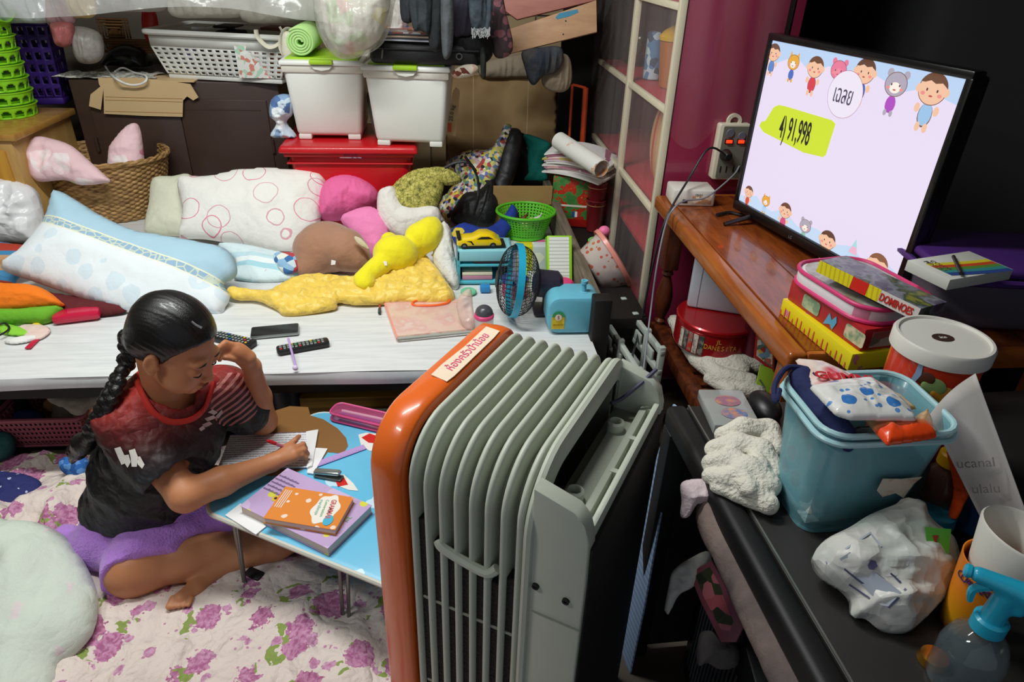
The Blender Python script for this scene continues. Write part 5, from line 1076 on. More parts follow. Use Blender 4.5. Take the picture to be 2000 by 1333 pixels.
hang('cream_quilt', [(945, 122), (1010, 106), (1042, 108), (1045, 148), (1000, 152), (940, 150)], 3.60, .03, cloth('dim_cream', 'a39682'), 'cream folded quilt lying over the top of the cardboard sheet', 'quilt')
t = thing('orange_rack', 'narrow orange metal frame standing in the dark gap beside the cabinet', 'frame', P(1125, 330, Y=3.12)); om = mat('orange_metal', 'c8481c', .4)
a, b, c, d = (P(*q, Y=3.12) for q in ((1118, 165), (1144, 172), (1126, 470), (1100, 470)))
for p_, q_ in ((a, b), (b, c), (a, d)): g = G(); g.tube([p_, q_], .006 if p_ is not b else .012, 6); obj('bar', g, om, t)
g = G(); g.box(TM(P(1090, 200, Y=3.3).x, 3.3, .4), .30, .02, 1.2); obj('dark_gap_sheet', g, mat('gap_shade', '0c0b0a', .9), None, 'tall matt black sheet painting the dark gap between the tiled wall and the cabinet', 'panel')  # black sheet put in as the shade of the gap
# ---- printed red carton, papers, roll, cups
YR = 2.62
M, w = edge((1068, 445), (1175, 430), ZB+.001); a = P(1075, 440, z=ZB+.001); M = TM(a.x, a.y, ZB+.001, rz=-12); zt = P(1075, 345, Y=a.y).z-ZB
rbm = mat('red_carton_print', 'a8261c', .35, pat=lambda t: t.mix(t.math('LESS_THAN', t.sep(t.co('Object'))[2], .035), t.ramp(t.noise(t.co('Object'), 24, 3, .7), [(.40, '3f7a3a'), (.5, '4c8a44'), (.53, 'b32418'), (.66, 'c23a22'), (.72, 'd8b080')]), lin('a81d18')))
t = thing('red_carton', 'glossy red and green printed carton under a sagging pile of papers', 'box', M.translation+Vector((.1, .1, 0)))
g = G(); g.box(M, .225, .20, zt, .003); obj('body', g, rbm, t); g = G(); g.box(M @ TM(.03, -.001, .09), .13, .001, .008, 0); obj('white_line', g, mat('print_white', 'e8dcd0', .5), t)
for i, c in enumerate(('2c4a9a', 'f0ece4', 'c02c24')): g = G(); g.box(M @ TM(.09+.012*i, -.0012, .045), .011, .001, .024); obj('print_stripe', g, mat('fl'+c, c, .5), t)
cols = ['e6e4e0', 'dcd6d2', 'efeeea', 'b8788c', 'e4e0dc', '5e8c62', 'e8e6e2', 'd8c4ca', 'c8b85a', 'efece8', 'a8687e', 'f0eeec']
z_ = ZB+zt+.002; nm = ['lowest', 'second', 'third', 'fourth', 'fifth', 'sixth', 'seventh', 'eighth', 'ninth', 'tenth', 'eleventh', 'topmost']
for i in range(12):
    c = cols[i]; L = .27-.006*(i % 4); wd = .19+.008*((i*5) % 3); rz = -30+((i*37) % 17)-8; ox, oy = M.translation.x-.045+.008*((i*3) % 4), M.translation.y-.01+.006*(i % 3); MM = TM(ox, oy+.05, z_, rz=rz)
    g = G(); th_ = .0065
    f1 = lambda u, v, k: MM @ Vector((L*u, wd*v, k*th_-.018*(2*abs(u-.45))**2*(.6+i*.05)+.012))
    g.grid(lambda u, v: f1(u, v, 1), 10, 4); n0 = len(g.v); g.grid(lambda u, v: f1(u, 1-v, 0), 10, 4)
    for k in range(10): g.add([f1(k/10, 0, 0), f1((k+1)/10, 0, 0), f1((k+1)/10, 0, 1), f1(k/10, 0, 1)], [[0, 1, 2, 3]])
    for k in (0, 1): g.add([f1(k, 0, 0), f1(k, 1, 0), f1(k, 1, 1), f1(k, 0, 1)], [[0, 1, 2, 3]])
    obj('paper_booklet', g, mat('bk'+c, c, .6, pat=p_cells([c, c, 'f0eeea', 'd8a8a8'], 16) if i in (3, 5, 8) else None), None, nm[i]+' booklet counted from the bottom of the pile on the red carton', 'booklet', 'booklets piled on the red carton')
    z_ += th_+.0006
zr = z_+.045
a = P(1092, 275, Y=2.83); b = P(1175, 330, Y=2.56); g = G()
t = thing('paper_roll', 'rolled white poster with orange print lying on the booklets', 'roll', (a+b)/2)
M = frame(a, (b-a).cross(Vector((0, 0, 1))), (b-a).cross((b-a).cross(Vector((0, 0, 1))))); L = (b-a).length
mm = flat(a, (b-a)); g.lathe(mm, [(.036, 0), (.036, L), (.033, L+.001), (.032, L-.002), (.032, .01)], 28)
def rollp(t): 
    z = t.sep(t.co('Object')); n = t.noise(t.co('Object'), 10, 3); return t.mix(t.math('LESS_THAN', n, .42), lin('e8e6e0'), t.ramp(t.noise(t.co('Object'), 18, 2), [(.4, 'e8e6e0'), (.5, 'd89a5a'), (.6, '9a98a0')]))
obj('tube', g, mat('poster_roll', 'e8e6e0', .5, pat=rollp), t, ang=50)
mccup = mat('maroon_cup', '7a1c22', .4, coat=.2)
a = P(1163, 447, z=ZB+.001); a.x -= .012; CY_ = a.y-.015; zt = P(1168, 357, Y=CY_).z; h_ = zt-ZB
for k, l in ((0, 'lower maroon paper cup of the stacked pair beside the red carton'), (1, 'upper maroon paper cup with a white inside, stacked in the other')):
    zz = ZB+.001+k*h_*.36; hh_ = h_*.64
    t = thing('paper_cup', l, 'cup', (a.x, CY_, zz), 'stacked paper cups'); g = G(); g.lathe(TM(a.x, CY_, zz), [(0, 0), (.030, 0), (.041, hh_), (.043, hh_+.002), (.041, hh_+.004), (.039, hh_+.001)], 32); obj('wall', g, mccup, t, ang=50)
    g = G(); g.lathe(TM(a.x, CY_, zz), [(.0385, hh_), (.029, .006), (0, .006)], 32); obj('inside', g, mat('cup_white', 'e6e2da', .5), t)
    g = G(); g.lathe(TM(a.x, CY_, zz), [(.0402, hh_*.86), (.0405, hh_*.88)], 32); obj('gold_line', g, mat('cup_gold', 'b88a5a', .4), t, sol=.0008)
    if k: text('cup_letter', 'm', .034, TM(a.x-.003, CY_-.0375, zz+hh_*.42, rx=84), mat('cup_gold', 'b88a5a', .4), t, sx=.7, bold=.01)
# green round basket
a = P(1030, 476, z=ZB+.001); gx, gy = a.x, a.y+.10; gh = .105
gr = mat('green_plastic_basket', '5cc427', .4); t = thing('green_basket', 'small round green lattice basket of odds and ends', 'basket', (gx, gy, ZB))
g = G(); lattice(g, lambda u, v: (gx+(.085+.033*v)*math.cos(u*2*PI), gy+(.085+.033*v)*.9*math.sin(u*2*PI), ZB+.012+v*(gh-.012)), 48, 8, .55, .5); obj('lattice_wall', g, gr, t, sol=.002)
g = G(); g.lathe(TM(gx, gy, ZB+.001) @ Matrix.Diagonal((1, .9, 1, 1)), [(0, 0), (.086, 0), (.086, .012), (.083, .012), (.083, .003), (0, .003)], 32); obj('base', g, gr, t)
g = G(); g.tube([(gx+.121*math.cos(i/40*2*PI), gy+.121*.9*math.sin(i/40*2*PI), ZB+gh) for i in range(40)], .006, 6, closed=True); obj('rim', g, gr, t)
bits = [('2a2a2c', 'dark crumpled glove in the left of the green basket', (-.055, .01), .035), ('c8b878', 'yellow-grey trinket in the middle of the green basket', (.0, -.03), .025), ('70401c', 'brown wooden bit in the green basket', (-.01, .03), .02), ('2c2c30', 'black clip at the right of the green basket', (.045, -.03), .022), ('d8d8d0', 'white capsule at the far side of the green basket', (.05, .03), .02)]
for i, (c, l, o, r_) in enumerate(bits):
    sd = SDF((gx+o[0]-.06, gy+o[1]-.05, ZB), (gx+o[0]+.06, gy+o[1]+.05, ZB+.12), .005); sd.ell((gx+o[0], gy+o[1], ZB+.04+r_*.5), (r_, r_*.8, r_*1.1), k=.005).cone((gx+o[0], gy+o[1], ZB+.05), (gx+o[0]+.02, gy+o[1]-.01, ZB+.08+r_*.3), r_*.5, r_*.3, .01); sd.disp(lambda x, y, z: .004*ridge(x*60, y*60, z*60, seed=i)); sobj('trinket', sd, mat('bit%d' % i, c, .6, var=.2), None, label=l, cat='trinket', group='odds and ends in the green basket')
g = G(); g.tube([(gx-.05, gy-.04, ZB+.085), (gx+.01, gy-.09, ZB+.06)], .003, 6); obj('white_stick', g, mat('print_white', 'e8dcd0', .5), None, 'thin white stick lying in the green basket', 'stick')
# turquoise drawers with the toy car on top
tq = mat('turquoise_plastic', '52b8c8', .35, coat=.1); tqb = mat('pale_turquoise', '8fd0dc', .4)
a = P(893, 556, z=ZB+.002); b = P(985, 562, z=ZB+.002); zt = P(890, 492, Y=a.y).z-ZB; dw = b.x-a.x+.03; t = thing('mini_drawers', 'small turquoise plastic drawer rack holding books, toy car on top', 'drawers', (a.x+dw/2, a.y+.06, ZB))
M = TM(a.x, a.y, ZB+.002)
for z0, h_ in ((0, .012), (zt*.52, .010), (zt-.04, .04)):
    g = G(); g.box(M @ TM(z=z0), dw, .13, h_, .004); obj('shelf', g, tq if z0 < zt*.6 else tqb, t)
for x in (0, dw-.012): g = G(); g.box(M @ TM(x), .012, .13, zt, .004); obj('side', g, tq, t)
g = G(); g.box(M @ TM(.012, .12, 0), dw-.024, .01, zt-.002); obj('back', g, tq, t)
for i, (c, z0, h_) in enumerate((('c88aa0', .013, .016), ('e8dcc0', .030, .012), ('4a3a3c', .013, .012))):
    g = G(); g.box(M @ TM(.018 if i < 2 else .06, .008, z0+(0 if i < 2 else zt*.52-.005)), dw*.55, .10, h_, .002); obj('small_book', g, mat('sb%d' % i, c, .6), None, ('pink booklet on the bottom shelf of the turquoise rack', 'cream booklet over the pink one in the turquoise rack', 'dark booklet on the upper shelf of the turquoise rack')[i], 'book', 'booklets in the turquoise rack')
# toy car
cz = ZB+.002+zt; ca_ = P(893, 490, z=cz); cb_ = P(983, 490, z=cz); cl2 = (cb_-ca_).length*.98; CM_ = TM(ca_.x, ca_.y+.01, cz, rz=3)
car = thing('toy_car', 'yellow toy sports car with black wheels and spoiler on the turquoise rack', 'toy car', (ca_.x+cl2/2, ca_.y+.04, cz)); yc = mat('yellow_car_paint', 'f2d00e', .2, coat=.6)
prof = [(0, .014), (.005, .030), (.02, .034), (.36*cl2, .036), (.52*cl2, .050), (.70*cl2, .050), (.86*cl2, .036), (.97*cl2, .026), (cl2, .016), (cl2*.98, .009), (.02, .009)]
def xzM(M, y): return M @ Matrix(((1, 0, 0, 0), (0, 0, 1, y), (0, 1, 0, 0), (0, 0, 0, 1)))
g = G(); g.prism(xzM(CM_, 0), prof, .070, .005); obj('body', g, yc, car)
wn = [(.54*cl2, .0445), (.70*cl2, .0445), (.80*cl2, .037), (.44*cl2, .037)]
g = G(); g.prism(xzM(CM_, -.0012), wn[:2]+wn[2:], .0726); obj('side_windows', g, bk, car)
g = G(); g.prism(xzM(CM_, -.001), [(.22*cl2, .030), (.32*cl2, .030), (.38*cl2, .016), (.34*cl2, .016), (.30*cl2, .026)], .0722); obj('air_intake', g, bk, car)
g = G(); g.box(CM_ @ TM(.0, .0, .040), .014, .070, .004, .001); g.box(CM_ @ TM(.004, .008, .030), .006, .004, .011); g.box(CM_ @ TM(.004, .058, .030), .006, .004, .011); obj('spoiler', g, bk, car)
g = G(); g.box(CM_ @ TM(.02, -.002, .005), cl2*.96, .074, .006, .002); obj('skirt', g, bk, car)
for x in (.16*cl2, .80*cl2):
    for y in (.004, .066): g = G(); g.cyl(CM_ @ TM(x, y+.004, .012, rx=90), .012, .009, 18, .002); wh = obj('wheel', g, bk, car); g = G(); g.cyl(CM_ @ TM(x, y-.0045 if y < .03 else y+.0045, .012, rx=90), .006, .001, 10); obj('hub', g, mat('chrome_grey', '8a8a8a', .3, .8), wh)
# green-white upright box, box row
a = P(1082, 566, z=ZB+.001); b = P(1118, 568, z=ZB+.001); zt = P(1095, 462, Y=a.y).z-ZB
M = TM(a.x, a.y, ZB+.001, rz=0); 
t = thing('milk_carton_box', 'upright box with lime edges and white printed face behind the fan', 'box', (a.x+.04, a.y+.05, ZB)); M = TM(P(1070, 566, z=ZB).x, P(1070, 566, z=ZB).y, ZB+.001) 
# leaning: its white face looks up at the camera
lx = P(1118, 566, z=ZB).x-M.translation.x; M = M @ TM(rx=-28)
g = G(); g.box(M, lx, .05, .19, .002); obj('body', g, mat('lime_card', '9ad820', .4), t); g = G(); g.box(M @ TM(.006, -.001, .02), lx-.016, .001, .165); fc = obj('printed_face', g, mat('print_face', 'e8ebe2', .45, pat=p_stripe(['e9ece4', 'e9ece4', 'e9ece4', 'b9c0b8'], 90, 2)), t)
for i, (x0_, x1_, c, l) in enumerate(((1005, 1042, 'd8d424', 'yellow printed box end behind the fan'), (1040, 1076, 'c8d0d0', 'grey-white box behind the fan beside the yellow one'))):
    a = P(x0_, 500, z=ZB+.06); b = P(x1_, 500, z=ZB+.06); g = G(); g.box(TM(a.x, a.y, ZB+.001), b.x-a.x, .05, .095, .002); obj('small_box', g, mat('smb%d' % i, c, .5, pat=p_cells([c, c, 'e8e8d8', c], 30)), None, l, 'box')
# desk fan
fx, fy = P(1000, 645, z=ZB).x, P(1000, 645, z=ZB).y+.06; zt = P(1020, 474, Y=fy+.05).z
FR = (zt-ZB)/2-.012; fc_ = Vector((P(1008, 560, Y=fy).x+.0, fy+.03, ZB+.016+FR)); t = thing('desk_fan', 'small desk fan with black wire cage and a turquoise ring', 'fan', (fc_.x, fc_.y, ZB))
FM = flat(fc_, Vector((-.985, -.02, .12))); fdm = mat('cage_black', '1e2024', .4); rg_ = mat('ring_blue', '1fa3c4', .35, coat=.2)
g = G(); g.lathe(FM @ TM(z=.0), [(FR+.004, -.011), (FR+.006, -.011), (FR+.006, .011), (FR+.002, .011), (FR+.002, -.011), (FR+.004, -.011)], 64); obj('ring', g, rg_, t, ang=40)
def arc(M, R0, dep, a): return [M @ Vector((R0*math.cos(th)*math.cos(a), R0*math.cos(th)*math.sin(a), dep*math.sin(th)**.8)) for th in [i/8*PI/2*.86 for i in range(9)]]
g = G()
for i in range(46): g.tube(arc(FM, FR, .058, i/46*2*PI), .0009, 4)
for i in range(1, 6): rr = FR*math.cos(i/6*PI/2*.86); zz = .058*math.sin(i/6*PI/2*.86)**.8; g.tube([FM @ Vector((rr*math.cos(k/36*2*PI), rr*math.sin(k/36*2*PI), zz)) for k in range(36)], .0009, 4, closed=True)
obj('front_cage', g, fdm, t, kind='stuff'); g = G()
for i in range(46): g.tube([FM @ ((FM.inverted() @ p_)*1) for p_ in arc(FM @ Matrix.Diagonal((1, 1, -1, 1)), FR, .075, i/46*2*PI)], .0009, 4)
for i in range(1, 6): rr = FR*math.cos(i/6*PI/2*.86); zz = -.075*math.sin(i/6*PI/2*.86)**.8; g.tube([FM @ Vector((rr*math.cos(k/36*2*PI), rr*math.sin(k/36*2*PI), zz)) for k in range(36)], .0009, 4, closed=True)
obj('rear_cage', g, fdm, t, kind='stuff')
for z_ in (.055, -.078): g = G(); g.cyl(FM @ TM(z=z_), FR*.26, .006, 24, .002); obj('hub_cap', g, fdm, t)
smk = mat('smoky_blade', '9a94a8', .15, alpha=.3)
for k in range(4):
    g = G(); 
    def bl(u, v, k=k): r_ = .02+u*(FR*.86-.02); a_ = k*PI/2+(v-.5)*(1.0-.1*u)+.3*u; return FM @ Vector((r_*math.cos(a_), r_*math.sin(a_), .022*(v-.5)))
    g.grid(bl, 8, 6); obj('blade', g, smk, t, sol=.002)
g = G(); g.cyl(FM @ TM(z=-.15), .045, .09, 28, .015); obj('motor_housing', g, mat('violet_grey_plastic', '2c2a38', .35), t)
g = G(); g.box(TM(fc_.x+.11, fc_.y+.04, ZB+.001), .09, .09, .012, .006, c=True); obj('base', g, mat('violet_grey_plastic', '2c2a38'), t); g = G(); g.tube([(fc_.x+.11, fc_.y+.04, ZB+.01), (fc_.x+.11, fc_.y+.04, ZB+FR)], .014, 10); obj('neck', g, mat('violet_grey_plastic', '2c2a38'), t)
# blue humidifier-like tank with energy label
a = P(1068, 652, z=ZB+.001); b = P(1176, 664, z=ZB+.001); zt = P(1120, 585, Y=a.y-.01).z-ZB; bl_ = mat('sky_blue_plastic', '6ab8cf', .42, var=.04)
t = thing('blue_fan_base', 'sky blue plastic appliance base with a yellow energy label and a tall knob', 'appliance', (.5*(a.x+b.x), a.y+.05, ZB))
W_ = b.x-a.x; ol = rrect(0, 0, W_, zt, .035, 6); ol = [(x+(.018 if y > zt*.8 and x > W_*.5 else 0)*0, y) for x, y in ol]
g = G(); g.prism(TM(a.x, a.y+.11, ZB+.001, rx=90), ol, .115, .012); obj('body', g, bl_, t)
g = G(); g.lathe(TM(a.x+W_*.68, a.y+.04, ZB+zt-.002), [(0, .0), (.013, 0), (.013, .004), (.008, .006), (.007, .03), (.011, .032), (.011, .042), (.006, .042), (.005, .038), (0, .038)], 20); obj('knob', g, bl_, t)
g = G(); g.box(TM(a.x+.012, a.y-.0062, ZB+zt*.16), .040, .001, .050); lb = obj('energy_label', g, mat('label_yellow', 'e0c020', .5), t)
g = G(); g.prism(TM(a.x+.032, a.y-.0074, ZB+zt*.16+.043, rx=90), [(.020*math.cos(q), .020*math.sin(q)) for q in [i/12*PI for i in range(13)]]+[(.012*math.cos(q), .012*math.sin(q)) for q in [i/12*PI for i in range(12, -1, -1)]], .0006); obj('label_arc', g, mat('label_green', '2a9a5a', .5), lb)
g = G(); g.prism(TM(a.x+.032, a.y-.0074, ZB+zt*.16+.041, rx=90), circ(0, 0, .0105), .0006); obj('label_circle', g, mat('print_white', 'e8dcd0'), lb)
text('label_number', '5', .016, TM(a.x+.032, a.y-.0084, ZB+zt*.16+.041, rx=90), mat('label_red', 'b02a28', .5), lb); text('label_lines', 'ประหยัดไฟ', .008, TM(a.x+.032, a.y-.0076, ZB+zt*.16+.015, rx=90), mat('label_ink', '7a6a10', .5), lb)
# jars around
def jar(px, py, r_, h_, c, lc, label, z=ZB, alpha=.5, hl=.014, dy=0):
    a = P(px, py, z=z+.001); t = thing('lidded_jar', label, 'jar', (a.x, a.y+dy, z)); M = TM(a.x, a.y+dy, z+.001)
    g = G(); g.lathe(M, [(0, 0), (r_*.9, 0), (r_, .005), (r_, h_-.004), (r_*.97, h_)], 28); obj('body', g, mat('jar'+c, c, .15, alpha=alpha), t)
    g = G(); g.cyl(M @ TM(z=h_), r_*1.04, hl, 28, .003); obj('lid', g, mat('lid'+lc, lc, .35), t); return t
t = jar(945, 648, .030, .050, 'e8dcd8', 'e0487e', 'small clear jar with pink rim and dark domed top left of the fan'); a = P(945, 648, z=ZB)
g = G(); g.ball(TM(a.x, a.y, ZB+.066) @ Matrix.Diagonal((.028, .028, .026, 1)), 1, 20, 12); obj('dome', g, mat('smoke_dome', '4a4a50', .3), t)
jar(1062, 520, .030, .06, '4a3c48', 'd84488', 'dark jar with pink lid behind the fan cage', dy=.05)
g = G(); a = P(1100, 590, z=ZB); g.cyl(TM(a.x, a.y+.02, ZB+.001), .035, .07, 28, .006); obj('pink_pot', g, mat('jar_pink', 'e03a7a', .35), None, 'hot pink round pot behind the sky blue appliance base', 'pot')
g = G(); M, w = edge((985, 500), (1000, 500), ZB); a = P(938, 572, z=ZB+.002); g.box(TM(a.x, a.y, ZB+.001), .035, .03, .022, .003); obj('blue_clip_box', g, mat('clip_blue', '2f8ac8', .4), None, 'tiny blue box in front of the turquoise rack', 'box')
g = G(); a = P(915, 572, z=ZB+.002); g.cyl(TM(a.x, a.y, ZB+.001), .028, .010, 24, .003); obj('mint_lid', g, mat('mint_lid', '70c89a', .4), None, 'mint green round lid lying in front of the turquoise rack', 'lid')
g = G()
for i in range(9): g.box(TM(P(1000, 560, z=ZB).x+.006*i, P(1000, 560, z=ZB).y, ZB+.001, rz=7*math.sin(i*3)), .0045, .09, .035+.006*math.sin(i*2), .0005, 1)
obj('lime_comb_file', g, mat('lime_pages', 'b4e020', .5), None, 'lime green fanned sheaf seen through the fan cage', 'sheaf', kind='stuff')
jar(1010, 600, .045, .05, 'b04a70', '2f3a8a', 'plum jar with dark blue lid seen through the fan cage', alpha=1, dy=.10)
# polka dot food container leaning
t = thing('dotted_container', 'clear food container printed with salmon dots, tipped against the plastic film', 'container', P(1200, 560, z=ZB)); 
cM = flat(P(1196, 508, Y=2.26), Vector((.80, .12, .50))) @ Matrix.Scale(1.2, 4) ; dotm = mat('dotted_clear', 'f0d8d0', .15, alpha=.62, pat=p_spots('f3e0da', [('e8755a', 42, .30, 0, 0)], 'Object'))
g = G(); g.lathe(cM @ Matrix.Diagonal((1, 1.25, 1, 1)), [(0, -.075), (.060, -.075), (.066, -.068), (.078, 0), (.080, .004)], 40); obj('bowl', g, dotm, t, ang=60)
g = G(); g.lathe(cM @ Matrix.Diagonal((1, 1.25, 1, 1)), [(.079, -.004), (.086, -.004), (.087, .008), (.080, .012), (.074, .008), (0, .008)], 40); obj('lid', g, mat('salmon_lid', 'f29a8c', .3, alpha=.9), t, ang=50)
g = G(); a = P(1152, 462, Y=2.36); g.cyl(TM(a.x+.04, 2.42, ZB), .032, .09, 20, .004); obj('green_tub', g, mat('tub_mint', '7fce6a', .4), None, 'green and white tub behind the dotted container', 'tub')
g = G(); a = P(1180, 452, Y=2.30); g.ball(TM(a.x, 2.30, a.z) @ Matrix.Diagonal((.022, .02, .02, 1)), 1, 14, 10); obj('pink_bow', g, mat('bow_pink', 'f078a8', .5), None, 'small pink bow top behind the dotted container', 'bow')
# grey plastic rack frames standing between bed and table
gp = mat('sage_grey_plastic', 'b4bcb4', .45, var=.05)
def rack(ox, oy, rz, label, n, dx, tall):
    M = TM(ox, oy, 0, rz=rz); t = thing('plastic_rack', label, 'rack', (ox, oy, 0), 'folded plastic rack panels beside the bed'); z1_ = tall
    for z in (z1_-.03, z1_-.10, z1_-.17): g = G(); g.box(M @ TM(0, 0, z), .36, .016, .020, .003); obj('rail', g, gp, t)
    for k in range(n): g = G(); g.box(M @ TM(.34*k/(n-1), -.002, .0), .018, .020, z1_, .003); obj('upright', g, gp, t)
    for k in range(3): g = G(); g.box(M @ TM(.03+.1*k, .001, z1_-.085), .07, .008, .04, .002); obj('panel', g, gp, t)
    return t
a = P(1290, 705, z=.36); b = P(1210, 600, z=.36)
rack(b.x, b.y, math.degrees(math.atan2(a.y-b.y, a.x-b.x)), 'sage grey plastic rack panel, nearer the table', 4, 0, .40)
a2 = P(1222, 700, z=.36); b2 = P(1175, 625, z=.36); rack(b2.x, b2.y, math.degrees(math.atan2(a2.y-b2.y, a2.x-b2.x)), 'sage grey plastic rack panel, nearer the blue appliance', 3, 0, .385)
# ================================================================ table's lower shelf
SZ = .30
tw_ = cloth('grey_white_towel', 'cfcabd', bump=.9, bs=160, fine=1.2)
def twz(u, v):
    pass
sd = SDF((.70, 1.38, .29), (1.16, 2.00, .46), .006)
A_ = [P(*q, z=.335) for q in ((1318, 640), (1345, 690), (1400, 730), (1470, 750))]
for pts_, r_ in ((((1314, 622, .365), (1340, 668, .36), (1385, 705, .36), (1450, 722, .355)), .026), (((1328, 655, .345), (1362, 700, .345), (1405, 735, .345), (1465, 748, .345)), .030), (((1338, 640, .36), (1380, 685, .365), (1430, 705, .365), (1478, 712, .36)), .030), (((1420, 745, .335), (1450, 760, .33), (1478, 765, .33)), .028), (((1385, 740, .33), (1430, 765, .328)), .024)): sd.chain([tuple(P(x_, y_, z=z__)) for x_, y_, z__ in pts_], [r_*.8]+[r_]*(len(pts_)-1), .005)
sd.disp(lambda x, y, z: .003*ridge(x*16+y*9, y*16, z*14, seed=4)); sd.half((0, 0, SZ+.001), (0, 0, -1)); sobj('towel', sd, tw_, None, label='dirty white towel crumpled on the slatted lower shelf under the red tin', cat='towel')
# red round tin
a = P(1398, 702, z=.372); tx, ty = a.x+.03, a.y+.115; tinz = .372; th_ = .095
tnm = mat('red_tin', 'a8151c', .25, metal=.3, coat=.4); t = thing('cookie_tin', 'round red tin with gold lettering on the lower shelf beneath the white box', 'tin', (tx, ty, tinz))
TR = .125; g = G(); g.cyl(TM(tx, ty, tinz), TR, th_-.016, 48, .003); obj('body', g, tnm, t, ang=40); g = G(); g.cyl(TM(tx, ty, tinz+th_-.018), TR*1.02, .018, 48, .004); obj('lid', g, tnm, t, ang=40)
for k in range(5):
    a_ = R(197+k*8.5); g = G(); g.box(TM(tx+TR*1.003*math.cos(a_), ty+TR*1.003*math.sin(a_), tinz+.006, rz=math.degrees(a_)+90), .016, .0015, th_-.03, c=True); obj('printed_figure', g, mat('soldier%d' % (k % 3), ('d8d0c4', '3a4844', 'c03a34')[k % 3], .4, pat=p_noise([(.45, ('d8d0c4', '3a4844', 'c03a34')[k % 3]), (.6, '8a8478')], 60, 3)), t)
for i, ch in enumerate('DANESITA'):
    a_ = R(238+i*5.8); text('tin_letter', ch, .022, TM(tx+TR*1.006*math.cos(a_), ty+TR*1.006*math.sin(a_), tinz+th_*.42, rz=math.degrees(a_)+90) @ TM(rx=90), mat('gold_print', 'd8a838', .4), t, sx=.8)
text('tin_crest', 'JL', .020, TM(tx+TR*1.006*math.cos(R(255)), ty+TR*1.006*math.sin(R(255)), tinz+th_*.42+.022, rz=-15) @ TM(rx=90), mat('gold_print', 'd8a838', .4), t)
# white upright box (standing on tin)
a = P(1340, 598, Y=ty-.10); b = P(1428, 640, Y=ty-.13); wbx = mat('white_enamel_box', 'c9cfd8', .3, coat=.2)
t = thing('white_box', 'white upright plastic box standing on the red tin under the table', 'box', (tx, ty, tinz+th_)); q_ = P(1340, 600, z=tinz+th_+.001); M = TM(q_.x, q_.y, tinz+th_+.001, rz=-22); g = G(); g.box(M, .19, .11, .235, .01); obj('body', g, wbx, t); g = G(); g.box(M @ TM(.03, -.001, .004), .002, .002, .225); obj('seam_line', g, mat('seam_violet', '8d8aa0', .5), t); g = G(); g.box(M @ TM(.188, -.003, .0), .012, .115, .235, .003); obj('grey_edge', g, mat('sea_grey', '9ab0b4', .4), t)
# tall maroon tin, decorated card, green card
a = P(1462, 712, z=.36); mt = mat('maroon_tin', '5e1528', .3, metal=.3); t = thing('tall_tin', 'tall maroon tin with silver rims standing on the towel', 'tin', (a.x, a.y, .35)); hh_ = P(1470, 612, Y=a.y).z-.352
g = G(); g.cyl(TM(a.x+.02, a.y+.03, .352), .040, hh_-.02, 32, .001); obj('body', g, mt, t, ang=40); g = G(); g.lathe(TM(a.x+.02, a.y+.03, .350), [(0, 0), (.042, 0), (.043, .012), (.0405, .022)], 32); obj('bottom_rim', g, mat('tin_silver', '9c9c90', .25, .9), t); g = G(); g.cyl(TM(a.x+.02, a.y+.03, .352+hh_-.022), .0415, .022, 32, .003); obj('lid', g, mat('tin_grey', '4e4a50', .3, .5), t)
g = G(); g.prism(TM(a.x+.02, a.y-.0115, .42, rx=90), rrect(-.012, -.02, .012, .05, .004), .001); obj('dark_label', g, mat('label_dark', '2a2430', .5), t)
Yc = P(1495, 735, z=.35).y; pl = (P(1495, 700, Y=Yc-.02), Vector((-.35, -.85, .25)).normalized())
deco = mat('card_deco', 'd8c8b0', .5, pat=p_cells(['e0d4bc', 'c86a58', '5a7a6a', 'd8b458', 'd8c8b0', 'a83c38', '7aa0b8'], 75))
t = thing('picture_card', 'small colourful picture card with red border leaning by the maroon tin', 'card', P(1495, 735, z=.36)); g = G(); M = flat(*pl); g.prism(M, pp2([(1478, 634), (1513, 660), (1512, 728), (1472, 698)], pl), .006, .001); obj('border', g, mat('card_red', 'b02c28', .5), t); g = G(); g.prism(M @ TM(z=.006), pp2([(1481, 642), (1509, 664), (1508, 718), (1477, 694)], pl), .001); obj('picture', g, deco, t)
pl = (P(1495, 765, Y=Yc-.06), Vector((-.1, -.9, .35)).normalized()); t = thing('green_card', 'lime green card standing under the picture card', 'card', P(1495, 768, Y=Yc-.05)); g = G(); M = flat(*pl); g.prism(M, pp2([(1484, 712), (1520, 726), (1518, 770), (1472, 770)], pl), .005, .001); obj('sheet', g, mat('lime_card2', 'a6cc3a', .5), t); g = G(); g.prism(M @ TM(z=.005), pp2([(1481, 742), (1484, 740), (1494, 756), (1491, 758)], pl), .001); obj('grey_mark', g, mat('mark_grey', '6a8058', .6), t)
# ================================================================ games on the near end of the TV table
def pbox(p1, p2, z, depth, h): M, w = edge(p1, p2, z); return M, w
def ptex(cols, sc): return p_cells(cols, sc)
z0 = TZ+.001
M, w = edge((1522, 612), (1655, 725), z0); w = min(w, .30)
t = thing('game_box', 'yellow game box with pink drawings, bottom of the stack at the table end', 'box', M.translation+Vector((.1, 0, 0)), 'stacked game boxes')
g = G(); g.box(M, w, .20, .038, .002); obj('body', g, mat('yellow_game', 'e8d418', .4, pat=lambda t: t.ramp(t.noise(t.co('Object'), 22, 2), [(.0, 'ecd91c'), (.58, 'ecd91c'), (.60, 'e08aa0'), (.70, 'c0d060'), (.74, 'ecd91c')], 'CONSTANT')), t)
g = G()
for k in range(16): g.prism(M @ TM(w*k/16+.002, -.0008, .001, rx=90), [(0, 0), (.004, 0), (.003, .010+.012*abs(math.sin(k*2.1))), (.001, .012+.012*abs(math.sin(k*2.1)))], .0006)
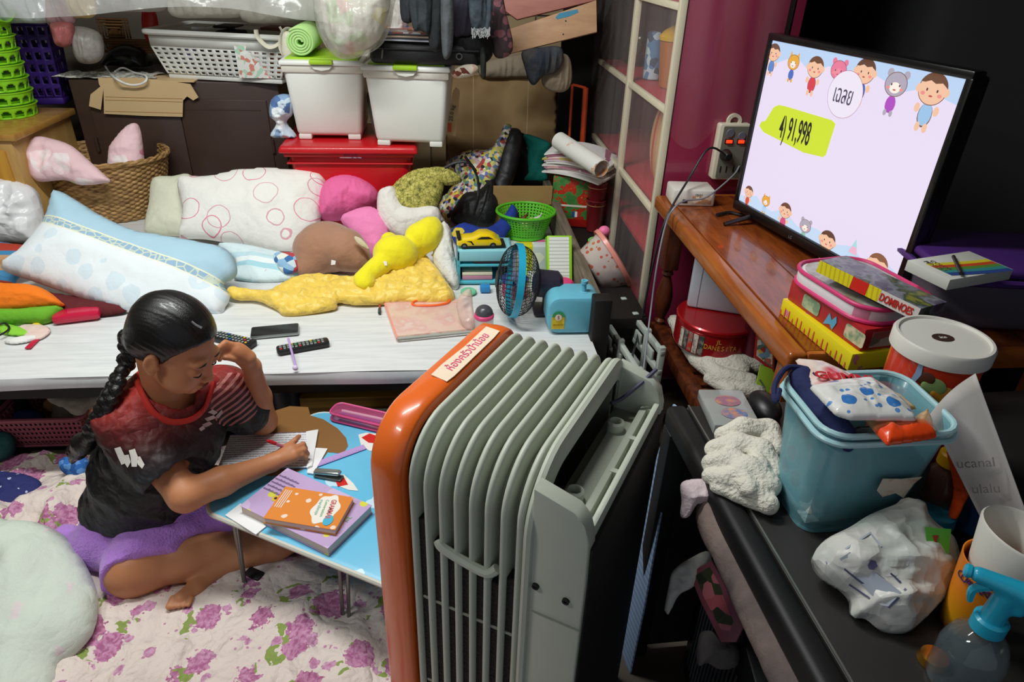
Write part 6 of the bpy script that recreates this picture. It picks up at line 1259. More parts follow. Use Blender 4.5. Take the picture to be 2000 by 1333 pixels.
obj('red_flames', g, mat('flame_pink', 'e0604a', .5), t, kind='stuff')
z1_ = z0+.039; M2 = M @ TM(.006, .006, .039, rz=3)
t = thing('game_box', 'red game box with pale picture panels, second in the stack', 'box', M2.translation+Vector((.1, 0, 0)), 'stacked game boxes')
g = G(); g.box(M2, w*.95, .185, .048, .002); obj('body', g, mat('red_game', 'b5242a', .4, var=.08), t)
for k, (x, c) in enumerate(((.05, 'b8c49a'), (.185, 'd8c8a8'))): g = G(); g.prism(M2 @ TM(x, -.0006, .008, rx=90), rrect(0, 0, .055, .030, .006, 3), .001); obj('picture_panel', g, mat('pic%d' % k, c, .4, pat=p_noise([(.4, c), (.6, '7c9a78')], 40, 2)), t)
g = G(); g.prism(M2 @ TM(.125, -.001, .004, rx=90), [(0, 0), (.01, .03), (.02, .018), (.03, .032), (.035, .02), (.028, .0), (.018, .008)], .0008); obj('blue_dinosaur_print', g, mat('print_blue', '5aa6c8', .4), t)
g = G(); g.box(M2 @ TM(w*.951, .02, .006), .001, .15, .034); obj('end_panel', g, mat('end_cream', 'd0b0a4', .4, pat=p_cells(['d8bca8', 'b86a60', 'd8c4b4', '8a8070'], 50)), t)
text('safety_mark', 'CE', .018, M2 @ TM(w*.953, .06, .024, rz=90) @ TM(rx=90), mat('ink_dark', '3a2a28', .6), t)
# round-cornered clear zip case with pink piping
zc = z1_+.049; M3 = M2 @ TM(.0, .0, .049, rz=2)
t = thing('zip_case', 'clear round-cornered zip case with pink and white striped edge lying on the game boxes', 'case', M3.translation+Vector((.1, .05, 0)), None)
ol = rrect(-.01, -.012, w*.93, .175, .055, 6)
g = G(); g.prism(M3, ol, .032, .006); obj('side_band', g, mat('white_satin_band', 'e0d8dc', .35, pat=p_stripe(['e8e0e4', 'd88aa4', 'e8e0e4', 'e8e0e4'], 11, 0)), t)
for zz in (.004, .033):
    g = G(); g.tube([M3 @ Vector((x, y, zz)) for x, y in ol], .0045, 8, closed=True); obj('piping', g, mat('pink_piping', 'd83a76', .4), t)
g = G(); g.prism(M3 @ TM(z=.0335), rrect(.0, -.002, w*.92, .165, .05, 6), .001); obj('clear_top', g, mat('case_top', 'b8b4a4', .15, coat=.5, pat=p_noise([(.4, '8f8a6a'), (.55, 'b4b0a8'), (.7, '5a5648')], 16, 3)), t)
# pink strap hanging down
q = [P(1752, 630, z=.86), P(1758, 660, z=.86), P(1750, 700, z=.85), P(1738, 730, z=.84), P(1728, 752, z=.83)]
g = G(); g.tube(q, .008, 8, 5, flatk=.3); obj('hand_strap', g, mat('magenta_strap', 'c42a66', .5), t, 'magenta strap hanging from the case')
# dominoes box on top, tilted
a = P(1594, 531, z=.895); b = P(1788, 628, z=.885); MD = frame(a, b-a, Vector((-(b-a).y, (b-a).x, -.015))); wd = (b-a).length
t = thing('domino_box', 'flat yellow and white dominoes box lying aslant on top of the pile', 'box', a+Vector((.1, -.03, -.001)))
g = G(); g.box(MD, wd, .085, .026, .001); obj('body', g, mat('domino_grey', 'b8b8b4', .35, pat=lambda t: t.ramp(t.noise(t.co('Object'), 26, 3), [(.4, '5a5266'), (.5, '8a8894'), (.6, '3c4a3c'), (.7, '8a8838')])), t)
for x0_, x1_, c in ((0, .36, 'e4d31e'), (.36, .52, 'd4281c'), (.52, .64, 'e4d31e'), (.64, 1, 'd4d2ca')):
    g = G(); g.box(MD @ TM(wd*x0_+.0003, -.001, .0005), wd*(x1_-x0_)-.0006, .001, .025); sp = obj('side_panel', g, mat('dom'+c, c, .4, pat=p_stripe([c, c, 'c8b818'], 220, 0) if x0_ == 0 else None), t)
text('side_title', 'DOMINOES', .021, MD @ TM(wd*.80, -.0022, .0125, rx=90), mat('domino_red', 'c8281e', .5), t, sx=.62, bold=.02)
# purple-lidded tub and pencil box
a = P(1795, 625, z=.76); c_ = Vector((a.x+.14, a.y+.05, .751)); pur = mat('purple_lid', '4a2870', .35); 
t = thing('lidded_tub', 'large grey translucent tub with purple lid behind the ice cream bucket', 'tub', c_); zt = .90
g = G(); g.box(TM(c_.x, c_.y, .751, rz=-8), .26, .20, zt-.751-.01, .03, 3, (1.1, 1.1), c=True); obj('body', g, mat('smoky_tub', '5c5662', .3), t)
g = G(); g.box(TM(c_.x, c_.y, zt-.012, rz=-8), .31, .245, .02, .009, 3, c=True); obj('lid', g, pur, t)
g = G(); g.tube([TM(c_.x, c_.y, zt-.02, rz=-8) @ Vector((x, y, 0)) for x, y in rrect(-.16, -.128, .16, .128, .04, 4)], .008, 8, closed=True); obj('lid_rim', g, pur, t)
a = P(1772, 510, z=zt+.03); b = P(1855, 549, z=zt+.03); MB = frame(Vector((a.x, a.y, zt+.010)), Vector((b.x-a.x, b.y-a.y, 0)), Vector((a.y-b.y, b.x-a.x, 0))); wb2 = (b-a).to_2d().length
t = thing('pencil_box', 'white coloured-pencil box with rainbow print on the purple lid', 'box', MB.translation+Vector((.05, .05, 0))); 
g = G(); g.box(MB, wb2, .17, .022, .001); obj('body', g, mat('pencil_white', 'cfcfc6', .4), t)
rb_ = ['d8c830', 'c84a2a', '5a8a3a', '3a8a8a', '304a8a']
for i, c in enumerate(rb_):
    g = G(); g.add([MB @ Vector((wb2*(.25+.12*i+.2*math.sin(v/8*1.4)), .02+.145*v/8, .0225+.0001*i)) for v in range(9)]+[MB @ Vector((wb2*(.38+.12*i+.2*math.sin(v/8*1.4)), .02+.145*v/8, .0225+.0001*i)) for v in range(9)], [[v, 9+v, 10+v, v+1] for v in range(8)]); obj('rainbow_stripe', g, mat('rb_'+c, c, .4), t)
text('box_text', 'COLOR\nPENCILS', .014, MB @ TM(wb2*.42, .035, .0226), mat('box_ink', '4a4440', .5), t)
g = G(); g.tube([MB @ Vector((wb2*.2, .10, .026)), MB @ Vector((wb2*.95, .03, .030))], .0035, 8); obj('dark_pencil', g, mat('pencil_dark', '2c2420', .4), None, 'dark pencil lying across the coloured-pencil box', 'pencil')
# ================================================================ on the black desk
# ice cream bucket
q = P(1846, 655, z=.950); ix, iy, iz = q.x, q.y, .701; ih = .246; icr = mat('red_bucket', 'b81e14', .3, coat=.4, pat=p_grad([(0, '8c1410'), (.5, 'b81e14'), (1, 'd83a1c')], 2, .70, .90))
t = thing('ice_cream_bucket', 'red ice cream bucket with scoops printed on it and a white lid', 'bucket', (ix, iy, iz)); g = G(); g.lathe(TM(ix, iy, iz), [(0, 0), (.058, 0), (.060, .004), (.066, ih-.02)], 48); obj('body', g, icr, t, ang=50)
lw = mat('lid_white', 'd8d4cc', .35); g = G(); g.lathe(TM(ix, iy, iz+ih-.024), [(.067, 0), (.072, .001), (.072, .022), (.069, .026), (.065, .026), (.063, .022), (0, .022)], 56); ld = obj('lid', g, lw, t, ang=40)
g = G(); g.prism(TM(ix-.002, iy, iz+ih-.0015), circ(0, 0, .017, .012), .0006); obj('lid_emblem', g, mat('emblem_brown', '3c2420', .5), ld); text('emblem_text', 'ice', .010, TM(ix-.002, iy, iz+ih-.0006), lw, ld)
for i, (an, zz, r_, c) in enumerate(((224, .165, .019, 'e090a8'), (238, .190, .017, '8fae6a'), (252, .178, .018, 'd8962c'), (246, .155, .022, 'd0ac6a'), (226, .200, .013, '5a3020'))):
    a_ = R(an); rr = .060+.006*zz/ih+.0005; g = G(); g.ball(TM(ix+rr*math.cos(a_), iy+rr*math.sin(a_), iz+zz, rz=an) @ Matrix.Diagonal((.0022, r_, r_*.9, 1)), 1, 16, 10); obj('scoop_print', g, mat('scoop'+c, c, .5, var=.12, vs=60), t)
g = G(); a_ = R(215); rr = .0665; g.prism(TM(ix+rr*math.cos(a_), iy+rr*math.sin(a_), iz+.205, rz=215+90) @ TM(rx=90, ry=0), [(-.008, -.03), (0, -.02), (.006, .0), (.002, .028), (-.003, .02), (-.003, 0)], .001); obj('splash_print', g, mat('splash', '8fa8c8', .5), t)
# blue container
bl = mat('aqua_translucent', '7fbcc8', .25, alpha=.50, coat=.2); rm_ = mat('aqua_rim', 'a9d0d6', .3)
N1 = P(1622, 852, z=.90); F1 = P(1527, 735, z=.90); ry_ = (F1-N1); cl3 = ry_.to_2d().length; BMx = TM(N1.x, N1.y, .701, rz=math.degrees(math.atan2(ry_.y, ry_.x))-90)
cwid = .19; t = thing('blue_container', 'translucent blue storage container stuffed with printed cloths and packets', 'container', BMx @ Vector((cwid/2, cl3/2, 0)))
g = G()
def lw_(k):
    def f(u, v):
        e = .018*(1-v); x0, x1, y0, y1 = e, cwid-e, e, cl3-e; p = rrect(x0, y0, x1, y1, .03, 5); n = len(p); q = u*n; i = int(q) % n; fr = q-int(q); a, b = p[i], p[(i+1) % n]; return BMx @ Vector((a[0]+(b[0]-a[0])*fr, a[1]+(b[1]-a[1])*fr, .004+v*.194))
    return f
g.grid(lw_(0), 24, 6); obj('wall', g, bl, t, ang=180, sol=.002)
g = G(); g.prism(BMx, rrect(.018, .018, cwid-.018, cl3-.018, .025), .004); obj('base', g, bl, t)
for k, zz in enumerate((.198, .186)):
    g = G(); g.tube([BMx @ Vector((x, y, zz)) for x, y in rrect(-.003*(k+1), -.003*(k+1), cwid+.003*(k+1), cl3+.003*(k+1), .034, 5)], .0045, 8, closed=True); obj('rim', g, rm_, t)
g = G(); g.box(BMx @ TM(.016, .016, .006), .085, cl3*.75, .14, .02); obj('printed_cloth', g, cloth('aqua_floral', 'a8d0d4', pat=p_spots('a4ccd2', [('c88a94', 22, .3, 2, .3), ('d8e8e6', 15, .3, 5, .3)], 'Object')), None, 'aqua floral cloth folded inside the blue container', 'cloth')
g = G(); g.box(BMx @ TM(.11, .02, .006), .09, cl3*.7, .12, .02); obj('dark_cloth', g, cloth('dark_grey_cl', '24262a'), None, 'dark cloth folded inside the right of the blue container', 'cloth')
g = G(); g.prism(BMx @ TM(.095, -.0035, .10, rx=90), [(0, .0), (.012, -.012), (.03, -.006), (.045, -.016), (.052, .010), (.060, .022), (.03, .020), (.002, .022)], .001); obj('torn_sticker', g, mat('torn_sticker', 'cdbfae', .6, pat=p_noise([(.5, 'd0c4b4'), (.7, 'a8764a')], 40)), t)
navy = cloth('navy_fabric', '1a2250')
t = thing('navy_pouch', 'navy drawstring pouch standing along the left rim of the blue container', 'pouch', BMx @ Vector((.03, cl3*.5, .14)))
sd = SDF(BMx @ Vector((-.06, -.06, .08))-Vector((.02, .02, 0)), BMx @ Vector((.14, cl3+.06, .28))+Vector((.04, .04, 0)), .004)
sd.chain([tuple(BMx @ Vector(q)) for q in ((.035, .02, .178), (.032, cl3*.5, .185), (.030, cl3*.92, .196))], [.020, .023, .024], .02); sd.disp(lambda x, y, z: .003*ridge(x*30, y*30, z*30, seed=3)); sobj('body', sd, navy, t)
g = G(); g.tube([P(x, y, z=.915) for x, y in ((1600, 745), (1575, 722), (1540, 718), (1522, 735), (1512, 760), (1515, 785), (1522, 762))], .0042, 8, 5); g2 = g; obj('drawstring', g, navy, t)
# packets lying over the container
def packet(name, label, pts, z, m, th=.010, rot=None, **k):
    pl = (P(*pts[0], z=z), Vector((0, 0, 1))) if rot is None else (P(*pts[0], z=z), Vector(rot).normalized()); return obj(name, puff(pts, pl, th, smooth=0, wr=.004, wf=40, back=.5, **k), m, None, label, 'packet', ang=180, merge=False)
packet('gummy_packet', 'red and white candy packet lying under the dotted one', [(1552, 703), (1605, 708), (1650, 728), (1760, 775), (1790, 800), (1640, 800), (1590, 760)], .912, mat('candy_pack', 'd8c0b8', .25, coat=.4, pat=p_noise([(.38, 'd84a5a'), (.46, 'e8dcd4'), (.56, 'e0b8a8'), (.66, 'd8d060')], 9, 3)))
gt = text('packet_text', 'GUMMI', .026, frame(P(1650, 737, z=.926), P(1705, 741, z=.926)-P(1600, 732, z=.926), (0, 1, 0)), mat('gummy_red', 'c8242a', .4), bpy.data.objects['gummy_packet'], bold=.03)
packet('dotted_packet', 'clear packet of white cloth with blue dots on top of the container', [(1580, 757), (1640, 745), (1700, 740), (1740, 765), (1775, 795), (1790, 822), (1660, 820), (1630, 810)], .932, mat('blue_dots', 'e0deda', .25, coat=.5, pat=p_spots('dedcd8', [('3c78be', 26, .26, 1, .1), ('5a8cc8', 60, .20, 4, 0)], 'UV')), .012)
packet('orange_packet', 'orange foil snack packet at the right end of the container', [(1690, 822), (1780, 820), (1812, 800), (1830, 855), (1790, 862), (1732, 870), (1712, 848)], .915, mat('orange_foil', 'e84a14', .3, coat=.4, pat=p_grad([(0, 'f04810'), (.45, 'e84a1c'), (.6, 'c8a070'), (1, 'b89a68')], 1, .62, .72)), .012)
# white printed sheet curling
g = G(); A_, B_, C_ = P(1815, 812, z=.90), P(1905, 730, z=.93), P(2010, 1075, z=.70)
pl = (P(1815, 812, z=.90), Vector((-.55, -.75, .35)).normalized()); M = flat(*pl); Mi = M.inverted()
cs_ = [Mi @ P(x, y, pl=pl) for x, y in ((1815, 812), (1905, 730), (2040, 1100), (1960, 1100))]
def shf(u, v): 
    p = (cs_[0]*(1-u)+cs_[1]*u)*(1-v)+(cs_[3]*(1-u)+cs_[2]*u)*v; return M @ Vector((p.x, p.y, -.03*math.sin(u*PI)))
g.grid(shf, 12, 12); t = thing('paper_sheet', 'curled white paper sheet with grey lettering hanging beside the ice cream bucket', 'paper', P(1900, 1000, pl=pl)); obj('sheet', g, mat('paper_grey_white', 'b9b3b0', .7), t, sol=.001)
for (px, py, s_) in ((1905, 905, 'ucanal'), (1925, 955, 'ulalu')): q = P(px, py, pl=pl); text('printed_word', s_, .018, flat(q+M.to_3x3() @ Vector((0, 0, .0015)), pl[1]) @ TM(rz=-55 if 0 else 25), mat('paper_ink', '77706e', .6), t)
# bottles behind the bag
a = P(1830, 985, z=.72); t = thing('yellow_cap_bottle', 'clear bottle with yellow cap lying behind the white bag', 'bottle', (a.x, a.y, .701)); g = G(); g.lathe(TM(a.x, a.y+.01, .701), [(0, 0), (.028, 0), (.032, .01), (.032, .06), (.016, .085), (.016, .09)], 24); obj('body', g, mat('brown_clear', '6a4a40', .2, alpha=.8), t); g = G(); g.cyl(TM(a.x, a.y+.01, .79), .018, .024, 24, .003); obj('cap', g, mat('cap_yellow', 'e0a818', .4), t)
a = P(1815, 1020, z=.705); g = G(); g.lathe(TM(a.x, a.y, .701), [(0, 0), (.03, 0), (.032, .01), (.03, .03), (0, .034)], 24); obj('cyan_disc', g, mat('cyan_lid', '2a8aa8', .3), None, 'cyan lid lying behind the white plastic bag', 'lid')
a = P(1895, 1010, z=.705); g = G(); g.lathe(TM(a.x, a.y, .701), [(0, 0), (.04, 0), (.045, .01), (.045, .05), (.03, .065), (0, .066)], 24); obj('navy_jar', g, mat('navy_jar', '1c3a5c', .25, coat=.4), None, 'dark blue jar behind the orange cup', 'jar')
soft('orange_bag', [(1852, 880), (1875, 890), (1900, 930), (1895, 950), (1878, 985), (1868, 1010), (1855, 1010), (1866, 960)], (1870, 1010, .735), 70, .012, mat('orange_film', 'f0541a', .3, alpha=.9), 'crumpled bright orange plastic strip beside the yellow-capped bottle', 'plastic strip', wr=.01, zmin=.701)
# white plastic bag
wbm2 = mat('bag_white', 'd4d2cc', .38, alpha=.93, bump=1, bpat=crumple(16, 3), pat=lambda t: t.ramp(t.noise(t.co('UV'), 9, 2), [(.45, 'd6d4ce'), (.6, 'b9c4bc')]))
wbo = soft('white_bag', [(1588, 1090), (1612, 1055), (1660, 1030), (1700, 1005), (1750, 985), (1762, 975), (1795, 985), (1810, 1020), (1850, 1050), (1866, 1090), (1862, 1125), (1850, 1160), (1800, 1215), (1765, 1240), (1725, 1236), (1690, 1210), (1665, 1205), (1660, 1165), (1610, 1130)], (1730, 1238, .701), 28, .05, wbm2, 'crumpled white plastic bag with faint blue print on the black desk', 'bag', wr=.013, wf=22, aniso=(.7, 1.6), zmin=.702, seed=9, res=.005)
pl = (P(1830, 1055, z=.79), Vector((-.1, -.75, .7)).normalized()); g = G(); g.prism(flat(*pl), pp2([(1806, 1030), (1857, 1034), (1852, 1082), (1822, 1094), (1810, 1068)], pl), .001); obj('green_print', g, mat('print_green', '4ca432', .4), wbo)
g = G(); g.prism(flat(*pl) @ TM(z=.0012), pp2([(1820, 1046), (1832, 1046), (1828, 1056), (1833, 1070), (1826, 1080), (1818, 1070), (1824, 1058)], pl), .0008); obj('red_print', g, mat('print_dkred', '8a2c20', .5), wbo)
# orange cup with white tumbler, spray bottle
a = P(1866, 1262, z=.702); t = thing('orange_cup', 'orange and yellow printed cup holding a white tumbler at the right edge', 'cup', (a.x+.035, a.y+.03, .701)); cx2, cy2 = a.x+.035, a.y+.03
g = G(); g.lathe(TM(cx2, cy2, .701), [(0, 0), (.030, 0), (.040, .115), (.0385, .115), (.029, .003)], 36); obj('body', g, mat('orange_cup_print', 'e8861a', .35, pat=p_grad([(0, '7a4a20'), (.2, 'd89a18'), (.6, 'e8861a'), (1, 'e07a1c')], 2, .70, .82, .01)), t)
a2 = math.degrees(math.atan2(-cy2, -cx2))
for i, ch in enumerate('CUANKKUN'): q = R(a2-46+i*10); rr = .0392; text('cup_letter', ch, .014, TM(cx2+rr*math.cos(q), cy2+rr*math.sin(q), .793, rz=math.degrees(q)+90) @ TM(rx=86), mat('cup_violet', '4a2a5c', .5), t)
t = thing('white_tumbler', 'white tumbler nested inside the orange cup', 'cup', (cx2, cy2, .78)); g = G(); g.lathe(TM(cx2+.008, cy2, .78, ry=8), [(0, 0), (.034, 0), (.052, .080), (.050, .083), (.048, .080), (.032, .006), (0, .006)], 36); obj('body', g, mat('tumbler_white', 'cfcbc2', .4), t, ang=60)
sx_, sy_ = P(1930, 1222, z=.80).x, P(1930, 1222, z=.80).y; sbl = mat('spray_blue', '23a0c0', .3, coat=.2)
t = thing('spray_bottle', 'spray bottle with turquoise trigger head and clear body in the bottom right corner', 'spray bottle', (sx_, sy_, .701))
g = G(); g.lathe(TM(sx_, sy_, .701), [(0, 0), (.034, 0), (.036, .006), (.036, .055), (.030, .075), (.014, .088), (.014, .095)], 32); obj('body', g, mat('clear_grey', '5c6a70', .08, alpha=.45, coat=1), t)
g = G(); g.cyl(TM(sx_, sy_, .792), .018, .022, 24, .003); obj('collar', g, sbl, t)
hd = [(sx_, sy_, .80), (sx_+.002, sy_, .83), (sx_+.004, sy_+.002, .853)]; sd = SDF((sx_-.06, sy_-.06, .79), (sx_+.07, sy_+.07, .90), .003)
d_ = Vector((-.75, .55, 0)).normalized(); o_ = Vector((sx_, sy_, 0))
sd.cone((sx_, sy_, .81), (sx_, sy_, .845), .013, .011, .008).cone(tuple(o_-d_*.020+Vector((0, 0, .862))), tuple(o_+d_*.030+Vector((0, 0, .864))), .012, .009, .01).cone(tuple(o_-d_*.022+Vector((0, 0, .857))), tuple(o_-d_*.018+Vector((0, 0, .835))), .010, .006, .01)
sobj('trigger_head', sd, sbl, t); g = G(); g.tube([tuple(o_+d_*.016+Vector((0, 0, .855))), tuple(o_+d_*.028+Vector((0, 0, .842))), tuple(o_+d_*.026+Vector((0, 0, .824)))], [.006, .005, .003], 8, 4); obj('trigger', g, sbl, t); g = G(); g.cyl(frame(o_+d_*.036+Vector((0, 0, .864)), (0, 0, 1), d_.cross(Vector((0, 0, 1)))) , .008, .008, 16, .002); obj('nozzle', g, sbl, t)
g = G(); a = P(1822, 1290, z=.703); g.lathe(TM(a.x, a.y, .701), [(0, 0), (.018, 0), (.016, .01), (0, .012)], 20); obj('brass_lid', g, mat('brass', 'c08a3a', .2, metal=.9), None, 'small brass lid lying left of the orange cup', 'lid')
# towels, clear box, mouse at the desk's left edge
ow = cloth('offwhite_towel', 'dcd6c8', bump=.9, bs=180, fine=1.0)
sd = SDF((.36, .60, .66), (.62, 1.02, .80), .0035)
for pts_, r_ in ((((1412, 850, .735), (1450, 838, .745), (1500, 842, .74), (1512, 880, .73)), .020), (((1396, 880, .73), (1440, 868, .742), (1485, 880, .745), (1510, 925, .73)), .021), (((1388, 905, .725), (1425, 900, .738), (1462, 915, .742), (1500, 950, .73)), .021), (((1386, 930, .715), (1425, 935, .728), (1468, 955, .728), (1500, 985, .72)), .018), (((1398, 952, .71), (1440, 966, .715), (1480, 982, .715)), .014), (((1430, 880, .74), (1448, 920, .742), (1462, 955, .735)), .016), (((1470, 865, .748), (1484, 910, .745), (1492, 950, .735)), .015)):
    sd.chain([tuple(P(x_, y_, z=z__)) for x_, y_, z__ in pts_], [r_*.8]+[r_]*(len(pts_)-1), .004)
sd.disp(lambda x, y, z: .0022*ridge(x*24+y*12, y*24, z*20, seed=4)); sobj('hand_towel', sd, ow, None, label='off-white terry towel bunched against the blue container', cat='towel')
soft('pink_cloth', [(1330, 950), (1345, 938), (1385, 938), (1392, 960), (1380, 985), (1360, 985), (1345, 1008), (1330, 1010), (1332, 980)], (1360, 1005, .64), 60, .018, cloth('pale_pink_towel', 'd8c4c8', bump=.9, bs=150), 'pale pink cloth hanging off the desk edge under the off-white towel', 'cloth', wr=.012, zmin=.5)
g = G(); pts = [P(1372, 965, z=.655), P(1392, 990, z=.65), P(1405, 1030, z=.64), P(1428, 1080, z=.635), P(1470, 1170, z=.632), P(1520, 1270, z=.632), P(1580, 1400, z=.632)]
sd = SDF((.25, .25, .54), (.62, 1.1, .74), .004); sd.chain([tuple(p) for p in smooth_pts(pts, 4)], [.010+.018*min(1, i/6) for i in range(len(smooth_pts(pts, 4)))], .01); sd.disp(lambda x, y, z: .003*ridge(x*22, y*9, z*22, seed=6))
sobj('fabric_roll', sd, cloth('grey_brown_roll', '6a5a56', bump=.6, pat=p_noise([(.35, '463e3e'), (.65, '7a6862')], 7)), None, label='long grey-brown fabric roll hanging along the black desk edge', cat='fabric roll')
M, w = edge((1388, 852), (1462, 856), .702); a = P(1388, 855, z=.703); t = thing('clear_box', 'clear plastic box with round printed pictures at the far corner of the black desk', 'box', a+Vector((.05, .08, 0)))
cM2 = TM(P(1392, 850, z=.702).x, P(1392, 850, z=.702).y, .702, rz=-4); g = G(); g.box(cM2, .085, .115, .022, .003); obj('body', g, mat('clear_box', 'b8bcb8', .12, alpha=.6, coat=.5), t)
for x, y, c in ((.045, .075, '9a6a80'), (.045, .035, '5a78a8')): g = G(); g.prism(cM2 @ TM(x, y, .0225), circ(0, 0, .024, .017), .0008); obj('round_picture', g, mat('rp'+c, c, .4, pat=p_noise([(.4, c), (.6, 'c88a6a')], 60)), t)
a = P(1500, 815, z=.702); sd = SDF((a.x-.06, a.y-.06, .695), (a.x+.06, a.y+.08, .76), .003); sd.ell((a.x, a.y+.02, .712), (.028, .045, .022), k=.01); sd.half((0, 0, .7015), (0, 0, -1)); sobj('computer_mouse', sd, mat('mouse_black', '141416', .4), None, label='black rounded mouse beside the clear box on the black desk', cat='mouse')
# ================================================================ under the desk
pcm = mat('pc_black', '17191b', .45); pM = TM(.475, .56, 0, rz=-8)
t = thing('computer_tower', 'dusty black computer tower with ribbed grille under the black desk', 'computer', pM @ Vector((.09, .2, 0)))
g = G(); g.box(pM, .18, .42, .42, .005); obj('case', g, pcm, t)
for k in range(22): g = G(); g.box(pM @ TM(-.003, .03+.0165*k, .05), .003, .006, .30, .001, 1); obj('grille_bar', g, mat('grille_grey', '3a3f42', .4), t)
soft('crumpled_cloth', [(1295, 1210), (1305, 1150), (1315, 1115), (1350, 1090), (1385, 1078), (1388, 1120), (1350, 1150), (1325, 1165), (1302, 1212)], (1330, 1180, .43), 45, .012, cloth('white_crumple', 'd0cec6'), 'white crumpled cloth draped on the computer tower', 'cloth', wr=.012, wf=20, zmin=.425)
pl = (P(1400, 1180, z=.45), Vector((-.6, -.5, .6)).normalized()); tr = thing('floral_tray', 'dusty pink flowered tray wedged upright under the black desk', 'tray', P(1400, 1240, pl=pl)); tm_ = mat('dusty_pink_tray', '8a4a58', .4)
g = G(); g.prism(flat(*pl), pp2([(1348, 1120), (1392, 1095), (1412, 1130), (1455, 1225), (1440, 1255), (1410, 1255), (1372, 1180)], pl), .008, .003); obj('tray_body', g, tm_, tr)
g = G(); g.prism(flat(*pl) @ TM(z=.0082), pp2([(1362, 1125), (1388, 1108), (1405, 1135), (1435, 1215), (1428, 1232), (1412, 1230), (1380, 1172)], pl), .001); obj('flower_print', g, mat('tray_print', '6a3040', .4, pat=p_cells(['2c3020', 'c87078', '8a3848', '3c4428', 'b85a60'], 50)), tr)
soft('grey_rag', [(1368, 1240), (1400, 1235), (1440, 1260), (1438, 1300), (1405, 1308), (1380, 1295), (1362, 1298)], (1400, 1305, .36), 50, .02, cloth('grey_rag', '6a6462'), 'grey rag hanging below the pink tray', 'rag', wr=.01, zmin=.1)
pl = (Vector((.40, 1.0, 0)), Vector((-1, -.12, .05)).normalized()); t = thing('striped_board', 'pale blue striped board standing between the cooler and the desk leg', 'board', P(1262, 1100, pl=pl)); g = G(); g.prism(flat(*pl), pp2([(1318, 790), (1330, 800), (1262, 1180), (1215, 1400), (1170, 1400), (1250, 1010)], pl), .004); obj('sheet', g, mat('blue_stripe_board', '8aa6c8', .5, pat=p_stripe(['93aed0', 'a8bedc', '7c98c2'], 60, 2)), t)
# ================================================================ floor bedding
def rose(t):
    co = t.co('Object'); c = t.mix(t.noise(co, 5, 3), lin('e3d5cc'), lin('dccac2'))
    for off, sc, rad, wp, dark, light in ((0, 7.4, .33, .2, 'a0587f', 'c888aa'), (7.7, 8.2, .27, .2, 'a8608a', 'cc92b2'), (4.4, 15, .20, .3, 'b8789c', 'd0a0bc')):
        cc = t.warp(t.co('Object', loc=(off, off*.6, 0), sc=(1, 1, .4)), wp/sc, sc*2.4); v = t.vor(cc, sc, .85); d = v.outputs['Distance']
        lf = t.vor(t.warp(t.co('Object', loc=(off+.02, off*.6+.012, 0), sc=(1, 1, .4)), .9/sc, sc*1.7), sc, .85).outputs['Distance']
        if off < 8 and sc < 10: c = t.mix(t.math('MULTIPLY', t.math('LESS_THAN', lf, .31), t.math('GREATER_THAN', t.noise(co, 30, 2), .53)), c, lin('8a9c50'))
        d = t.math('ADD', d, t.math('MULTIPLY', t.math('SUBTRACT', t.noise(co, 75, 2), .5), .30)); c = t.mix(t.math('LESS_THAN', d, rad), c, t.ramp(t.noise(t.warp(co, .02, 60), 95, 2), [(.38, dark), (.62, light)]))
    d3 = t.vor(co, 34).outputs['Distance']; return t.mix(t.math('LESS_THAN', d3, .13), c, lin('c48aa8'))
rosem = mat('rose_blanket', 'efe2da', .9, bump=1, pat=rose, bpat=foldb(10, .3, 300))
bl_t = 'blanket'
NX, NY = 150, 150; X, Y = np.meshgrid(np.linspace(-1.62, .12, NX+1), np.linspace(.30, 1.78, NY+1))
Z = .030+.016*fbm(X*4, Y*4, seed=3)+.036*np.clip(ridge(X*4.2+.8*fbm(X*3, Y*3, seed=8), Y*3.1+1.3*X, seed=5), -.3, 1)+.004*ridge(X*14, Y*12, seed=6)
Z = Z+.05*np.exp(-((X+1.05)**2/.02+(Y-1.50)**2/.03))+.03*np.exp(-((X+.35)**2/.05+(Y-1.02)**2/.03)); Z = Z+.065*np.clip(ridge(X*2.6+.9*fbm(X*2, Y*2, seed=18), Y*2.2-1.1*X, seed=15), -.2, 1)**2*(1-np.exp(-((X+.70)**2/.06+(Y-1.32)**2/.05)))-.012*np.exp(-((X+.66)**2/.03+(Y-1.18)**2/.02)); Z = np.clip(Z, .006, .13)
g = G(); g.v = [Vector(p) for p in np.stack([X.ravel(), Y.ravel(), Z.ravel()], 1).tolist()]; w_ = NX+1
g.f = [[j*w_+i, j*w_+i+1, (j+1)*w_+i+1, (j+1)*w_+i] for j in range(NY) for i in range(NX)]; g.m = [0]*len(g.f)
obj('floral_blanket', g, rosem, None, 'rumpled cream blanket with purple roses spread over the floor', 'blanket', ang=180, merge=False)
def floorz(x, y): i = int(round((x+1.62)/1.74*NX)); j = int(round((y-.30)/1.48*NY)); return float(Z[max(0, min(NY, j)), max(0, min(NX, i))])
soft('floor_pillow', [(-60, 1024), (20, 1018), (75, 1022), (130, 1050), (165, 1100), (188, 1150), (192, 1190), (182, 1235), (150, 1275), (118, 1300), (112, 1345), (90, 1400), (-60, 1420)], (60, 1290, .05), 14, .07, cloth('mint_white_case', 'd2d8ce', pat=p_spots('d0d8cc', [('dcd0d0', 13, .2, 2, .8), ('ccd4c8', 6, .3, 5, .5)], 'UV')), 'large greenish-white pillow lying on the floor at the lower left', 'pillow', wr=.026, wf=6, aniso=(1.8, .8), seed=3, zmin=.02)
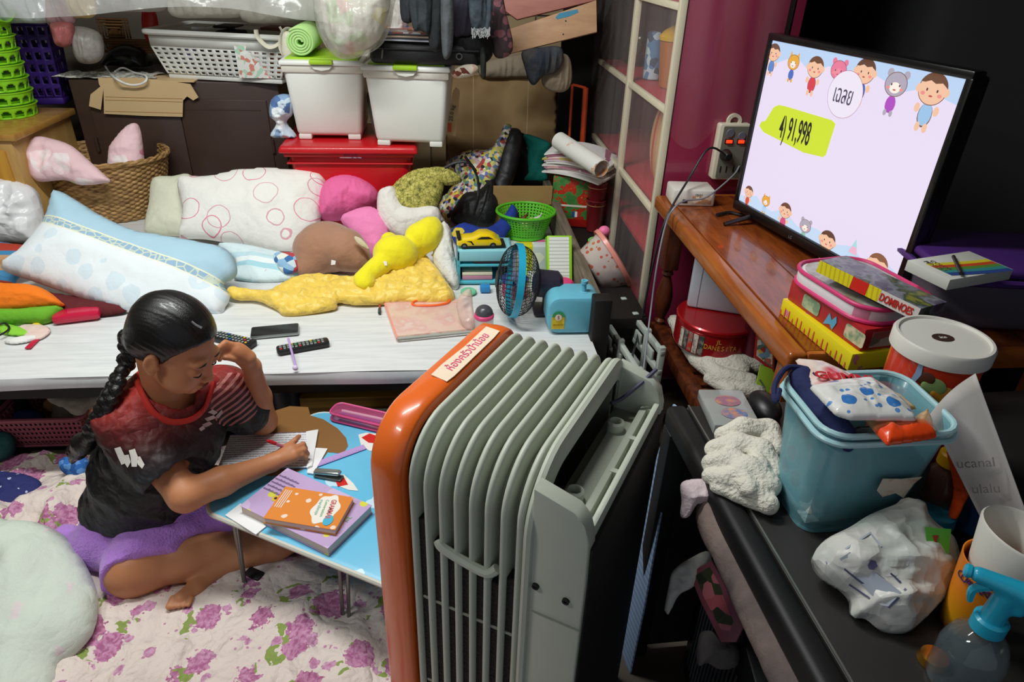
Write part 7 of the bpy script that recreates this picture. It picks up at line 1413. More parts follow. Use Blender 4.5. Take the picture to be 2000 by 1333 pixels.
# navy cloth with stars, lace edge, blue net at the left
soft('navy_cloth', [(-20, 930), (30, 925), (70, 935), (82, 950), (70, 975), (40, 985), (10, 1005), (-20, 1010)], (30, 1005, .05), 15, .03, cloth('navy_star', '2a2f6c', pat=p_spots('272c66', [('b8bcd8', 30, .16, 1, .3)], 'UV')), 'navy blue cloth with pale spots at the left edge behind the pillow', 'cloth', wr=.012, zmin=.03)
soft('lace_edge', [(-20, 1010), (30, 975), (78, 955), (82, 972), (40, 1000), (0, 1030), (-20, 1030)], (30, 1005, .055), 8, .014, cloth('mauve_lace', 'b08ab0', pat=p_cells(['b892b4', 'd8c0d0', 'a078a0'], 60, 'UV')), 'mauve crocheted lace border beside the navy cloth', 'lace', wr=.005, zmin=.04)
soft('blue_net_bag', [(116, 905), (130, 893), (155, 890), (172, 900), (168, 925), (150, 935), (125, 925)], (145, 935, .08), 40, .025, cloth('blue_net', '2a62a8', pat=p_cells(['2a66b0', '1f4f90', '5a8cc8'], 70, 'UV')), 'small bright blue net pouch lying behind the girl', 'pouch', wr=.006, zmin=.05)
soft('teal_rag', [(-20, 850), (18, 845), (30, 870), (15, 895), (-20, 900)], (0, 900, .04), 40, .03, cloth('teal_rag', '1c4a4c'), 'dark teal rag at the left edge under the bed', 'rag', wr=.012, zmin=.02)
soft('dark_heap', [(-30, 770), (30, 765), (55, 800), (45, 850), (10, 860), (-30, 855)], (20, 855, .02), 60, .05, cloth('dark_heap', '17181a'), 'dark clothes heap under the bed at the left edge', 'clothes', wr=.02, zmin=.01)
# pink crate under the bed
pk_ = mat('pink_crate', 'b0606c', .45); a = P(28, 872, z=.035); b = P(168, 868, z=.035); cw_ = (b-a).length
t = thing('pink_crate', 'pink perforated plastic crate of odds and ends under the bed', 'crate', (a.x+cw_/2, a.y+.15, .03)); kM = TM(a.x, a.y, .03); cD = .30; cH = .12
g = G()
for k, n in ((0, 16), (1, 16), (2, 16), (3, 16)):
    lattice(g, lambda u, v, k=k: kM @ Vector(([(-.02*v+(cw_+.04*v)*u, -.02*v), (cw_+.02*v, -.02*v+(cD+.04*v)*u), (cw_+.02*v-(cw_+.04*v)*u, cD+.02*v), (-.02*v, cD+.02*v-(cD+.04*v)*u)][k])+(.01+v*(cH-.02),)), 18, 5, .5, .5)
obj('perforated_wall', g, pk_, t, sol=.002); g = G(); g.box(kM, cw_, cD, .01); obj('base', g, pk_, t)
g = G(); g.tube([kM @ Vector((x, y, cH)) for x, y in rrect(-.024, -.024, cw_+.024, cD+.024, .02, 3)], .007, 8, closed=True); obj('rim', g, pk_, t)
for i, (c, x, y, r_, l) in enumerate((('2a3f7a', .04, .05, .05, 'dark blue cloth roll at the bottom of the pink crate'), ('8c8472', .13, .10, .05, 'grey cloth bundle in the middle of the pink crate'), ('b8884a', .07, .14, .035, 'tan parcel in the pink crate'), ('1e2020', .19, .12, .05, 'black bundle at the right of the pink crate'))):
    q = kM @ Vector((min(x, cw_-.05), y, .06)); sd = SDF(q-Vector((.09, .09, .07)), q+Vector((.09, .09, .09)), .006); sd.ell(tuple(q), (r_, r_*.9, r_*.9), k=.01); sd.disp(lambda x, y, z: .008*ridge(x*25, y*25, z*25, seed=i)); sobj('crate_bundle', sd, cloth('cb%d' % i, c), None, label=l, cat='bundle', group='bundles in the pink crate')
g = G(); M, w = edge((95, 800), (160, 830), .16); g.box(TM(P(95, 805, z=.2).x, P(95, 805, z=.2).y+.1, .03, rz=-20), .16, .10, .15, .003); obj('torn_carton', g, card2, None, 'torn cardboard piece with yellow print behind the girl under the bed', 'cardboard')
sd = SDF((-1.25, 1.72, .01), (-.98, 2.0, .30), .006); sd.chain([tuple(P(110, 775, z=.25)), tuple(P(150, 785, z=.24)), tuple(P(190, 775, z=.24))], [.03, .035, .03], .02); sd.disp(lambda x, y, z: .01*ridge(x*20, y*20, z*20, seed=4)); sobj('grey_sack', sd, cloth('sack', '8a8474'), None, label='grey-beige sack stuffed under the bed edge behind the girl', cat='sack')
g = G(); a = P(45, 790, z=.16); g.box(TM(a.x, a.y+.05, .16), .22, .1, .12, .02); obj('red_bag', g, cloth('red_bag', '7a2028'), None, 'dark red bag squeezed under the bed edge at the left', 'bag')
# things under the bed to the right
g = G(); a = P(612, 800, z=.05); b = P(790, 795, z=.05); g.box(TM(a.x, 1.80, .04), .36, .28, .17, .004); obj('yellow_case', g, mat('yellow_case', 'b0923c', .5, var=.15, pat=p_stripe(['b8983e', 'a88a34', '8a7028'], 30, 2)), None, 'yellow wooden case under the bed behind the small table', 'case')
g = G(); a = P(722, 768, z=.22); g.box(TM(a.x, 1.73, .21, rx=-70), .20, .12, .004); obj('grey_folder', g, mat('grey_paper', '8e8e8a', .7), None, 'grey sheet sticking out under the bed edge beside the cooler', 'sheet')
g = G(); a = P(580, 790, z=.1); g.cyl(TM(a.x, 1.82, .005), .045, .25, 24, .006); obj('dark_canister', g, mat('dark_teal_can', '1a2a34', .4), None, 'dark blue canister standing under the bed beside the yellow case', 'canister')
# ================================================================ folding table
TT = .28; t0 = P(388, 992, z=TT); TA = -29; tM = TM(t0.x, t0.y, 0, rz=TA); TWd, TDp = .60, .445
ft_ = thing('folding_table', 'low folding table with sky blue printed top and wire legs at the girl\'s side', 'table', tM @ Vector((TWd/2, TDp/2, 0)))
ol = rrect(0, 0, TWd, TDp, .05, 6)
skyp = lambda t: t.mix(t.math('LESS_THAN', t.vor(t.warp(t.co('Object'), .05, 14), 8).outputs['Distance'], .20), lin('6cc0e4'), lin('c8e6f4'))
g = G(); g.prism(tM @ TM(z=TT-.012), ol, .012, .002); obj('tabletop', g, mat('sky_print', '6cc0e4', .3, coat=.3, pat=skyp), ft_)
g = G(); g.tube([tM @ Vector((x, y, TT-.006)) for x, y in ol], .0068, 8, closed=True); obj('edge_band', g, mat('pale_edge', 'c8c8bc', .4), ft_)
tp_ = (Vector((0, 0, TT+.0002)), Vector((0, 0, 1))); TPM = flat(*tp_)
g = G(); g.prism(TPM, pp2([(440, 880), (478, 850), (508, 822), (540, 802), (566, 794), (602, 796), (606, 812), (632, 820), (660, 838), (676, 856), (680, 872), (672, 884), (660, 886), (640, 884), (625, 905), (560, 930), (480, 930)], tp_), .0006); obj('brown_print', g, mat('print_brown', '8a6238', .35), ft_, 'plain brown rounded patch printed on the tabletop')
for pts, c in ((((700, 850), (716, 846), (745, 850), (745, 880), (722, 882), (705, 870)), 'e8e4dc'), (((706, 856), (722, 848), (745, 856), (745, 868), (720, 866)), 'd02a20'), (((650, 930), (672, 928), (690, 945), (700, 960), (680, 958), (660, 950)), 'e8e4dc'), (((655, 940), (672, 934), (680, 948), (660, 952)), 'd02a20')):
    g = G(); g.prism(TPM @ TM(z=.0006 if c[0] == 'e' else .0012), pp2(list(pts), tp_), .0006); obj('printed_patch', g, mat('pr'+c, c, .35), ft_)
wire = mat('leg_wire', '7c7c78', .3, metal=.9)
def uleg(x0, x1, y, yf): 
    g = G(); g.tube([tM @ Vector(q) for q in ((x0, y, TT-.014), (x0+.004, yf, .055), (x0+.012, yf, .042), (x0+.022, yf, .038), (x1-.022, yf, .038), (x1-.012, yf, .042), (x1-.004, yf, .055), (x1, y, TT-.014))], .0045, 8); obj('wire_leg', g, wire, ft_)
uleg(.070, .082, .03, .015); uleg(.36, .385, .05, .03); uleg(.08, .10, .40, .42); uleg(.40, .42, .40, .42)
g = G(); g.box(tM @ TM(.055, .03, .03), .05, .03, .022, .006); obj('leg_foot', g, mat('black_foot', '1c1c1c', .5), ft_)
# things on the folding table
ZT = TT+.0016
pg = mat('ruled_paper', 'e6e4e4', .7, pat=lambda t: t.mix(t.math('MULTIPLY', t.math('LESS_THAN', t.math('FRACT', t.math('MULTIPLY', t.sep(t.co('UV'))[1], 110)), .3), t.math('GREATER_THAN', t.noise(t.co('UV', sc=(60, 12, 1)), 6, 2), .42)), lin('e9e7e7'), lin('8c86a0')))
nt_ = thing('notebook', 'open ruled notebook with handwriting on the folding table', 'notebook', P(530, 890, z=ZT))
def sheet(px, z, m, name, parent, lift=0, seed=0, th_=.0022, label=None, cat=None):
    pl = (Vector((0, 0, z)), Vector((0, 0, 1))); q = [P(x, y, z=z) for x, y in px]; g = G(); n = 12; uv = []
    def f(u, v): p = (q[0]*(1-u)+q[1]*u)*(1-v)+(q[3]*(1-u)+q[2]*u)*v; return Vector((p.x, p.y, z+th_+lift*(math.sin(u*3.1+seed)*.5+.5)*(.3+.7*v)))
    g.grid(f, n, n); L1 = (q[1]-q[0]).length; L2 = (q[3]-q[0]).length; uv = [(i/n*L1, j/n*L2) for j in range(n+1) for i in range(n+1)]
    k = len(g.v); bd = [i for i in range(n+1)]+[j*(n+1)+n for j in range(1, n+1)]+[n*(n+1)+i for i in range(n-1, -1, -1)]+[j*(n+1) for j in range(n-1, 0, -1)]
    for i in bd: g.v.append(Vector((g.v[i].x, g.v[i].y, z))); uv.append((0, 0))
    for i in range(len(bd)): j = (i+1) % len(bd); g.f.append([bd[i], bd[j], k+j, k+i][::-1]); g.m.append(0)
    g.uv = uv; return obj(name, g, m, parent, label, cat, ang=60)
plainp = mat('plain_paper', 'e9e8e8', .7)
sheet([(452, 850), (604, 845), (612, 916), (424, 918)], ZT, mat('page_blue_edge', '3a4a8a', .5), 'cover', nt_, th_=.0015)
sheet([(450, 852), (602, 846), (606, 915), (426, 916)], ZT+.0016, pg, 'left_page', nt_, .002)
sheet([(598, 846), (622, 842), (610, 914), (600, 918)], ZT+.003, plainp, 'page_stack', nt_, .004, th_=.004)
sheet([(606, 876), (640, 878), (612, 928), (600, 926)], ZT+.0005, plainp, 'loose_paper', None, .002, label='loose white paper sticking out right of the notebook', cat='paper')
sheet([(440, 1008), (470, 985), (520, 1030), (500, 1046)], ZT, plainp, 'white_scrap', None, .0005, label='white paper corner under the purple book', cat='paper')
M, w = edge((618, 914), (716, 878), ZT); g = G(); g.box(M, w, .021, .0025, .0005, 1); t = thing('lilac_ruler', 'lilac plastic ruler lying slantwise beside the notebook', 'ruler', M.translation); obj('body', g, mat('lilac_plastic', 'b99ad2'), t); g = G()
for i in range(24): g.box(M @ TM(.006+i*(w-.012)/24, .001, .0026), .0006, .004 if i % 4 else .007, .0002)
obj('tick_marks', g, mat('tick_ink', '6a5488', .5), t, kind='stuff')
# silver stapler/correction tool
a = P(612, 934, z=ZT); b = P(668, 944, z=ZT); M = frame(a, b-a, (-(b-a).y, (b-a).x, 0)); L = (b-a).length; t = thing('stapler', 'small silver stapler with dark grip between notebook and purple book', 'stapler', a)
g = G(); g.box(M, L*.95, .022, .006, .002); obj('base', g, mat('stapler_dark', '55595a', .4), t); g = G(); g.box(M @ TM(.0, .002, .008, ry=-7), L*.9, .018, .010, .004); obj('arm', g, mat('silver', 'b4b8b4', .25, metal=.8), t); g = G(); g.box(M @ TM(L*.62, .003, .016, ry=-7), L*.3, .015, .006, .002); obj('grip', g, mat('grip_grey', '6c7070', .4), t)
# pencil case
a = P(643, 822, z=ZT); b = P(752, 848, z=ZT); M = frame(a, b-a, (-(b-a).y, (b-a).x, 0)); L = .20; t = thing('pencil_case', 'clear pink pencil case full of pens at the far corner of the folding table', 'pencil case', a+Vector((.1, 0, 0)))
g = G(); g.prism(M, rrect(0, 0, L, .055, .018, 5), .030, .008); obj('case', g, mat('clear_hotpink', 'e86aa0', .12, alpha=.38, coat=1), t)
for zz in (.004, .026): g = G(); g.tube([M @ Vector((x, y, zz)) for x, y in rrect(-.001, -.001, L+.001, .056, .019, 5)], .003, 8, closed=True); obj('pink_zip', g, mat('zip_pink', 'd8508a', .4), t)
for i, (c, y, l) in enumerate((('c8242c', .014, 'red pen inside the pink pencil case'), ('3a3a8c', .026, 'blue pen inside the pink pencil case'), ('e8d8e0', .038, 'white pen inside the pink pencil case'))): g = G(); g.tube([M @ Vector((.02, y, .013)), M @ Vector((L-.03, y+.003*(i-1), .014))], .0045, 8); obj('pen', g, mat('pen'+c, c, .4), None, l, 'pen')
# books
def book(px, zb_, th_, name, label, cm, pgm, extra=None):
    q = [P(x, y, z=zb_+th_) for x, y in px]; a, b, d = q[0], q[1], q[3]  # a near-left corner, b along the near edge, d up the left side
    M = frame(Vector((a.x, a.y, zb_)), b-a, d-a); w = (b-a).length; dp = abs((d-a).dot(Vector((M.col[1].x, M.col[1].y, M.col[1].z)))); t = thing(name, label, 'book', M @ Vector((w/2, dp/2, 0)))
    g = G(); g.box(M, w, dp, .0015, .0004, 1); obj('back_cover', g, cm, t); g = G(); g.box(M @ TM(.002, .002, .0016), w-.004, dp-.004, th_-.0034); obj('pages', g, pgm, t)
    g = G(); g.box(M @ TM(z=th_-.0017), w, dp, .0015, .0004, 1); fc = obj('front_cover', g, cm, t); return M @ TM(z=th_), w, dp, t, fc
pgs = mat('page_edges', 'd8c4b8', .8, pat=p_stripe(['dccabe', 'c8b4a8', 'dccabe'], 700, 2))
lav = mat('lavender_cover', 'c0a2cc', .35, coat=.2, pat=p_spots('c2a6d0', [('dcd84a', 17, .16, 3, .1), ('d0b8dc', 9, .3, 7, .3)], 'Object'))
ZB1 = TT+.0025; Mb, bw, bd, bt1, fc1 = book([(468, 988), (640, 1072), (722, 966), (570, 918)], ZB1, .024, 'purple_book', 'thick lavender workbook near the table corner under the orange book', lav, pgs)
for i in range(5): text('cover_line', 'แบบฝึกหัดเสริมทักษะ', .0085, Mb @ TM(.035, bd-.03-.013*i, .0004), mat('cover_ink', '7a6488', .5), fc1, sx=.9)
text('cover_emblem', '๔', .03, Mb @ TM(bw-.02, .09, .0004), mat('cover_green', '7aae6a', .5), fc1)
g = G(); g.prism(Mb @ TM(.055, bd-.095, 0), circ(0, 0, .010), .0006); ob = obj('cover_flower', g, mat('flower_yellow', 'd8b83a', .5), fc1)
g = G(); g.prism(Mb @ TM(.055, bd-.095, .0006), circ(0, 0, .004), .0006); obj('cover_flower', g, mat('flower_dark', '4a2420', .5), fc1)
orc = mat('orange_cover', 'e08a3a', .35, coat=.2, pat=p_spots('e0883a', [('ecd8c8', 32, .2, 3, .2), ('d8b0a0', 22, .14, 7, .3)], 'Object'))
Mo, ow_, od, bt2, fc2 = book([(514, 1012), (655, 1036), (686, 968), (556, 950)], ZB1+.0245, .017, 'orange_book', 'small orange textbook lying on top of the lavender workbook', orc, pgs)
g = G(); g.prism(Mo @ TM(ow_*.72, od*.52, 0), [(.030*math.cos(a_)*(1+.08*math.sin(6*a_)), .046*math.sin(a_)*(1+.08*math.sin(6*a_))) for a_ in [k/40*2*PI for k in range(40)]], .0005); obj('title_cloud', g, mat('cloud_cream', 'ece6dc', .4), fc2)
text('title', 'GRAMMAR', .017, Mo @ TM(ow_*.79, od*.54, .0007, rz=-82), mat('title_red', 'c05a5a', .5), fc2, sx=.75, bold=.02); text('subtitle', 'Conversation', .010, Mo @ TM(ow_*.70, od*.54, .0007, rz=-82), mat('title_green', '6aa87a', .5), fc2, sx=1)
text('subtitle', 'ภาษาอังกฤษ', .010, Mo @ TM(ow_*.62, od*.54, .0007, rz=-82), mat('title_green2', '6aa8a0', .5), fc2)
g = G(); g.prism(Mo @ TM(ow_*.84, od*.22, .0005), circ(0, 0, .011, .016), .0005); obj('blue_badge', g, mat('badge_blue', '4ab0d0', .4), fc2)
for i in range(4): g = G(); g.box(Mo @ TM(ow_*.04+.005*i, od*.35, .0001), .0016, od*.55, .0004); obj('white_print_line', g, plainp, fc2)
# ================================================================ the girl
girl = thing('person', 'girl with a long black braid in a red-to-black sports shirt, sitting cross-legged and writing', 'person', (-.74, 1.38, .035))
skin = mat('skin', 'b97b53', .5, sss=.08, var=.05, vs=12, pat=p_noise([(.3, 'b3744d'), (.7, 'c4865d')], 7, 3), bump=.08, bs=150)
def pv(x, y, z): p = P(x, y, z=z); return (p.x, p.y, p.z)
HM = TM(-.600, 1.352, .672, rz=-16) @ Euler((R(-4), R(27), 0)).to_matrix().to_4x4()
HR = [[HM[j][i] for i in range(3)] for j in range(3)]
def hp_(x, y, z): v = HM @ Vector((x, y, z)); return (v.x, v.y, v.z)
sd = SDF((-.99, 1.08, .0), (-.31, 1.66, .80), .0031)
# head
sd.ell(hp_(-.012, 0, .026), (.086, .069, .078), HR, .01).ell(hp_(.028, 0, -.030), (.057, .056, .066), HR, .02).ell(hp_(.030, 0, -.066), (.047, .050, .034), HR, .02)
sd.ell(hp_(.062, 0, -.088), (.017, .019, .013), HR, .014)
for s in (-1, 1):
    sd.ell(hp_(.045, s*.036, -.048), (.034, .026, .034), HR, .018).ell(hp_(.068, s*.026, .008), (.016, .024, .010), HR, .012)
    sd.ell(hp_(.092, s*.031, -.013), (.014, .017, .009), HR, .008, 'cut').ell(hp_(.0695, s*.030, -.015), (.0145, .0165, .0125), HR, .004)
sd.cone(hp_(.080, 0, -.006), hp_(.092, 0, -.034), .0075, .0085, .010).ell(hp_(.095, 0, -.039), (.009, .0105, .0085), HR, .006)
for s in (-1, 1): sd.ell(hp_(.088, s*.0115, -.042), (.008, .007, .0065), HR, .004)
sd.ell(hp_(.0855, 0, -.0605), (.0085, .019, .005), HR, .004).ell(hp_(.083, 0, -.0695), (.0085, .016, .0055), HR, .004)
for s in (-1, 1):
    sd.ell(hp_(-.006, s*.071, -.020), (.016, .010, .026), HR, .004).ell(hp_(-.003, s*.083, -.016), (.010, .009, .017), HR, .002, 'cut').ell(hp_(.001, s*.072, -.040), (.008, .006, .009), HR, .005).ell(hp_(.010, s*.070, -.022), (.005, .005, .007), HR, .003)
# neck, torso (slim, under the shirt)
nk = pv(325, 772, .50); ch_ = pv(330, 850, .40)
sd.cone(hp_(-.030, 0, -.055), nk, .043, .046, .022).cone(nk, ch_, .055, .085, .03).cone(ch_, pv(300, 930, .27), .085, .088, .03).cone(pv(300, 930, .27), pv(320, 1000, .15), .088, .09, .03)
SR, SL = (-.752, 1.350, .468), (-.572, 1.482, .452)
sd.cone(nk, SR, .04, .044, .03).cone(nk, SL, .04, .042, .03)
# right arm, resting on the table, writing
ER, WR = pv(362, 968, .335), pv(532, 904, .316)
sd.cone(SR, ER, .044, .037, .02).cone(ER, tuple(np.array(ER)*.6+np.array(WR)*.4), .038, .034, .015).cone(tuple(np.array(ER)*.6+np.array(WR)*.4), WR, .034, .0215, .015)
kn = pv(568, 880, .327); sd.cone(WR, kn, .0215, .018, .012).cone(pv(548, 898, .322), pv(574, 892, .320), .018, .015, .01)
F = .0072
for q in (((562, 872, .335), (576, 861, .338), (584, 853, .326)), ((574, 877, .333), (592, 869, .331), (597, 877, .315)), ((576, 885, .329), (594, 879, .325), (601, 887, .310)), ((571, 893, .322), (589, 889, .318), (598, 896, .305)), ((548, 884, .330), (556, 873, .335), (565, 869, .328))):
    sd.chain([pv(*p) for p in q], [F*1.15, F, F*.85], .0035)
# left arm: elbow on the table, hand against the forehead
EL, WL = pv(512, 822, .322), pv(492, 716, .535)
sd.cone(SL, EL, .042, .037, .02).cone(EL, tuple(np.array(EL)*.55+np.array(WL)*.45), .037, .033, .015).cone(tuple(np.array(EL)*.55+np.array(WL)*.45), WL, .033, .021, .015)
sd.cone(WL, pv(466, 690, .585), .020, .022, .012).cone(pv(484, 700, .57), pv(462, 684, .595), .020, .019, .01)
for q in (((462, 676, .607), (440, 670, .622), (424, 682, .620), (419, 695, .612)), ((462, 681, .600), (438, 677, .615), (426, 689, .610), (424, 700, .602)), ((464, 687, .592), (443, 683, .604), (430, 693, .600), (429, 703, .592)), ((467, 694, .583), (449, 692, .592), (438, 699, .590)), ((478, 704, .566), (459, 702, .580), (441, 699, .592))):
    sd.chain([pv(*p) for p in q], [F*1.1, F, F*.9, F*.8][:len(q)], .0035)
# legs
hR, hL = pv(345, 1000, .135), pv(410, 965, .135); kR, kL = pv(262, 1112, .092), pv(600, 1030, .105); aR, aL = pv(520, 1052, .075), pv(440, 1105, .050)
sd.cone(hR, kR, .080, .063, .03).cone(kR, tuple(np.array(kR)*.62+np.array(aR)*.38), .062, .057, .03).cone(tuple(np.array(kR)*.62+np.array(aR)*.38), aR, .057, .032, .02)
sd.cone(aR, pv(585, 1050, .06), .028, .020, .02)
sd.cone(hL, kL, .078, .052, .03).cone(kL, tuple(np.array(kL)*.6+np.array(aL)*.4), .048, .044, .02).cone(tuple(np.array(kL)*.6+np.array(aL)*.4), aL, .044, .027, .02)
sd.cone(aL, pv(385, 1148, .050), .026, .022, .02).cone(pv(385, 1148, .050), pv(354, 1170, .058), .022, .018, .01)
for i in range(5): sd.cone(pv(338+9*i, 1170, .062-.001*i), pv(330+9.5*i, 1186-.8*i, .058), .0085-.0007*i, .0078-.0007*i, .003)
body = sobj('body', sd, skin, girl)
# face details
lipm = mat('lip', '8a4238', .45); hairm = mat('black_hair', '0d0b0b', .36, bump=.22, coat=.1, bpat=lambda t: t.noise(t.co(sc=(60, 60, 8)), 8, 3, .6))
for z_, w_, r_ in ((-.0600, .017, .0032), (-.0700, .014, .0036)):
    g = G(); g.tube([hp_(.0935-.010*(k/4)**2+(0 if z_ > -.065 else -.002), w_*k/4, z_-.0015*abs(k)/4*(1 if z_ > -.065 else -1)) for k in range(-4, 5)], [.0008, r_*.7, r_, r_, r_, r_, r_, r_*.7, .0008], 8); obj('lip', g, lipm, body)
for s in (-1, 1):
    g = G(); g.tube([hp_(.0695+.0145*math.sqrt(max(0, .86-((.004*k-.014)/.0165)**2))+.0012, s*(.030+.004*k-.014), -.0195-.0022*math.sin(k/7*PI)) for k in range(8)], [.0006, .0012, .0015, .0016, .0016, .0015, .0012, .0005], 6); obj('eyelash', g, hairm, body)
    g = G(); g.tube([hp_(.068+.016*math.sqrt(max(.05, .93-((.0055*k+.011-.026)/.024)**2))+.0006, s*(.011+.0055*k), .007+.0028*math.sin(k/6*PI)) for k in range(7)], [.0007, .0019, .0022, .0022, .0018, .0013, .0004], 6); obj('eyebrow', g, hairm, body)
# hair
hs = SDF(HM.translation-Vector((.14, .14, .13)), HM.translation+Vector((.14, .14, .15)), .003)
hs.ell(hp_(-.016, 0, .030), (.094, .0765, .087), HR, .01).ell(hp_(-.060, 0, -.020), (.045, .052, .050), HR, .03)
hs.ell(hp_(.080, 0, -.052), (.080, .13, .112), HR, .010, 'cut').ell(hp_(-.020, 0, -.128), (.10, .12, .066), HR, .01, 'cut')
for s in (-1, 1): hs.ell(hp_(-.006, s*.076, -.024), (.023, .018, .030), HR, .006, 'cut')
hs.cone(hp_(-.075, 0, -.035), hp_(-.105, 0, -.055), .030, .018, .02)
Hi = HM.inverted()
def strand(x, y, z):
    p = [Hi[i][0]*x+Hi[i][1]*y+Hi[i][2]*z+Hi[i][3] for i in range(3)]; th = np.arctan2(p[1], p[2]+.06)
    return .0004*np.sin(th*110+3*vn(p[0]*30, th*6, seed=3))+.0010*vn(th*22, p[0]*8, seed=5)
hs.disp(strand); sobj('hair', hs, hairm, girl)
# braid
br = smooth_pts([hp_(-.100, 0, -.050), pv(248, 705, .600), pv(232, 738, .580), pv(217, 772, .555), pv(201, 803, .522), pv(186, 830, .488), pv(173, 852, .452)], 8)
bs_ = SDF((-.99, 1.16, .25), (-.64, 1.54, .72), .003); n = len(br)
for i in range(0, n-1, 2):
    t_ = (br[min(i+1, n-1)]-br[max(i-1, 0)]).normalized(); sdv = t_.cross(Vector((.4, .9, 0))).normalized(); c = br[i]; r_ = .0165-.004*i/n
    for s in ((1,) if (i//2) % 2 else (-1,)): bs_.ell(tuple(c+sdv*s*.008), (r_*1.05, r_*.9, r_*1.0), None, .003)
    bs_.cone(tuple(c-sdv*.006), tuple(c+sdv*.006), r_*.66, r_*.66, .003)
bs_.chain([tuple(br[-1]), pv(163, 866, .42), pv(150, 882, .385), pv(141, 902, .35)], [.013, .024, .020, .006], .01)
bs_.disp(lambda x, y, z: .0012*np.sin((x-y)*900+z*160)); sobj('braid', bs_, hairm, girl)
g = G(); c = HM @ Vector((.045, -.030, .090)); g.tube([HM @ Vector((.052, -.030, .098)), HM @ Vector((.040, -.034, .100)), HM @ Vector((.030, -.036, .104))], .0022, 6); obj('hair_clip', g, mat('clip_silver', 'c8ccd0', .2, metal=.9), girl)
# shirt
sh = SDF((-1.0, 1.15, .08), (-.36, 1.66, .60), .0038)
mid = pv(292, 925, .27)
sh.cone((nk[0], nk[1], nk[2]-.02), ch_, .078, .112, .04).cone(ch_, mid, .112, .122, .04).cone(mid, pv(290, 985, .17), .122, .118, .04).ell(pv(215, 985, .17), (.06, .07, .06), None, .05)
sh.cone((nk[0]-.012, nk[1]+.01, nk[2]-.005), SR, .060, .060, .04).cone((nk[0]-.012, nk[1]+.01, nk[2]-.005), SL, .060, .058, .04)
er = np.array(SR)*.38+np.array(ER)*.62; el = np.array(SL)*.42+np.array(EL)*.58
sh.cone(SR, tuple(er), .062, .066, .03).cone(SL, tuple(el), .060, .062, .03)
dR = (np.array(ER)-np.array(SR)); dR /= np.linalg.norm(dR); dL = (np.array(EL)-np.array(SL)); dL /= np.linalg.norm(dL)
sh.ell(tuple(er+dR*.086), (.09, .09, .09), None, .004, 'cut').ell(tuple(el+dL*.084), (.088, .088, .088), None, .004, 'cut')
sh.cone(tuple(np.array(nk)+np.array((.01, -.01, .085))), tuple(np.array(nk)+np.array((.030, -.028, -.004))), .070, .052, .004, 'cut')
def fold(x, y, z): return -.008*ridge(x*10+z*7, y*10, z*9, seed=11, o=2)-.004*ridge(x*24, y*24+z*12, z*14, seed=14, o=2)
sh.disp(fold); sh.half(pv(300, 985, .165), (.12, -.1, -1))
def shirtp(t):
    pos = t.new('NewGeometry').outputs['Position']; z = t.sep(t.warp(pos, .02, 8))[2]; f = t.new('MapRange', {0: z, 1: .28, 2: .56}).outputs[0]
    c = t.ramp(f, [(0, '08090c'), (.45, '0c0c0f'), (.62, '32100f'), (.78, '641a19'), (.91, 'a02720'), (1, 'c8301f')])
    for q, col, r0 in ((er+dR*.02, '2e3236', .085), (el, '343a3e', .085)):
        d = t.new('VectorMath', {0: pos, 1: tuple(q)}, operation='DISTANCE').outputs['Value']; m = t.new('MapRange', {0: d, 1: r0, 2: r0*.55}).outputs[0]; c = t.mix(m, c, lin(col))
    d = t.new('VectorMath', {0: pos, 1: (SL[0]+.03, SL[1]-.03, SL[2]+.0)}, operation='DISTANCE').outputs['Value']; s = t.sep(pos); st = t.math('FRACT', t.math('MULTIPLY', t.math('ADD', s[2], t.math('MULTIPLY', s[0], -.55)), 58))
    return t.mix(t.math('MULTIPLY', t.math('LESS_THAN', d, .068), t.math('LESS_THAN', st, .42)), c, lin('b4706a'))
shirt = sobj('shirt', sh, mat('sports_shirt', '301418', .55, pat=shirtp, bump=.9, bpat=foldb(9, .15, 500)), girl)
from mathutils.bvhtree import BVHTree
def decal(o, polys, m, name, parent, off=.0012, thick=.0012):
    """thin printed patch laid on a surface: outline points are dropped onto the mesh"""
    L = wl(o); bv = BVHTree.FromPolygons([v.co+L for v in o.data.vertices], [p.vertices[:] for p in o.data.polygons]); g = G(); c0 = Vector((0, 0, HC))
    for pts in polys:
        hit = []
        q = [(pts[i][0]*(1-f)+pts[(i+1) % len(pts)][0]*f, pts[i][1]*(1-f)+pts[(i+1) % len(pts)][1]*f) for i in range(len(pts)) for f in (0, .5)]
        cx = sum(a[0] for a in q)/len(q); cy = sum(a[1] for a in q)/len(q)
        for x, y in [(cx, cy)]+q:
            d = (P(x, y, z=-5)-c0).normalized(); h = bv.ray_cast(c0, d)
            hit.append(h[0]+h[1]*off if h[0] is not None else None)
        if any(h is None for h in hit): continue
        n = len(hit); g.add([h for h in hit], [[0, i, i % (n-1)+1] for i in range(1, n)])
    if g.v: return obj(name, g, m, parent, merge=False)
_bv = BVHTree.FromPolygons([v.co+wl(shirt) for v in shirt.data.vertices], [p.vertices[:] for p in shirt.data.polygons]); cpts = []
for x, y in ((262, 716), (264, 738), (272, 762), (286, 788), (304, 811), (330, 824), (360, 824), (384, 814), (400, 796), (410, 772), (418, 748)):
    c0 = Vector((0, 0, HC)); h = _bv.ray_cast(c0, (P(x, y, z=-5)-c0).normalized())
    if h[0] is not None and (not cpts or (h[0]-cpts[-1]).length < .09): cpts.append(h[0]+h[1]*.001)
g = G(); g.tube(cpts, .0085, 8, 4, flatk=.5); obj('collar', g, mat('red_collar', 'c02a1e', .6), shirt)
wpr = mat('white_print', 'd8d4cc', .6)
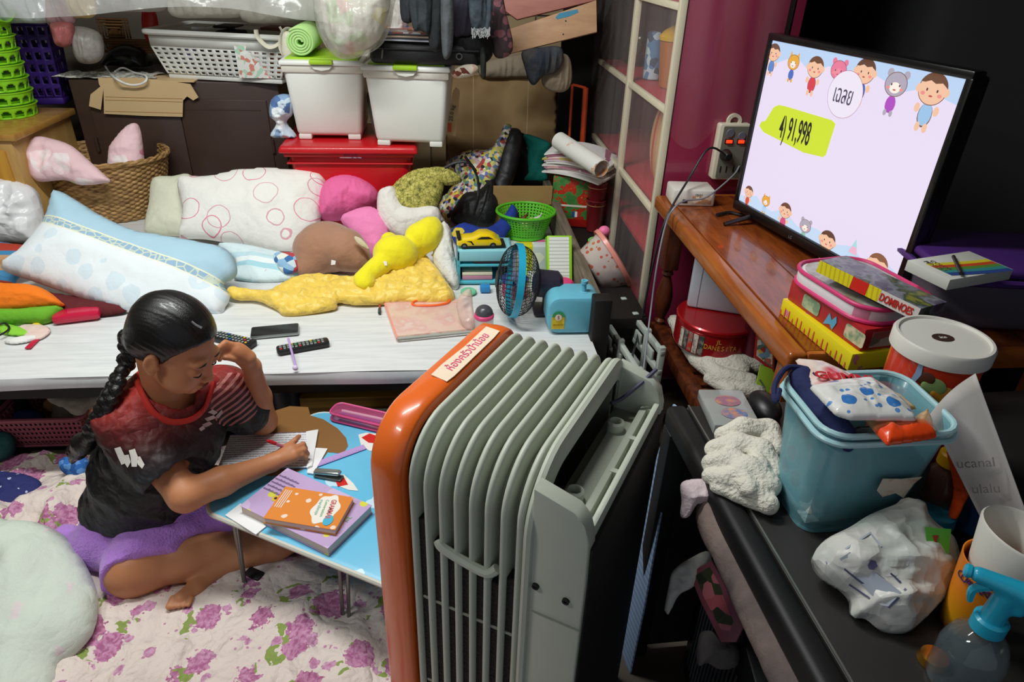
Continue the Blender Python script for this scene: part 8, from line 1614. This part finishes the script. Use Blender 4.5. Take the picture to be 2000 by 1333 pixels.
decal(shirt, [[(224, 876), (236, 873), (244, 890), (247, 905), (238, 908), (232, 895)], [(240, 890), (252, 888), (256, 903), (250, 914), (244, 905)], [(252, 880), (264, 877), (270, 893), (268, 912), (258, 912), (256, 895)], [(266, 893), (274, 892), (283, 908), (278, 916), (270, 908)]], wpr, 'sleeve_print', shirt)
dk = mat('dark_chest_line', '8a6a66', .6)
decal(shirt, [[(405, 806), (415, 800), (425, 806), (418, 811)], [(398, 818), (416, 812), (422, 817), (404, 824)], [(394, 830), (408, 824), (414, 829), (400, 836)], [(388, 838), (396, 832), (400, 838), (392, 843)], [(420, 814), (433, 800), (435, 806), (426, 818)]], mat('chest_print', 'c0a8a4', .6), 'chest_print', shirt)
decal(shirt, [[(176, 1040), (181, 1036), (186, 1050), (181, 1054)], [(184, 1038), (189, 1034), (194, 1048), (189, 1052)]], wpr, 'hem_stripes', shirt)
decal(wbo, [[(1612, 1098), (1700, 1040), (1702, 1043), (1614, 1101)], [(1700, 1040), (1722, 1068), (1719, 1070), (1698, 1043)], [(1640, 1092), (1660, 1080), (1760, 1158), (1735, 1185), (1720, 1182)]], mat('bag_print_grey', 'a2a8b4', .5), 'printed_drawing', wbo)
decal(wbo, [[(1694, 1104), (1700, 1094), (1710, 1096), (1713, 1106), (1706, 1113), (1697, 1112)]], mat('bag_print_violet', '4a4468', .5), 'printed_dot', wbo)
decal(wbo, [[(1733, 1186), (1768, 1150), (1771, 1153), (1737, 1189)], [(1660, 1140), (1700, 1168), (1698, 1171), (1658, 1143)], [(1650, 1110), (1690, 1142), (1688, 1145), (1648, 1113)], [(1740, 1118), (1760, 1138), (1757, 1140), (1738, 1121)]], mat('bag_print_line', '4a4e6c', .5), 'printed_line', wbo)
# purple terry wrap round hips and thigh
pw = SDF((-1.12, 1.08, .0), (-.52, 1.62, .30), .004)
pw.cone(pv(370, 990, .145), pv(300, 1062, .120), .094, .084, .03).cone(pv(300, 1075, .11), pv(262, 1112, .095), .084, .074, .02).cone(pv(300, 1010, .14), pv(220, 1040, .11), .085, .075, .03).cone(pv(220, 1070, .09), pv(138, 1082, .065), .060, .045, .03).cone(pv(150, 1060, .08), pv(128, 1050, .085), .035, .028, .02).cone(pv(380, 985, .14), pv(455, 1000, .125), .080, .066, .03)
pw.cone(pv(318, 1190, .07), pv(235, 1205, .06), .060, .075, .008, 'cut')
A_ = P(402, 1052, z=.16); B_ = P(214, 1160, z=.06); e_ = B_-A_; pw.half(tuple(A_), (-e_.y*-1, -e_.x, 0) if (-e_.x) < 0 else (-e_.y, e_.x, 0))
pw.disp(lambda x, y, z: -.007*ridge(x*13+y*6, y*13, z*16, seed=21, o=2)); pw.half((0, 0, .02), (0, 0, -1))
sobj('terry_wrap', pw, cloth('purple_terry', 'b980de', bump=.9, bs=220, fine=1.2, sheen=.4), girl, label='purple terry cloth wrapped round hips and thigh')
# pen held in the right hand
t = thing('red_pen', 'red-capped pink pen held in the writing hand', 'pen', P(560, 874, z=.335)); a, b, c = P(521, 861, z=.375), P(538, 867, z=.357), P(572, 880, z=.318); e_ = P(590, 888, z=.300)
g = G(); g.tube([a, a+(b-a)*.15, b], [.002, .0048, .0048], 10); obj('cap', g, mat('pen_red', 'b81c20', .35), t); g = G(); g.tube([b, c, e_], [.0042, .0042, .0012], 10); obj('barrel', g, mat('pen_pink', 'c87a90', .4), t)
